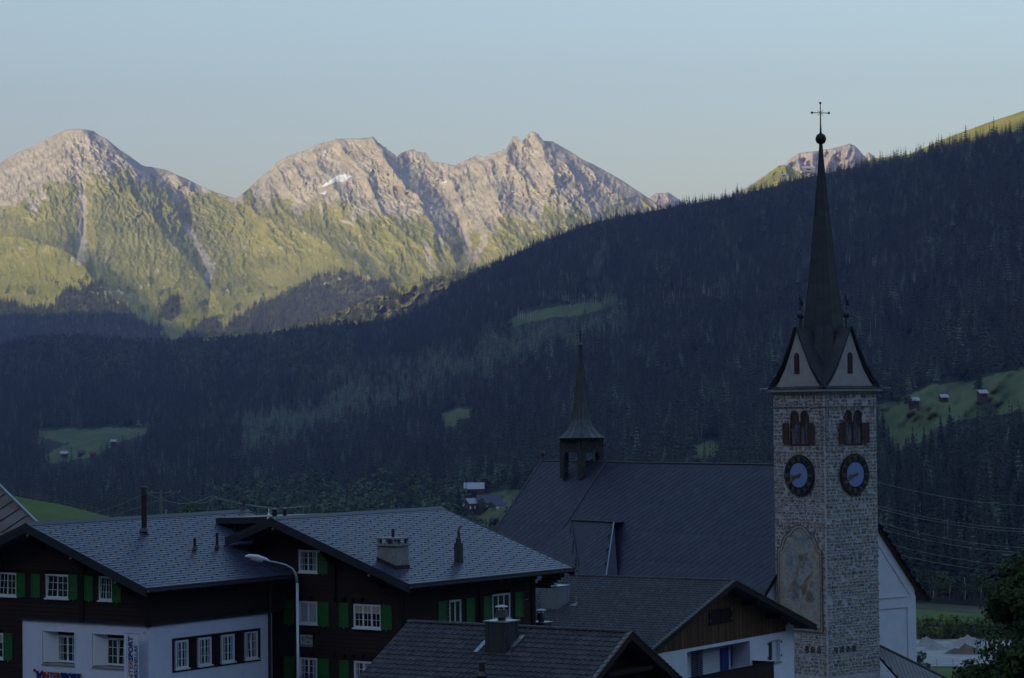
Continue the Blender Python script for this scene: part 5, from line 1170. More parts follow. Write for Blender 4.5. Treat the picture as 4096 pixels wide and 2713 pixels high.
# four gables with rendered triangles and steep roofs
GH_=4.75; zg=zc+.16
cx,cy=TW/2,TD/2
prof=[(0,GH_),(.12,3.95),(.24,3.2),(.49,1.8),(.75,.78),(1.0,.05)]   # half-width fraction, height (flared)
def gpoly(hw,inset=0): 
    r=[(f*(hw-inset),zg+h-inset*1.4) for f,h in prof]; return [( -u,z) for u,z in r[::-1]][:-1]+r
for side,W in (('x',TD),('y',TW)):
    for opp in (0,1):
        u0=W/2; depth=TW if side=='x' else TD; off=.0 if not opp else depth
        P_=gpoly(W/2,.12); w=FT.wall(side,off if not opp else off); nn=(-.12,0.0) if not opp else (.0,.12)
        w.prism([(u0+u,0,z) for u,z in P_]+[(u0+W/2-.1,0,zg),(u0-W/2+.1,0,zg)],(0,nn[0],0),(0,nn[1],0)); w.build('gable_wall',M_gable,T)
    # dark raking edge in front
        w=FT.wall(side,off); o2=(0.0,.2) if not opp else (-.2,.0)
        pr=gpoly(W/2+.22,-.02)
        for i in range(len(pr)-1):
            (ua,za),(ub,zb)=pr[i],pr[i+1]; nx_,nz_=-(zb-za),(ub-ua); l=math.hypot(nx_,nz_); nx_,nz_=nx_/l*.13,nz_/l*.13
            if nz_<0: nx_,nz_=-nx_,-nz_
            w.prism([(u0+ua,0,za),(u0+ub,0,zb),(u0+ub+nx_,0,zb+nz_),(u0+ua+nx_,0,za+nz_)],(0,o2[0]+.003,0),(0,o2[1],0))
        w.build('raking_edge',M_fascia,T)
    w=FT.wall(side,0.0); uu=W/2+(.04 if side=='x' else -.03); r=.27
    arch=[(uu+r*math.cos(t),0,zg+2.55+r*math.sin(t)) for t in np.linspace(0,math.pi,9)]; w.prism(arch+[(uu-r,0,zg+1.2),(uu+r,0,zg+1.2)],(0,.001,0),(0,.03,0)); lv=w.build('gable_louvre',M_shutter_red,T)
    z=zg+1.27
    while z<zg+2.6: w=FT.wall(side,0.0); w.hexa([(uu-r+.03,.031,z),(uu+r-.03,.031,z),(uu+r-.03,.07,z-.03),(uu-r+.03,.07,z-.03),(uu-r+.03,.031,z+.04),(uu+r-.03,.031,z+.04),(uu+r-.03,.07,z),(uu-r+.03,.07,z)]); w.build('slat',M_shutter_red,lv); z+=.12
# cross roofs (two intersecting flared prisms)
for side in ('x','y'):
    W=TD if side=='x' else TW; depth=TW if side=='x' else TD; w=FT.wall(side,0.0); pr=gpoly(W/2+.2)
    lo=[(u,z-.14) for u,z in pr][::-1]; 
    vs=[(W/2+u,.0,z) for u,z in pr]; n=len(vs)
    w.add([(u,-.001,z) for u,_,z in vs]+[(u,-depth+.001,z) for u,_,z in vs],[(i,i+1,n+i+1,n+i) for i in range(n-1)]); w.build('cross_roof',M_lead,T)
    # standing plates
    for s in (-1,1):
        for i in range(5):
            pa,pb=prof[i],prof[i+1]; k0=.1
            w=FT.wall(side,0.0); hw=W/2+.2
            a=(W/2+s*pa[0]*hw,zg+pa[1]+.02); c=(W/2+s*pb[0]*hw,zg+pb[1]+.02)
            for j in range(3):
                d0=-depth*.02-j*1.0; d1=d0-.97; w.add([(a[0],d0,a[1]),(c[0],d0,c[1]),(c[0],d1,c[1]),(a[0],d1,a[1])],[(0,1,2,3)])
            w.build('roof_plate',M_lead,T)
# spire: octagon, concave taper
z_top=20.29
sp=[(zg+.2,2.45),(zg+2.2,2.0),(zg+4.2,1.68),(zg+7,1.33),(zg+10,.98),(zg+13,.64),(zg+15.5,.38),(zg+17.5,.2),(20.25,.10)]
ang0=math.pi/8
def spr(z): return float(np.interp(z,[a for a,_ in sp],[r for _,r in sp]))
z=zg+.3
while z<20.0:
    h=max(.36,.62-.012*(z)); z2=min(z+h,20.1)
    for k in range(8):
        a0=ang0+k*math.pi/4; a1=a0+math.pi/4; r0=spr(z); r1=spr(z2)
        mid=(a0+a1)/2; 
        b=FT.mb(); p=lambda r,a,zz:(cx+r*math.cos(a),cy+r*math.sin(a),zz)
        b.add([p(r0*1.012+.012,a0,z),p(r0*1.012+.012,a1,z),p(r1+.004,a1,z2),p(r1+.004,a0,z2),p(r0*.97,a0,z),p(r0*.97,a1,z)],[(0,1,2,3),(0,4,5,1)])
        if r0>.5: pass
        b.build('spire_plate',M_lead if k in (3,4,5) else M_leadl,T)  # front sides get the darker sheet, the rest the lighter one
    z=z2
b=FT.mb(); b.tube([(cx,cy,zz) for zz,_ in sp],[r*.95 for _,r in sp],8); b.build('spire_core',M_lead,T)
for k in range(8):
    a=ang0+k*math.pi/4; b=FT.mb(); b.tube([(cx+(r+.01)*math.cos(a),cy+(r+.01)*math.sin(a),zz) for zz,r in sp],[.035]*len(sp),5); b.build('spire_hip',M_lead,T)
b=FT.mb(); b.lathe([(.08,20.1),(.11,20.25),(.31,20.34),(.41,20.56),(.41,20.76),(.31,20.98),(.11,21.1),(.07,21.25)],14,(cx,cy,0)); b.build('spire_ball',M_wire,T,smooth=True)
b=FT.mb(); b.tube([(cx,cy,21.1),(cx,cy,21.7),(cx,cy,23.4)],[.09,.055,.03],6)
zc2=22.68; u=Vector((math.sin(R(0)),0,0)); 
b.tube([(cx-.44,cy+.44,zc2+.03),(cx+.44,cy-.44,zc2-.03)],.035,6)
for dx,dz in ((.2,.2),(-.2,.2),(.2,-.2),(-.2,-.2)): b.tube([(cx,cy,zc2),(cx+dx*.75,cy-dx*.75,zc2+dz*1.1)],.016,4); b.tube([(cx+dx*.35,cy-dx*.35,zc2+dz*.5),(cx+dx*.55,cy-dx*.55,zc2+dz*.5)],.012,4); b.tube([(cx+dx*.5,cy-dx*.5,zc2+dz*.75),(cx+dx*.5,cy-dx*.5,zc2+dz*.5)],.012,4)
b.build('spire_cross',M_wire,T)
for dx,dz in ((-.46,.03),(.46,-.03),(0,.76)):
    b=FT.mb(); b.lathe([(.02,-.1),(.09,-.05),(.09,.05),(.02,.1)],8,(cx+dx,cy-dx,zc2+dz)); b.build('cross_knob',M_wire,T)
# finials on the gable tips with ball and little flag
for (x,y) in ((.35,cy),(cx,.35),(TW-.35,cy),(cx,TD-.35)):
    zz=zg+GH_+.02; b=FT.mb(); b.tube([(x,y,zz-.3),(x,y,zz+.8)],.09,8); fo=b.build('finial_post',M_metald,T)
    b=FT.mb(); b.lathe([(.05,zz+.72),(.22,zz+.8),(.27,zz+.98),(.2,zz+1.16),(.04,zz+1.24)],12,(x,y,0)); b.build('finial_ball',M_metald,fo,smooth=True)
    b=FT.mb(); b.tube([(x,y,zz+1.2),(x,y,zz+2.5)],.022,5); b.box(x-.01,x+.28,y-.012,y+.012,zz+1.75,zz+2.05); b.box(x-.16,x+.16,y-.012,y+.012,zz+2.15,zz+2.2); b.build('finial_flag',M_wire,fo)
# clocks
M_dial=mat('navy_clock_ring',(.008,.012,.035),.5); M_blue2=mat('pale_blue_dial',(.20,.27,.52),.6)
for side,(uc,zc_,rr) in (('x',CL),('y',CRt)):
    ck=empty('clock',(0,0,0)); ck.parent=T
    def disc(nm,r0,n0,n1,m_,seg=40):
        w=FT.wall(side,0.0); w.prism([(uc+r0*math.cos(t),0,zc_+r0*math.sin(t)) for t in np.linspace(0,2*math.pi,seg+1)[:-1]],(0,n0,0),(0,n1,0)); return w.build(nm,m_,ck)
    disc('clock_rim',1.56,.06,.15,M_wire); disc('clock_ring',1.48,.151,.17,M_dial); disc('clock_dial',.93,.171,.18,M_blue2)
    w=FT.wall(side,0.0)
    for r_ in (1.46,):
        for i in range(48):
            a0=i*math.pi/24; a1=a0+math.pi/24
            w.hexa([(uc+r*math.cos(a),n,zc_+r*math.sin(a)) for n in (.171,.185) for r,a in ((r_,a0),(r_,a1),(r_-.025,a1),(r_-.025,a0))])
    w.build('gold_edge',M_gold,ck)
    for i,nm in enumerate(['XII','I','II','III','IIII','V','VI','VII','VIII','IX','X','XI']):
        a=-i*math.pi/6; cu=bpy.data.curves.new('numeral','FONT'); cu.body=nm; cu.size=.50; cu.align_x='CENTER'; cu.align_y='CENTER'; cu.extrude=.008; cu.offset=.008; cu.resolution_u=2; cu.space_character=.85
        to=bpy.data.objects.new('n',cu); COL.objects.link(to); me=bpy.data.meshes.new_from_object(to.evaluated_get(bpy.context.evaluated_depsgraph_get())); bpy.data.objects.remove(to); bpy.data.curves.remove(cu); me.materials.clear(); me.materials.append(M_gold)
        o=link('numeral',me,ck)
        if side=='x': B=Matrix(((0,0,-1,-.18),(-1,0,0,uc),(0,1,0,zc_-FT.zb),(0,0,0,1)))
        else: B=Matrix(((1,0,0,uc),(0,0,-1,-.18),(0,1,0,zc_-FT.zb),(0,0,0,1)))
        o.matrix_local=B@Matrix.Rotation(a,4,'Z')@Matrix.Translation((0,1.2,0))@Matrix.Diagonal((.62 if len(nm)>2 else .75,.95,1,1))
    sg=-1 if side=='x' else 1
    def hand(nm,ang,l,wd,tail,n):
        d=(sg*math.sin(R(ang)),math.cos(R(ang))); q=(-d[1],d[0]); w=FT.wall(side,0.0); pt=lambda s,t:(uc+d[0]*s+q[0]*t,0,zc_+d[1]*s+q[1]*t)
        w.prism([pt(-tail,-wd*.5),pt(-tail,wd*.5),pt(l*.6,wd*.35),pt(l*.72,wd*1.3),pt(l,0),pt(l*.72,-wd*1.3),pt(l*.6,-wd*.35)],(0,n,0),(0,n+.02,0)); w.build(nm,M_gold,ck)
    hand('minute_hand',240,1.32,.09,.30,.22); hand('hour_hand',260,.86,.13,.22,.26)
    w=FT.wall(side,0.0); w.prism([(uc+.09*math.cos(t),0,zc_+.09*math.sin(t)) for t in np.linspace(0,6.28,9)[:-1]],(0,.18,0),(0,.32,0)); w.build('clock_hub',M_gold,ck)
# faded wall painting with moulded border
def fresco_mat():
    m=bpy.data.materials.new('faded_fresco'); m.use_nodes=True; N=m.node_tree.nodes; L=m.node_tree.links; b=N['Principled BSDF']; b.inputs['Roughness'].default_value=.95; b.inputs['Specular IOR Level'].default_value=.1
    tc=N.new('ShaderNodeTexCoord'); mp=N.new('ShaderNodeMapping'); L.new(tc.outputs['Object'],mp.inputs[0])
    n=N.new('ShaderNodeTexNoise'); n.inputs['Scale'].default_value=.55; n.inputs['Detail'].default_value=7; n.inputs['Roughness'].default_value=.62; n.inputs['Distortion'].default_value=.8; L.new(mp.outputs[0],n.inputs[0])
    r=N.new('ShaderNodeValToRGB'); e=r.color_ramp.elements; cs=[(.28,(.16,.19,.24)),(.42,(.30,.31,.33)),(.50,(.38,.355,.33)),(.60,(.38,.32,.27)),(.74,(.30,.22,.18))]
    while len(e)<5: e.new(.5)
    for i,(p,c) in enumerate(cs): e[i].position=p; e[i].color=(*c,1)
    L.new(n.outputs[0],r.inputs[0]); n2=N.new('ShaderNodeTexNoise'); n2.inputs['Scale'].default_value=5; n2.inputs['Detail'].default_value=8; L.new(mp.outputs[0],n2.inputs[0])
    mr=N.new('ShaderNodeMapRange'); mr.inputs[1].default_value=.3; mr.inputs[2].default_value=.7; mr.inputs[3].default_value=.72; mr.inputs[4].default_value=1.25; L.new(n2.outputs[0],mr.inputs[0])
    hs=N.new('ShaderNodeHueSaturation'); L.new(r.outputs[0],hs.inputs['Color']); L.new(mr.outputs[0],hs.inputs['Value']); L.new(hs.outputs[0],b.inputs['Base Color']); return m
M_fr=fresco_mat(); 
out=[(.42,-17.0),(.42,-10.85),(.72,-10.75),(1.0,-10.1),(1.28,-9.72),(1.62,-9.62),(2.0,-9.2),(2.5,-8.98),(3.0,-8.98),(3.5,-9.2),(3.88,-9.62),(4.22,-9.72),(4.5,-10.1),(4.8,-10.75),(5.1,-10.85),(5.1,-17.0)]
w=FT.wall('x',0.0); w.prism([(u,0,z) for u,z in out],(0,.0,0),(0,.055,0)); fp=w.build('mural_panel',M_fr,T,label='faded old painting in a curved border')
M_bord=mat('red_brown_border',(.20,.125,.11),.9,var=.25,vscale=4)
cxp,czp=2.76,-13.2
for ins,wd in ((.0,.07),(.2,.035)):
    w=FT.wall('x',0.0); pts=[(u+(ins if u<cxp else -ins),z+(ins if z<czp else -ins)) for u,z in out]
    for i in range(len(pts)):
        a,b_=pts[i],pts[(i+1)%len(pts)]; w.beam((a[0],.065,a[1]),(b_[0],.065,b_[1]),wd,.05,up=(0,1,0))
    w.build('mural_border',M_bord,fp)
# painted masses of the mural: generic robed figures as thin relief plaster patches
rd=random.Random(12)
_pc=[(.20,.11,.085),(.17,.09,.075),(.36,.36,.38),(.33,.34,.37),(.26,.20,.14),(.15,.15,.17),(.24,.22,.19)]
_pt=[]
for _k in range(34):
    _t=rd.uniform(0,1); _a=rd.uniform(0,6.28); _r=rd.uniform(0,1)**.6; _pt.append((2.75+_r*1.55*math.cos(_a),-13.1+_r*1.9*math.sin(_a),rd.uniform(.12,.42),rd.uniform(.18,.6),_pc[_k%7],rd.uniform(-.9,.9)))
for (u,z,ru,rz,c,dr) in _pt:
    w=FT.wall('x',0.0); P=[]
    for k in range(16):
        t=k*math.pi/8; s=rd.uniform(.7,1.15); a=ru*s*math.cos(t); c_=rz*s*math.sin(t); P.append((u+a*math.cos(dr)-c_*math.sin(dr),0,z+a*math.sin(dr)+c_*math.cos(dr)))
    w.prism(P,(0,.056,0),(0,.057+rd.uniform(.002,.02),0)); w.build('painted_figure_patch',mat('mural_patch',tuple(.68*v_+.32*w_ for v_,w_ in zip(c,(.33,.31,.29))),.95,spec=.1,var=.3,vscale=3.5),fp)
# blind arcade near the base
for side,us in (('x',(.9,1.55,2.2)),('y',(.95,1.6,2.25,2.9))):
    for u_ in us:
        w=FT.wall(side,.06); w.prism([(u_+.2*math.cos(t),0,-18.3+.2*math.sin(t)) for t in np.linspace(0,math.pi,7)]+[(u_-.2,0,-18.6),(u_+.2,0,-18.6)],(0,.051,0),(0,.058,0)); w.build('blind_arch',M_metald,T)
# ------------------------------------------------------------------ nave
Nv=FT.root('church','long white church nave with steep dark slate roof joined to the tower','church')
XR,ZRN=7.35,-4.68; YG=5.72; YM=33.4; YEND=42.3
npro=[(0,0),(5.0,-5.55),(7.0,-7.85),(8.7,-9.75),(10.05,-10.95)]   # half-section (flared eaves)
def nz(u): return ZRN+float(np.interp(abs(u),[a for a,_ in npro],[b_ for _,b_ in npro]))
b=FT.mb()
for s in (-1,1):
    for i in range(4):
        (u0,h0),(u1,h1)=npro[i],npro[i+1]; b.hexa([(XR+s*u0,YG-.35,ZRN+h0-.25),(XR+s*u1,YG-.35,ZRN+h1-.25),(XR+s*u1,YM,ZRN+h1-.25),(XR+s*u0,YM,ZRN+h0-.25),(XR+s*u0,YG-.35,ZRN+h0),(XR+s*u1,YG-.35,ZRN+h1),(XR+s*u1,YM,ZRN+h1),(XR+s*u0,YM,ZRN+h0)])
nr=b.build('roof',M_slate_d,Nv)
ms=[];rk=[]
for i in range(4):
    (u0,h0),(u1,h1)=npro[i],npro[i+1]; up=Vector((u1-u0,0,h0-h1)); S=slope_frame((XR-u1,YM,ZRN+h1+.004),(0,-1,0),up); a,c=lay_diamond(S,YM-YG+.35,up.length,.56,inside=(lambda x,y,i=i: i==3 or y>.3),seed=i); ms+=a; rk+=c
pieces('slate',diamond_tmpl(.56),ms,nr,M_slate_d,rk,300,'slate_field',FT.T)
ms=[]
for i in range(4):
    (u0,h0),(u1,h1)=npro[i],npro[i+1]; up=Vector((-(u1-u0),0,h0-h1)); S=slope_frame((XR+u1,YG-.35,ZRN+h1+.004),(0,1,0),up); a,c=lay_diamond(S,YM-YG+.35,up.length,.56,seed=i); ms+=a
pieces('slate',diamond_tmpl(.56),ms,nr,M_slate_d,None,0,'slate_field',FT.T)
b=FT.mb(); b.tube([(XR,YG-.4,ZRN+.04),(XR,YM,ZRN+.04)],.09,6); b.build('ridge_roll',M_metald,nr)
b=FT.mb()
for s in (-1,1):
    for i in range(4):
        (u0,h0),(u1,h1)=npro[i],npro[i+1]; b.prism([(XR+s*u0,0,ZRN+h0+.05),(XR+s*u1,0,ZRN+h1+.05),(XR+s*u1,0,ZRN+h1-.33),(XR+s*u0,0,ZRN+h0-.33)],(0,YG-.42,0),(0,YG-.36,0))
b.build('verge_board',M_woodb,nr)
b=FT.mb()
for k in range(1): 
    for s in (-1,1):
        for i in range(4):
            (u0,h0),(u1,h1)=npro[i],npro[i+1]; b.hexa([(XR+s*u0,YG-.35,ZRN+h0-.30),(XR+s*u1,YG-.35,ZRN+h1-.30),(XR+s*u1,YG+.0,ZRN+h1-.30),(XR+s*u0,YG,ZRN+h0-.30),(XR+s*u0,YG-.35,ZRN+h0-.26),(XR+s*u1,YG-.35,ZRN+h1-.26),(XR+s*u1,YG,ZRN+h1-.26),(XR+s*u0,YG,ZRN+h0-.26)])
b.build('soffit',M_brown,nr)
HW=8.75
b=FT.mb(); b.prism([(XR-HW,0,-36),(XR+HW,0,-36),(XR+HW,0,nz(HW)-.3),(XR+7,0,nz(7)-.3),(XR+5,0,nz(5)-.3),(XR,0,ZRN-.35),(XR-5,0,nz(5)-.3),(XR-7,0,nz(7)-.3),(XR-HW,0,nz(HW)-.3)],(0,YG,0),(0,YM-.1,0)); b.build('wall',M_white,Nv)
# raised bands on the white front
w=FT.wall('y',YG)
zp=-15.35
w.box(XR+1,XR+HW+.02,.004,.11,zp-.9,zp); w.box(XR+HW-.95,XR+HW+.03,.001,.12,-36,zp-.901); w.box(XR+1,XR+HW-.96,.0,.02,zp-.96,zp-.905)
w.build('wall_band',M_white,Nv)
w=FT.wall('y',YG); w.box(XR+1,XR+HW-.95,.111,.2,zp-.04,zp+.05); w.build('wall_cornice',M_white,Nv)
w=FT.wall('y',YG)
for i in range(1,4):
    (u0,h0),(u1,h1)=npro[i-1],npro[i]; w.hexa([(XR+u0,.0,ZRN+h0-1.45),(XR+u1-.0,.0,ZRN+h1-1.45),(XR+u1,.08,ZRN+h1-1.45),(XR+u0,.08,ZRN+h0-1.45),(XR+u0,.0,ZRN+h0-.45),(XR+u1,.0,ZRN+h1-.45),(XR+u1,.08,ZRN+h1-.45),(XR+u0,.08,ZRN+h0-.45)])
w.build('raking_band',M_white,Nv)
# choir with its own steeper roof and hipped apse
cpro=[(0,0),(4.2,-5.4),(6.1,-8.2),(7.6,-10.3)]
b=FT.mb()
for s in (-1,1):
    for i in range(3):
        (u0,h0),(u1,h1)=cpro[i],cpro[i+1]; e0=YEND+u0*.20; e1=YEND+u1*.20; b.hexa([(XR+s*u0,YM,ZRN+h0-.2),(XR+s*u1,YM,ZRN+h1-.2),(XR+s*u1,e1,ZRN+h1-.2),(XR+s*u0,e0,ZRN+h0-.2),(XR+s*u0,YM,ZRN+h0+.03),(XR+s*u1,YM,ZRN+h1+.03),(XR+s*u1,e1,ZRN+h1+.03),(XR+s*u0,e0,ZRN+h0+.03)])
b.add([(XR,YEND,ZRN),(XR-7.6,YEND+1.52,ZRN-10.3),(XR+7.6,YEND+1.52,ZRN-10.3)],[(0,1,2)])
cr=b.build('choir_roof',M_slate_d,Nv)
ms=[];rk=[]
for i in range(3):
    (u0,h0),(u1,h1)=cpro[i],cpro[i+1]; up=Vector((u1-u0,0,h0-h1)); y1=YEND+u1*.2; S=slope_frame((XR-u1,y1,ZRN+h1+.035),(0,-1,0),up); L_=up.length
    a,c=lay_diamond(S,y1-YM,L_,.60,inside=lambda x,y,u0=u0,u1=u1,L_=L_,y1=y1,i=i: (i==2 or y>.32) and x>(y/L_)*(u1-u0)*.2,seed=20+i); ms+=a; rk+=c
pieces('slate',diamond_tmpl(.60),ms,cr,M_slate_c if 'M_slate_c' in globals() else M_slate_d,rk,250,'slate_field',FT.T)
b=FT.mb(); b.tube([(XR,YM,ZRN+.06),(XR,YEND,ZRN+.06)],.09,6); b.tube([(XR,YEND,ZRN+.05)]+[(XR-u,YEND+u*.2,ZRN+h+.05) for u,h in cpro[1:]],.09,6); b.tube([(XR-u*.985,YM,ZRN+h*1.0+.28) for u,h in [(0,-.2),(5.0,-5.7),(7,-8.0),(8.7,-9.9)]],.08,6); b.build('hip_roll',M_metald,cr)
b=FT.mb(); b.prism([(XR-7.4,0,-36),(XR+7.4,0,-36),(XR+7.4,0,ZRN-10.4),(XR,0,ZRN-.4),(XR-7.4,0,ZRN-10.4)],(0,YM,0),(0,YEND-.05,0)); b.build('choir_wall',M_white,Nv)
b=FT.mb(); b.tube([(XR,YEND-.15,ZRN),(XR,YEND-.15,ZRN+.5)],.09,6); b.lathe([(.07,ZRN+.5),(.21,ZRN+.58),(.24,ZRN+.68),(.21,ZRN+.82),(.10,ZRN+.92),(.02,ZRN+.97)],10,(XR,YEND-.15,0)); b.build('finial',M_metald,cr)
# steep side turret roof breaking the nave slope
def onN(q): 
    n=Vector((-1.10,0,1)); return FT.hp(q,(XR,0,ZRN+.05),n)
Aq,Bq=onN(g_(1320,1203)),onN(g_(1419,1208)); Eq=onN(g_(1236,1290)); Fq=onN(g_(1428,1338))
Ab=FT.hp(g_(1320,1203),(Aq.x-1.1,0,0),(1,0,0)); Bb=FT.hp(g_(1419,1208),(Aq.x-1.1,0,0),(1,0,0))
Dq=FT.hp(g_(1342,1345),(Aq.x-4.75,0,0),(1,0,0)); Cq=FT.hp(g_(1400,1345),(Aq.x-4.75,0,0),(1,0,0))
def quadfaces(nm,pts,m_):
    b=FT.mb(); b.add([tuple(p) for p in pts],[tuple(range(len(pts)))]); return b.build(nm,m_,tr)
b=FT.mb(); b.add([tuple(v) for v in (Ab,Bb,Vector((Aq.x+1.5,Bb.y,Bb.z-.02)),Vector((Aq.x+1.5,Ab.y,Ab.z-.02)))],[(0,1,2,3)]); tr=b.build('side_roof',M_under,Nv)
def slate_on(tri,a,seed,nm='slate',most=60):
    p0,p1,p2=tri[0],tri[1],tri[2]; ux=(p1-p0); n=ux.cross(p2-p0).normalized()
    if n.x>0: n=-n
    S=slope_frame(p0,ux,n.cross(ux)); Si=S.inverted(); P2=[(Si@p) for p in tri]; xs=[p.x for p in P2]; ys=[p.y for p in P2]; x0,y0=min(xs),min(ys)
    S2=S@Matrix.Translation((x0,y0,0)); poly=[(p.x-x0,p.y-y0) for p in P2]
    b=FT.mb(); nn=n*-.05; b.add([tuple(p+nn) for p in tri],[tuple(range(len(tri)))]); b.build('roof_face',M_slate_d,tr)
    _cx=sum(p[0] for p in poly)/len(poly); _cy=sum(p[1] for p in poly)/len(poly)
    def ins(x,y): return bool(inpoly(poly,np.array([_cx+(x-_cx)*1.12]),np.array([_cy+(y-_cy)*1.1]))[0])
    ms,rk=lay_diamond(S2,max(xs)-x0,max(ys)-y0,a,ins,seed); pieces('slate',diamond_tmpl(a),ms,tr,M_slate_d,rk,most,'slate_field',FT.T)
slate_on([Dq,Cq,Bb,Ab],.5,31); slate_on([Eq,Dq,Ab],.5,32); quadfaces('roof_cheek',[Cq,Fq,Bb],M_slate_d)
b=FT.mb(); b.tube([Ab+Vector((0,0,.05)),Bb+Vector((0,0,.05))],.07,6); b.tube([Ab,Dq],.05,5); b.build('hip_roll',M_metald,tr); b=FT.mb(); b.tube([Bb+Vector((0,0,.03)),Cq+Vector((-.03,0,0))],.06,6); b.build('valley_flashing',M_metal,tr)
# belfry astride the ridge
by=g_(1345,1070); yb=FT.hx(by,XR)[0]
Bf=empty('ridge_turret',(XR,yb,ZRN-FT.zb)); Bf.parent=Nv; Bf['label']='small shingled bell turret with flared dark spire'
TB=Matrix.Translation((-XR,-yb,-ZRN)); M_shin=tint_mat('weathered_shingle',[(.035,.030,.032),(.075,.065,.066),(.05,.044,.045),(.095,.085,.084)],.85,.2,.3,6)
zt=FT.hx(g_(1345,1012),XR)[1]; s=1.36   # half width
rot45=Matrix.Rotation(R(4),4,'Z')
def bmb(): return MB(TB@Matrix.Translation((XR,yb,0))@rot45@Matrix.Translation((-XR,-yb,0)))
x0,x1,y0,y1=XR-s,XR+s,yb-s,yb+s
for (px_,py_) in ((x0,y0),(x0,y1-.5),(x1-.5,y0),(x1-.5,y1-.5)):
    zb2=nz(px_+.25-XR)-.2 if px_<XR else nz(px_+.25-XR)-.2
    b=bmb(); b.box(px_,px_+.5,py_,py_+.5,zb2,zt-.9); lg=b.build('turret_leg',M_under,Bf)
    z=zb2; ms=[]
    t=(([(-.07,0,.03),(.07,0,.03),(.07,.16,.005),(-.07,.16,.005)]),[(0,1,2,3)])
    while z<zt-1.0:
        for (ox,oy,ux) in ((px_,py_+.5,(0,-1,0)),(px_,py_,(1,0,0)),(px_+.5,py_,(0,1,0)),(px_+.5,py_+.5,(-1,0,0))):
            S=slope_frame((ox,oy,z),ux,(0,0,1))
            for k in range(4): ms.append(S@Matrix.Translation((.0625+k*.125-(.03 if int(z*10)%2 else 0),0,0)))
        z+=.14
    pieces('shingle',t,ms,lg,M_shin,None,0,'shingle_field',bmb().M)
# body above arches, with curved braces
b=bmb(); b.box(x0+.03,x1-.03,y0+.03,y1-.03,zt-1.15,zt-.02); bb=b.build('turret_body',M_under,Bf); ms=[]; t=(([(-.085,0,.03),(.085,0,.03),(.085,.19,.005),(-.085,.19,.005)]),[(0,1,2,3)])
z=zt-1.28
while z<zt-.1:
    for (ox,oy,ux) in ((x0,y1,(0,-1,0)),(x0,y0,(1,0,0)),(x1,y0,(0,1,0)),(x1,y1,(-1,0,0))):
        S=slope_frame((ox,oy,z),ux,(0,0,1))
        for k in range(int(2*s/.172)): ms.append(S@Matrix.Translation((.086+k*.172,0,random.uniform(0,.01)))@Matrix.Rotation(random.gauss(0,.03),4,'Z'))
    z+=.155
pieces('shingle',t,ms,bb,M_shin,[random.random() for _ in ms],250,'shingle_field',bmb().M)
for (a,c,sx) in ((y0+.5,1,0),(y1-.5,-1,0)):
    for xx in (x0+.05,x1-.25):
        b=bmb(); pts=[(a+c*.5*(1-math.cos(t)),zt-1.15-.75*(1-math.sin(t))) for t in np.linspace(0,math.pi/2,7)]
        b.prism([(xx,p[0],p[1]) for p in pts]+[(xx,a,zt-1.15)],(0,0,0),(.2,0,0)); b.build('brace',M_shin,Bf)
for (a,c) in ((x0+.5,1),(x1-.5,-1)):
    for yy in (y0+.05,y1-.25):
        b=bmb(); pts=[(a+c*.5*(1-math.cos(t)),zt-1.15-.75*(1-math.sin(t))) for t in np.linspace(0,math.pi/2,7)]
        b.prism([(p[0],yy,p[1]) for p in pts]+[(a,yy,zt-1.15)],(0,0,0),(0,.2,0)); b.build('brace',M_shin,Bf)
b=bmb(); b.lathe([(.42,zt-1.75),(.34,zt-1.5),(.22,zt-1.25),(.05,zt-1.15)],12,(XR,yb,0)); b.build('turret_bell',M_pipe,Bf)
ztop=FT.hx(g_(1344,802),XR)[1]; hh=ztop-zt
spf=[(0,2.25),(.05,1.66),(.12,1.18),(.19,.92),(.27,.80),(.45,.60),(.65,.38),(.82,.21),(.90,.10),(1.0,.05)]
sq=lambda t:(.62 if t<.03 else 1)
M8=math.pi/8
def trr(t): return float(np.interp(t,[a for a,_ in spf],[r for _,r in spf]))
tt=0
while tt<.885:
    t2=min(.89,tt+.042)
    for k in range(8):
        a0=M8+k*math.pi/4; a1=a0+math.pi/4; b=bmb(); p=lambda r,a,t_:(XR+r*math.cos(a),yb+r*math.sin(a),zt+hh*t_)
        b.add([p(trr(tt)+.015,a0,tt),p(trr(tt)+.015,a1,tt),p(trr(t2),a1,t2),p(trr(t2),a0,t2),p(trr(tt)-.03,a0,tt),p(trr(tt)-.03,a1,tt)],[(0,1,2,3),(0,4,5,1)]); b.build('spire_plate',M_leadl,Bf)
    tt=t2
b=bmb(); b.tube([(XR,yb,zt+hh*t_) for t_,_ in spf],[r*.96 for _,r in spf],8); b.build('turret_spire_core',M_lead,Bf)
for k in range(8):
    a=M8+k*math.pi/4; b=bmb(); b.tube([(XR+(r+.02)*math.cos(a),yb+(r+.02)*math.sin(a),zt+hh*t_) for t_,r in spf],[.035]*len(spf),4); b.build('spire_hip',M_metald,Bf)
b=bmb(); b.lathe([(.05,ztop-.1),(.18,ztop),(.23,ztop+.15),(.17,ztop+.3),(.04,ztop+.38)],10,(XR,yb,0)); b.build('turret_ball',M_metald,Bf)
b=bmb(); b.tube([(XR,yb,ztop+.3),(XR,yb,ztop+1.45)],.03,5); b.tube([(XR-.3,yb+.3,ztop+1.05),(XR+.3,yb-.3,ztop+1.05)],.025,5); b.build('turret_cross',M_wire,Bf)
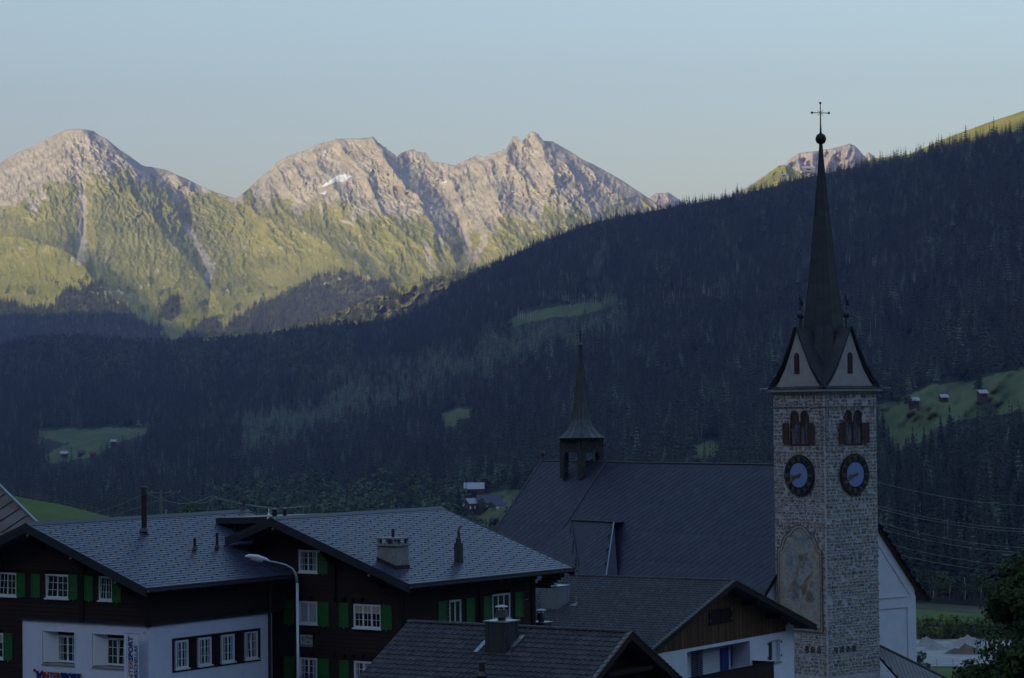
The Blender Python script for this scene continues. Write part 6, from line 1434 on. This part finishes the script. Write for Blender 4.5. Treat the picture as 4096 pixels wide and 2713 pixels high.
# lower slate roof right of the tower base
LR=FT.root('sacristy','low annex with plain blue grey slate roof at the foot of the tower','annex')
q0=FT.hy(g_(2040,1496),2.0); q1=FT.hy(g_(2195,1572),2.0)
sl_=(q1[1]-q0[1])/(q1[0]-q0[0])
b=FT.mb(); xa,xb_=TW+.02,TW+16; za_=q0[1]+sl_*(xa-q0[0]); zb3=za_+sl_*(xb_-xa)
dn=Vector((0,-8,-6.2))
b.hexa([(xa,2,za_-.2),(xb_,2,zb3-.2),(xb_,-6,zb3-6.4),(xa,-6,za_-6.4),(xa,2,za_),(xb_,2,zb3),(xb_,-6,zb3-6.2),(xa,-6,za_-6.2)]); lr=b.build('roof',M_under,LR)
S=slope_frame((xa,-6,za_-6.2),(xb_-xa,0,zb3-za_),(0,8,6.2)); 
ms,rk=lay(S,15.5,9.6,.55,.42,.5,seed=9); pieces('slate',slate_tmpl(.55,.5),ms,lr,M_slate_d,[-x for x in rk],250,'slate_field',FT.T)
b=FT.mb(); b.tube([(xa,2.05,za_+.05),(xb_,2.05,zb3+.05)],.08,6); b.build('ridge_roll',M_metald,lr)
b=FT.mb(); b.box(xa,xb_,-5.5,1.9,-38,min(za_,zb3)-6.9); b.build('wall',M_white,LR)
# ================================================================== village odds and ends
def free(name,label,cat,loc,group=None): return empty(name,tuple(loc),label,cat,group)
def lmb(o): return MB(Matrix.Translation(tuple(-v for v in o.location)))
# ---- old barn with rusty sheet roof, far left
FB_=Frame(g_(80,1208),136,34,-22); Bn=FB_.root('barn','old barn with rust stained sheet metal roof at the left edge','barn')
M_rust=mat('rusty_sheet',(.20,.20,.20),.6,col2=(.17,.095,.06),vscale=.9,metal=.2,bump=.2,bscale=12)
M_oldwood=tint_mat('silver_weathered_board',[(.10,.09,.085),(.15,.135,.125),(.12,.105,.10)],.85,.2,.3,5)
p0=Vector((0,0,FB_.O.z)); top=FB_.hx(g_(0,1128),0.0)
dy=top[0]; dzt=top[1]-p0.z; sl=dzt/dy; L_=12.0
n=9; wy=L_/14
for k in range(14):
    y0_=k*.85; y1_=y0_+.84
    b=FB_.mb(); b.hexa([(-4.2,y0_,p0.z+sl*y0_-.04),(.0,y0_,p0.z+sl*y0_-.04),(.0,y1_,p0.z+sl*y1_-.04),(-4.2,y1_,p0.z+sl*y1_-.04),(-4.2,y0_,p0.z+sl*y0_+.02),(.0,y0_,p0.z+sl*y0_+.02),(.0,y1_,p0.z+sl*y1_),(-4.2,y1_,p0.z+sl*y1_)]); 
# simple gabled mass: slope faces the viewer, verge on the right
b=FB_.mb(); 
q_b=FB_.hx(g_(0,1216),-3.0); 
Pn=[(0,0,p0.z),(0,dy+6,p0.z+sl*(dy+6))]
drop=2.2; fx=-3.2
for k in range(16):
    t0=k/16*1.0; y0_=-.0+k*(dy+6)/16; y1_=y0_+(dy+6)/16-.02
    z0_=p0.z+sl*y0_; z1_b=p0.z+sl*y1_
    b=FB_.mb(); b.hexa([(fx,y0_+1.6,z0_-drop-.05),(0,y0_,z0_-.05),(0,y1_,z1_b-.05),(fx,y1_+1.6,z1_b-drop-.05),(fx,y0_+1.6,z0_-drop),(0,y0_,z0_),(0,y1_,z1_b),(fx,y1_+1.6,z1_b-drop)]); b.build('roof_sheet',M_rust,Bn)
    b=FB_.mb(); b.beam((fx,y1_+1.6,z1_b-drop+.03),(0,y1_,z1_b+.03),.05,.06); b.build('roof_seam',M_metald,Bn)
b=FB_.mb(); b.beam((.05,-.1,p0.z+.02),(.05,dy+6,p0.z+sl*(dy+6)+.02),.16,.12); b.build('verge_flashing',M_metal,Bn)
b=FB_.mb(); b.tube([(fx-.05,1.5,p0.z-drop-.08),(fx-.05,dy+8,p0.z-drop-.08+sl*(dy+6))],.09,6); 
w0=FB_.hx(g_(0,1213),fx+.25)[0]
for k in range(40):
    y_=-.9+k*.24; b=FB_.mb(); b.box(fx+.25+.12,fx+.25+.18,y_,y_+.225,-22,p0.z-.62+(.0)); b.build('wall_board',M_oldwood,Bn)
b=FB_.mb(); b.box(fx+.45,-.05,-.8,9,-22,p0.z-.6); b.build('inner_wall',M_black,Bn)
b=FB_.mb(); b.beam((fx+.1,-1.0,p0.z-.5),(fx+.1,10,p0.z-.42),.14,.12); b.build('gutter',M_metal,Bn)
# ---- street lamp
DL=100; base=at(*g_(691,1568),DL); bl=at(*g_(687,1352),DL); gz_=-24.0
lp=free('street_lamp','grey steel street lamp with curved arm in front of the dark chalet','street lamp',(base.x,base.y,gz_))
rgt=Vector((1,0,0)); 
pts=[(base.x,base.y,gz_),(bl.x,bl.y,-12),(bl.x,bl.y,at(*g_(686,1348),DL).z)]
for (x,y,dd) in ((684,1330,0),(676,1315,-.1),(660,1306,-.2),(640,1301,-.3),(620,1297,-.4)):
    P=at(*g_(x,y),DL+dd); pts.append(tuple(P))
q=lmb(lp); q.tube(pts[:3],[.085,.06,.048],8); q.build('lamp_pole',M_metal,lp,smooth=True)
q=lmb(lp); q.tube(pts[2:],[.048,.045,.04,.037,.035,.032],8); q.build('lamp_arm',M_metal,lp,smooth=True)
e0=at(*g_(622,1297),DL-.4); e1=at(*g_(566,1286.5),DL-.75); 
q=lmb(lp); mid=(e0+e1)/2+Vector((0,0,.08)); q.tube([e0,e0*.75+mid*.25+Vector((0,0,.02)),mid,e1*.7+mid*.3+Vector((0,0,.02)),e1],[.04,.065,.085,.075,.02],10); q.v=[(x,y,zz) for x,y,zz in q.v]; q.build('lamp_head',M_frame,lp,smooth=True)
q=lmb(lp); a_=e0*.25+e1*.75; c_=e0*.7+e1*.3; q.tube([a_+Vector((0,0,-.03)),c_+Vector((0,0,-.03))],[.09,.09],8); q.build('lamp_glass',M_curtain,lp)
q=lmb(lp); q.tube([(bl.x,bl.y,-13.4),(bl.x,bl.y,-13.2)],.09,8); q.build('pole_band',M_metald,lp)
# ---- fence along the knoll
M_post=mat('weathered_post',(.16,.15,.15),.9)
fl_=[]
for k in range(15):
    x=30+k*20+random.uniform(-3,3); y=float(np.interp(x*K,[a for a,_ in hk],[b for _,b in hk]))/K
    P=at(x*K,y*K+2,349); fl_.append(P); o=free('fence_post','weathered post of the pasture fence crossing the grassy knoll','fence post',(P.x,P.y,P.z-.3),'fence posts on the knoll'); q=MB(); q.tube([(0,0,0),(0,0,1.35+random.uniform(-.1,.25))],.06,6); me=q.mesh('post',M_post); oo=link('post',me,o)
q=MB()
for a,b_ in zip(fl_[:-1],fl_[1:]): q.tube([a+Vector((0,0,.75)),b_+Vector((0,0,.75))],.012,3); q.tube([a+Vector((0,0,.4)),b_+Vector((0,0,.4))],.012,3)
q.build('fence_wire',M_metal,label='thin wires strung between the posts on the grassy knoll',cat='wire')
P=at(*g_(384,1192),330); o=free('marker_post','short pale marker post standing at the right foot of the knoll','post',(P.x,P.y,P.z-1)); q=MB(); q.tube([(0,0,0),(0,0,1.8)],.12,6); q.build('post',M_conc,o)
# ---- power poles and lines beyond the roofs
def pole(x,yt,yb,D,label,arm=1.2,r=.14,lean=None):
    t=at(x*K,yt*K,D); bt=at((lean or x)*K,yb*K,D); o=free('power_pole',label,'power pole',(bt.x,bt.y,bt.z)); q=MB(); q.tube([(0,0,0),(t.x-bt.x,t.y-bt.y,t.z-bt.z)],[r,r*.7],7); q.build('pole',M_oldgrey,o)
    if arm: q=MB(); d=t-bt; q.tube([(d.x-arm,d.y,d.z-.35),(d.x+arm,d.y,d.z-.30)],.07,5); q.build('crossarm',M_oldgrey,o); 
    if arm:
        for s in (-1,-.5,.5,1): q=MB(); q.lathe([(.05,0),(.07,.1),(.03,.22)],6,(d.x+s*arm,d.y,d.z-.28)); q.build('insulator',M_metal,o)
    return t
M_oldgrey=mat('grey_pole_wood',(.17,.165,.16),.85)
t1=pole(372,1133,1212,300,'tall timber power pole with crossarm above the first roof ridge',2.2,.20)
t2=pole(491,1145,1205,420,'thin power pole beyond the roof right of the crossarm pole',0,.14); 
P=at(491*K,1148*K,420); P2=at(473*K,1200*K,420); o=free('pole_strut','slanting strut leaning against the thin power pole','strut',tuple(P2)); q=MB(); q.tube([(0,0,0),tuple(P-P2)],.13,6); q.build('strut',M_oldgrey,o)
t3=pole(701,1168,1192,560,'small distant power pole above the second roof ridge',.8,.16)
M_wireg=mat('pale_wire',(.20,.21,.23),.5,metal=.3)
def cable(a,b_,sag,label,r=.022,D=None):
    n=10; pts=[]
    for i in range(n+1):
        t=i/n; p=a.lerp(b_,t); p.z-=sag*4*t*(1-t); pts.append(p)
    q=MB(); q.tube(pts,r,4); q.build('power_cable',M_wireg,label=label,cat='cable',group='power cables over the valley')
for s in (-1.8,1.8): cable(t1+Vector((s,0,-.3)),t2+Vector((s*.3,0,-.2)),1.2,'pale cable running from the crossarm pole to the thin pole')
for s in (-1.8,1.8): cable(t1+Vector((s,0,-.3)),at(-200,(1170+s*2)*K,280),2.5,'pale cable running left from the crossarm pole')
for s in (-.5,0,.5): cable(t2+Vector((s,0,-.2)),t3+Vector((s,0,-.2)),1.0,'pale cable dipping from the thin pole to the small distant pole')
for (y0,y1,D0,D1) in ((1117,1163,330,420),(1172,1217,340,430),(1178,1224,340,430),(1210,1262,340,430),(1224,1272,330,420),(1252,1304,330,400),(1272,1318,330,400)):
    cable(at(2022*K,(y0-4)*K,D0),at(2420*K,(y1+6)*K,D1),.9,'long pale cable slanting across the dark woods right of the tower',r=.02)
# ---- sheds and farms on the slopes
M_hutroof=mat('pale_tin_roof',(.38,.40,.44),.45,metal=.3); M_hutwood=mat('dark_log_wall',(.06,.04,.032),.9,var=.3,vscale=2); M_hutred=mat('reddish_log_wall',(.09,.038,.03),.9,var=.25,vscale=2)
def hut(x,y,D,w,h,label,roofm=None,wallm=None,yaw=0.0,d=None,windows=0,name='barn_hut',cat='hut',rh=.45,base=None):
    P=at(x*K,y*K,D); P=P*((D-12)/D); d=d or w*.8; o=free(name,label,cat,tuple(P)); o.rotation_euler=(0,0,yaw); q=MB(); q.box(-w/2,w/2,0,d,-3.5,h); q.prism([(-w/2,0,h),(w/2,0,h),(0,0,h+w*rh*.0)],(0,0,0),(0,.01,0)) if False else None; q.build('wall',wallm or M_hutwood,o)
    q=MB(); q.prism([(0,-.5,h-.2),(0,d/2,h+d*rh),(0,d+.5,h-.2),(0,d+.5,h-.05),(0,d/2,h+d*rh+.2),(0,-.5,h-.02)],(-w/2-.5,0,0),(w/2+.5,0,0)); q.build('roof',roofm or M_hutroof,o)
    q=MB(); q.prism([(0,.02,h),(0,d/2,h+d*rh-.1),(0,d-.02,h)],(-w/2,0,0),(w/2,0,0)); q.build('gable',wallm or M_hutwood,o)
    q=MB(); q.box(-.5*w*.3,.5*w*.3,-.06,0,0,h*.7); q.build('door',M_black,o)
    for k in range(windows): u=-w*.4+k*w*.8/max(1,windows-1); q=MB(); q.box(u-.45,u+.45,-.1,0,h*.45,h*.75); q.build('window',M_frame,o)
    return o
hD=lambda x,y: float(A_D(np.array([x*K]),np.array([y*K]))[0])
for i,(x,y,w,h,lb) in enumerate(((2116,935,9,4.5,'small dark barn with a pale tin roof, nearest the tower'),(2184,927,8,4.2,'small dark barn with pale roof, middle one of three on the meadow'),(2274,917,9,4.0,'low barn with wide pale roof, rightmost of three on the meadow'))): 
    D=hD(x,y); hut(x,y,D,w*D/2700,h*D/2900,lb,yaw=.25)
for (x,y,w,lb,rf) in ((148,1056,9,'tiny pale roofed hut, leftmost in the left valley clearing',M_hutroof),(187,1054,9,'tiny dark roofed hut in the middle of the left valley clearing',M_metald),(214,1057,7,'tiny reddish hut low in the left valley clearing',M_hutred),(262,1028,7,'tiny hut highest and rightmost in the left valley clearing',M_hutroof)):
    D=hD(x,y); hut(x,y,D,w*D/3400,4.2*D/3400,lb,rf)
D=hD(1096,1148); hut(1096,1149,D,11.5*D/1500,4.8*D/1500,'dark red barn with bright ribbed roof alone above the farm',wallm=M_hutred,rh=.38)
D=hD(1100,1185); k_=D/1400
hut(1098,1187,D,7.5*k_,5.5*k_,'brown gabled farmhouse with white windows, left of the farm group',M_metal,M_hutred,yaw=.6,windows=3,name='farmhouse',cat='house')
hut(1133,1180,D,13*k_,4*k_,'long low farmhouse with slate roof in the farm group',M_slate,M_hutwood,yaw=.12,windows=4,name='farmhouse',cat='house',rh=.42)
hut(1157,1182,D*.99,6.5*k_,3*k_,'small white house with dark door beside the long farmhouse',M_slate,M_frame,yaw=0,name='farmhouse',cat='house',rh=.3)
hut(1079,1186,D,4*k_,3.6*k_,'small grey shed left of the farmhouses',M_metal,M_hutwood,yaw=.3)
for (x,y,D_,w,lb) in ((1812,408,2900,8,'small pale alpine hut on the skyline left of the spire'),(1869,393,2850,17,'long pale alpine hut on the skyline just behind the spire')):
    hut(x,y,hD(x,y)*.995,w*.95,2.2,lb,M_hutroof,M_conc,d=w*.35)
# round bushes and trees near the farm
def place_tree(proto,x,y,s,label,cat,name,D=None,group=None):
    D=D or hD(x,y); P=at(x*K,y*K,D-14); o=link(name,proto); o.location=P; o.scale=(s,s,s); o.rotation_euler=(0,0,random.random()*6); return tag(o,label,cat,group)
place_tree(FAR_DEC[0],1113,1184,.8,'round dark tree between the two farmhouses','tree','broadleaf_tree')
place_tree(FAR_DEC[1],1136,1183,.55,'small round bush in front of the long farmhouse','bush','bush')
place_tree(FAR_DEC[0],1119,1141,1.1,'pale rounded tree standing above the red barn clearing','tree','broadleaf_tree')
for k,(x,y,s) in enumerate(((1061,1200,1.25),(1042,1195,1.0),(1030,1212,1.2))): place_tree(NEAR_CON[k],x,y,s,['pointed dark conifer left of the farm clearing','shorter conifer further left of the farm clearing','leftmost conifer beside the farm clearing'][k],'conifer','conifer_tree')
place_tree(FAR_DEC[1],2098,948,.9,'round dark bush on the right meadow below the nearest barn','bush','bush')
place_tree(NEAR_CON[0],2262,905,1.3,'dark conifer clump tree above the meadow edge','conifer','conifer_tree')
P=at(*g_(440,1200),300); o=link('young_tree',FAR_DEC[1]); o.location=(P.x,P.y,P.z-1.2); o.scale=(.25,.25,.28); tag(o,'thin young leafy tree at the foot of the grassy knoll','tree')
# ---- valley floor right of the church
def ground_hit(x,y,z=-62):
    d=ray(x*K,y*K); 
    for _ in range(12):
        P=d*(z/d.z); z=float(ground_z(np.array([P.x]),np.array([P.y]))[0])
    return P
def strip(name,pts,m_,label,cat,dz,kind='structure',rows=1):
    """ground-hugging sheet through photo points"""
    q=MB(); vs=[]; n=len(pts)
    for x,y in pts: P=ground_hit(x,y); vs.append((P.x,P.y,P.z+dz))
    half=n//2; top=vs[:half]; bot=vs[half:][::-1]; V=top+bot; 
    sub=[]; N_=14
    for i in range(half-1):
        pass
    q.add(V,[(i,i+1,half+i+1,half+i) for i in range(half-1)]); return q.build(name,m_,label=label,cat=cat,kind=kind)
M_gravel=mat('pale_gravel',(.33,.33,.33),.95,var=.2,vscale=.15,bump=.6,bscale=1.5,bdist=.3); M_brownsoil=mat('brown_soil',(.17,.125,.105),.95,var=.3,vscale=.2,bump=.7,bscale=1.2,bdist=.3); M_road=mat('asphalt_road',(.20,.21,.23),.85,var=.1,vscale=.3)
M_mown=mat('mown_field_strip',(.085,.085,.045),.95,var=.25,vscale=.05)
xsr=[2080,2130,2180,2230,2290,2340,2400]
strip('mown_strip',[(x,1388+ (x-2080)*.055) for x in xsr]+[(x,1403+(x-2080)*.085) for x in xsr][::-1],M_mown,'brownish mown strip across the green field','field',.10)
strip('valley_road',[(x,1448) for x in xsr]+[(x,1453.5) for x in xsr][::-1],M_road,'grey road crossing the valley floor right of the church','road',.16)
strip('gravel_yard',[(x,1478) for x in xsr]+[(x,1541+(x-2080)*.01) for x in xsr][::-1],M_gravel,'pale gravel yard beside the river works','gravel yard',.12)
M_rockmat=tint_mat('yard_stone',[(.25,.25,.26),(.38,.38,.38),(.3,.29,.28)],.9,.2,.2,2)
def heap(x,y,w,h,m_,label,seed):
    P=ground_hit(x,y); D=math.hypot(P.x,P.y); W_=w*K*D/FPX; H_=h*K*D/FPX; n=44
    U,V_=np.meshgrid(np.linspace(-1,1,n),np.linspace(-1,1,n)); r=np.hypot(U,V_); Z=np.maximum(0,1-r**1.25)*(1+fbm(U*1.8+seed,V_*1.8,4)*.8)+fbm(U*7+seed,V_*7,3)*.10*(r<1); Z=np.maximum(Z,-.05)
    G=np.stack([U*W_/2,V_*W_*.32+W_*.16,Z*H_-.2],-1); o=free('gravel_heap',label,'gravel heap',tuple(P)); me=grid_mesh('heap',G); me.materials.append(m_); link('heap',me,o); return o
heap(2098,1497,72,17,M_gravel,'long pale gravel heap nearest the church wall',1); heap(2146,1500,68,27,M_gravel,'tall grey gravel heap second from the church',2); heap(2238,1500,120,26,M_gravel,'broad grey gravel heap beside the big leafy tree',3)
heap(2215,1513,66,12,M_gravel,'low grey gravel spread between the heaps',7)
heap(2168,1509,96,20,M_gravel,'smooth grey cone of gravel in front of the heaps',4); heap(2232,1519,120,26,M_brownsoil,'reddish brown heap of sand in front of the gravel',5)
# hedge of shrubs with yellow flowers behind the heaps
M_sh=leafmat('shrub_leaves',(.045,.07,.02),(.11,.12,.018),.3)
shr=[broad_mesh('shrub',3.4,3.0,120,70+k,M_sh,.42) for k in range(3)]
lab=['yellowish green shrub in the hedge behind the gravel heaps']
for k in range(34):
    x=2108+k*7+random.uniform(-2,2) if k<34 else 0; y=1474+random.uniform(-7,9); P=ground_hit(x,y); o=link('hedge_shrub',shr[k%3]); o.location=P; s=random.uniform(.75,1.3); o.scale=(s,s,s*random.uniform(.8,1.25)); o.rotation_euler=(0,0,random.random()*6); tag(o,'yellowish green shrub in the hedge behind the gravel heaps','shrub','shrubs of the hedge by the road')
for (x,y,s,lb) in ((2121,1548,1.0,'dark leafy bush against the white church wall'),(2136,1556,.7,'small dark bush beside the slate annex roof')):
    P=ground_hit(x,y); P=P*(.8); P.z=at(x*K,y*K,math.hypot(P.x,P.y)).z-1.5; o=link('bush',FAR_DEC[0]); o.location=P; o.scale=(s*.42,)*3; tag(o,lb,'bush')
# riverside trees with pale stems at the field's far edge
M_willow=leafmat('pale_riverside_leaves',(.035,.055,.022),(.06,.085,.035),.3)
wl=[broad_mesh('riverside_tree',11,3.4,220,90+k,M_willow,.5) for k in range(3)]
for k in range(22):
    x=2106+k*12.2+random.uniform(-4,4); y=1378+(x-2080)*.05; D=790+random.uniform(-10,25); P=at(x*K,y*K,D); P.z=max(P.z,-66); o=link('riverside_tree',wl[k%3]); o.location=P; s=random.uniform(.45,.95); o.scale=(s,s,s*random.uniform(.8,1.1)); o.rotation_euler=(0,0,random.random()*6); tag(o,'soft green riverside tree at the far edge of the valley field','tree','riverside trees beyond the field')
    if k%3==0:
        q=MB(); q.tube([(0,0,0),(.3,0,3.5),(-.1,0,7)],[.14,.1,.05],5); o=q.build('birch_stem',m_pale,label='pale bare birch stem among the riverside trees',cat='tree stem',group='pale birch stems'); o.location=P+Vector((1.5,-3,0))
# wire mesh fence in front of the yard
fp_=[]
for k,x in enumerate((2092,2129,2166,2203,2240,2277,2314)):
    P=ground_hit(x,1552); P=P*.97; P.z=at(x*K,1552*K,math.hypot(P.x,P.y)).z; fp_.append(P); o=free('fence_post','thin steel post of the wire fence before the gravel yard','fence post',tuple(P),'steel posts of the yard fence'); q=MB(); q.tube([(0,0,0),(0,0,2.3)],.05,5); q.build('post',M_metal,o)
q=MB()
for a,b_ in zip(fp_[:-1],fp_[1:]):
    for h_ in (.1,.7,1.3,1.9): q.tube([a+Vector((0,0,h_)),b_+Vector((0,0,h_))],.02,3)
q.build('fence_wire',M_metal,label='thin wires of the fence before the gravel yard',cat='wire')
# ---- big leafy tree at the right edge
TP=at(*g_(2428,1640),112); TP.z=-23.3
bt=free('broadleaf_tree','big dark leafy tree cut by the right edge','tree',tuple(TP))
rd=random.Random(5); q=MB(); top=Vector((0,0,15.5))
q.tube([(0,0,0),(.1,0,4),(-.1,.1,8),(0,0,12)],[.38,.3,.2,.08],9)
limbs=[]
for k in range(26):
    a=k*2.4; z=4+k*.38; l=(3.6 if k<18 else 2.2)*rd.uniform(.7,1.1); e=Vector((math.cos(a)*l,math.sin(a)*l,z+l*.5)); q.tube([(0,0,z),(e.x*.5,e.y*.5,z+l*.18),tuple(e)],[.13,.08,.03],5); limbs.append(e)
q.build('trunk',m_bark,bt)
leaf=leafmat('dark_maple_leaves',(.020,.040,.010),(.045,.068,.018),.3)
N_=95000; rs=np.random.RandomState(9); cen=[]; 
for k in range(150):
    zc_=rs.uniform(.0,1); a=rs.uniform(0,6.28); zz=3.2+zc_*13.0; prof_=np.interp(zz,[3,6,9,12,14.5,16.5],[3.6,5.0,5.2,4.4,3.0,1.0]); r=prof_*rs.uniform(.35,.92); cen.append((math.cos(a)*r,math.sin(a)*r,zz,rs.uniform(.8,1.35)))
cen=np.array(cen); ci=rs.randint(0,len(cen),N_); d=rs.normal(size=(N_,3)); d/=np.linalg.norm(d,axis=1)[:,None]; rad_=cen[ci,3]*(rs.uniform(.55,1.1,N_)); P=cen[ci,:3]+d*rad_[:,None]*np.array([1,1,.75])
nrm=d+rs.normal(0,.45,(N_,3))+np.array([0,0,.5]); nrm/=np.linalg.norm(nrm,axis=1)[:,None]; t1_=np.cross(nrm,rs.normal(size=(N_,3))); t1_/=np.linalg.norm(t1_,axis=1)[:,None]; t2_=np.cross(nrm,t1_); s=rs.uniform(.08,.15,N_)[:,None]
V=np.stack([P-t1_*s,P-t2_*s*.6,P+t1_*s*1.2,P+t2_*s*.6],1).reshape(-1,3); me=bpy.data.meshes.new('crown'); me.vertices.add(len(V)); me.vertices.foreach_set('co',V.astype(np.float32).reshape(-1)); me.loops.add(len(V)); me.loops.foreach_set('vertex_index',np.arange(len(V),dtype=np.int32)); me.polygons.add(N_); me.polygons.foreach_set('loop_start',np.arange(0,len(V),4,dtype=np.int32)); me.update(calc_edges=True); me.materials.append(leaf); o=link('crown',me,bt); o['kind']='stuff'
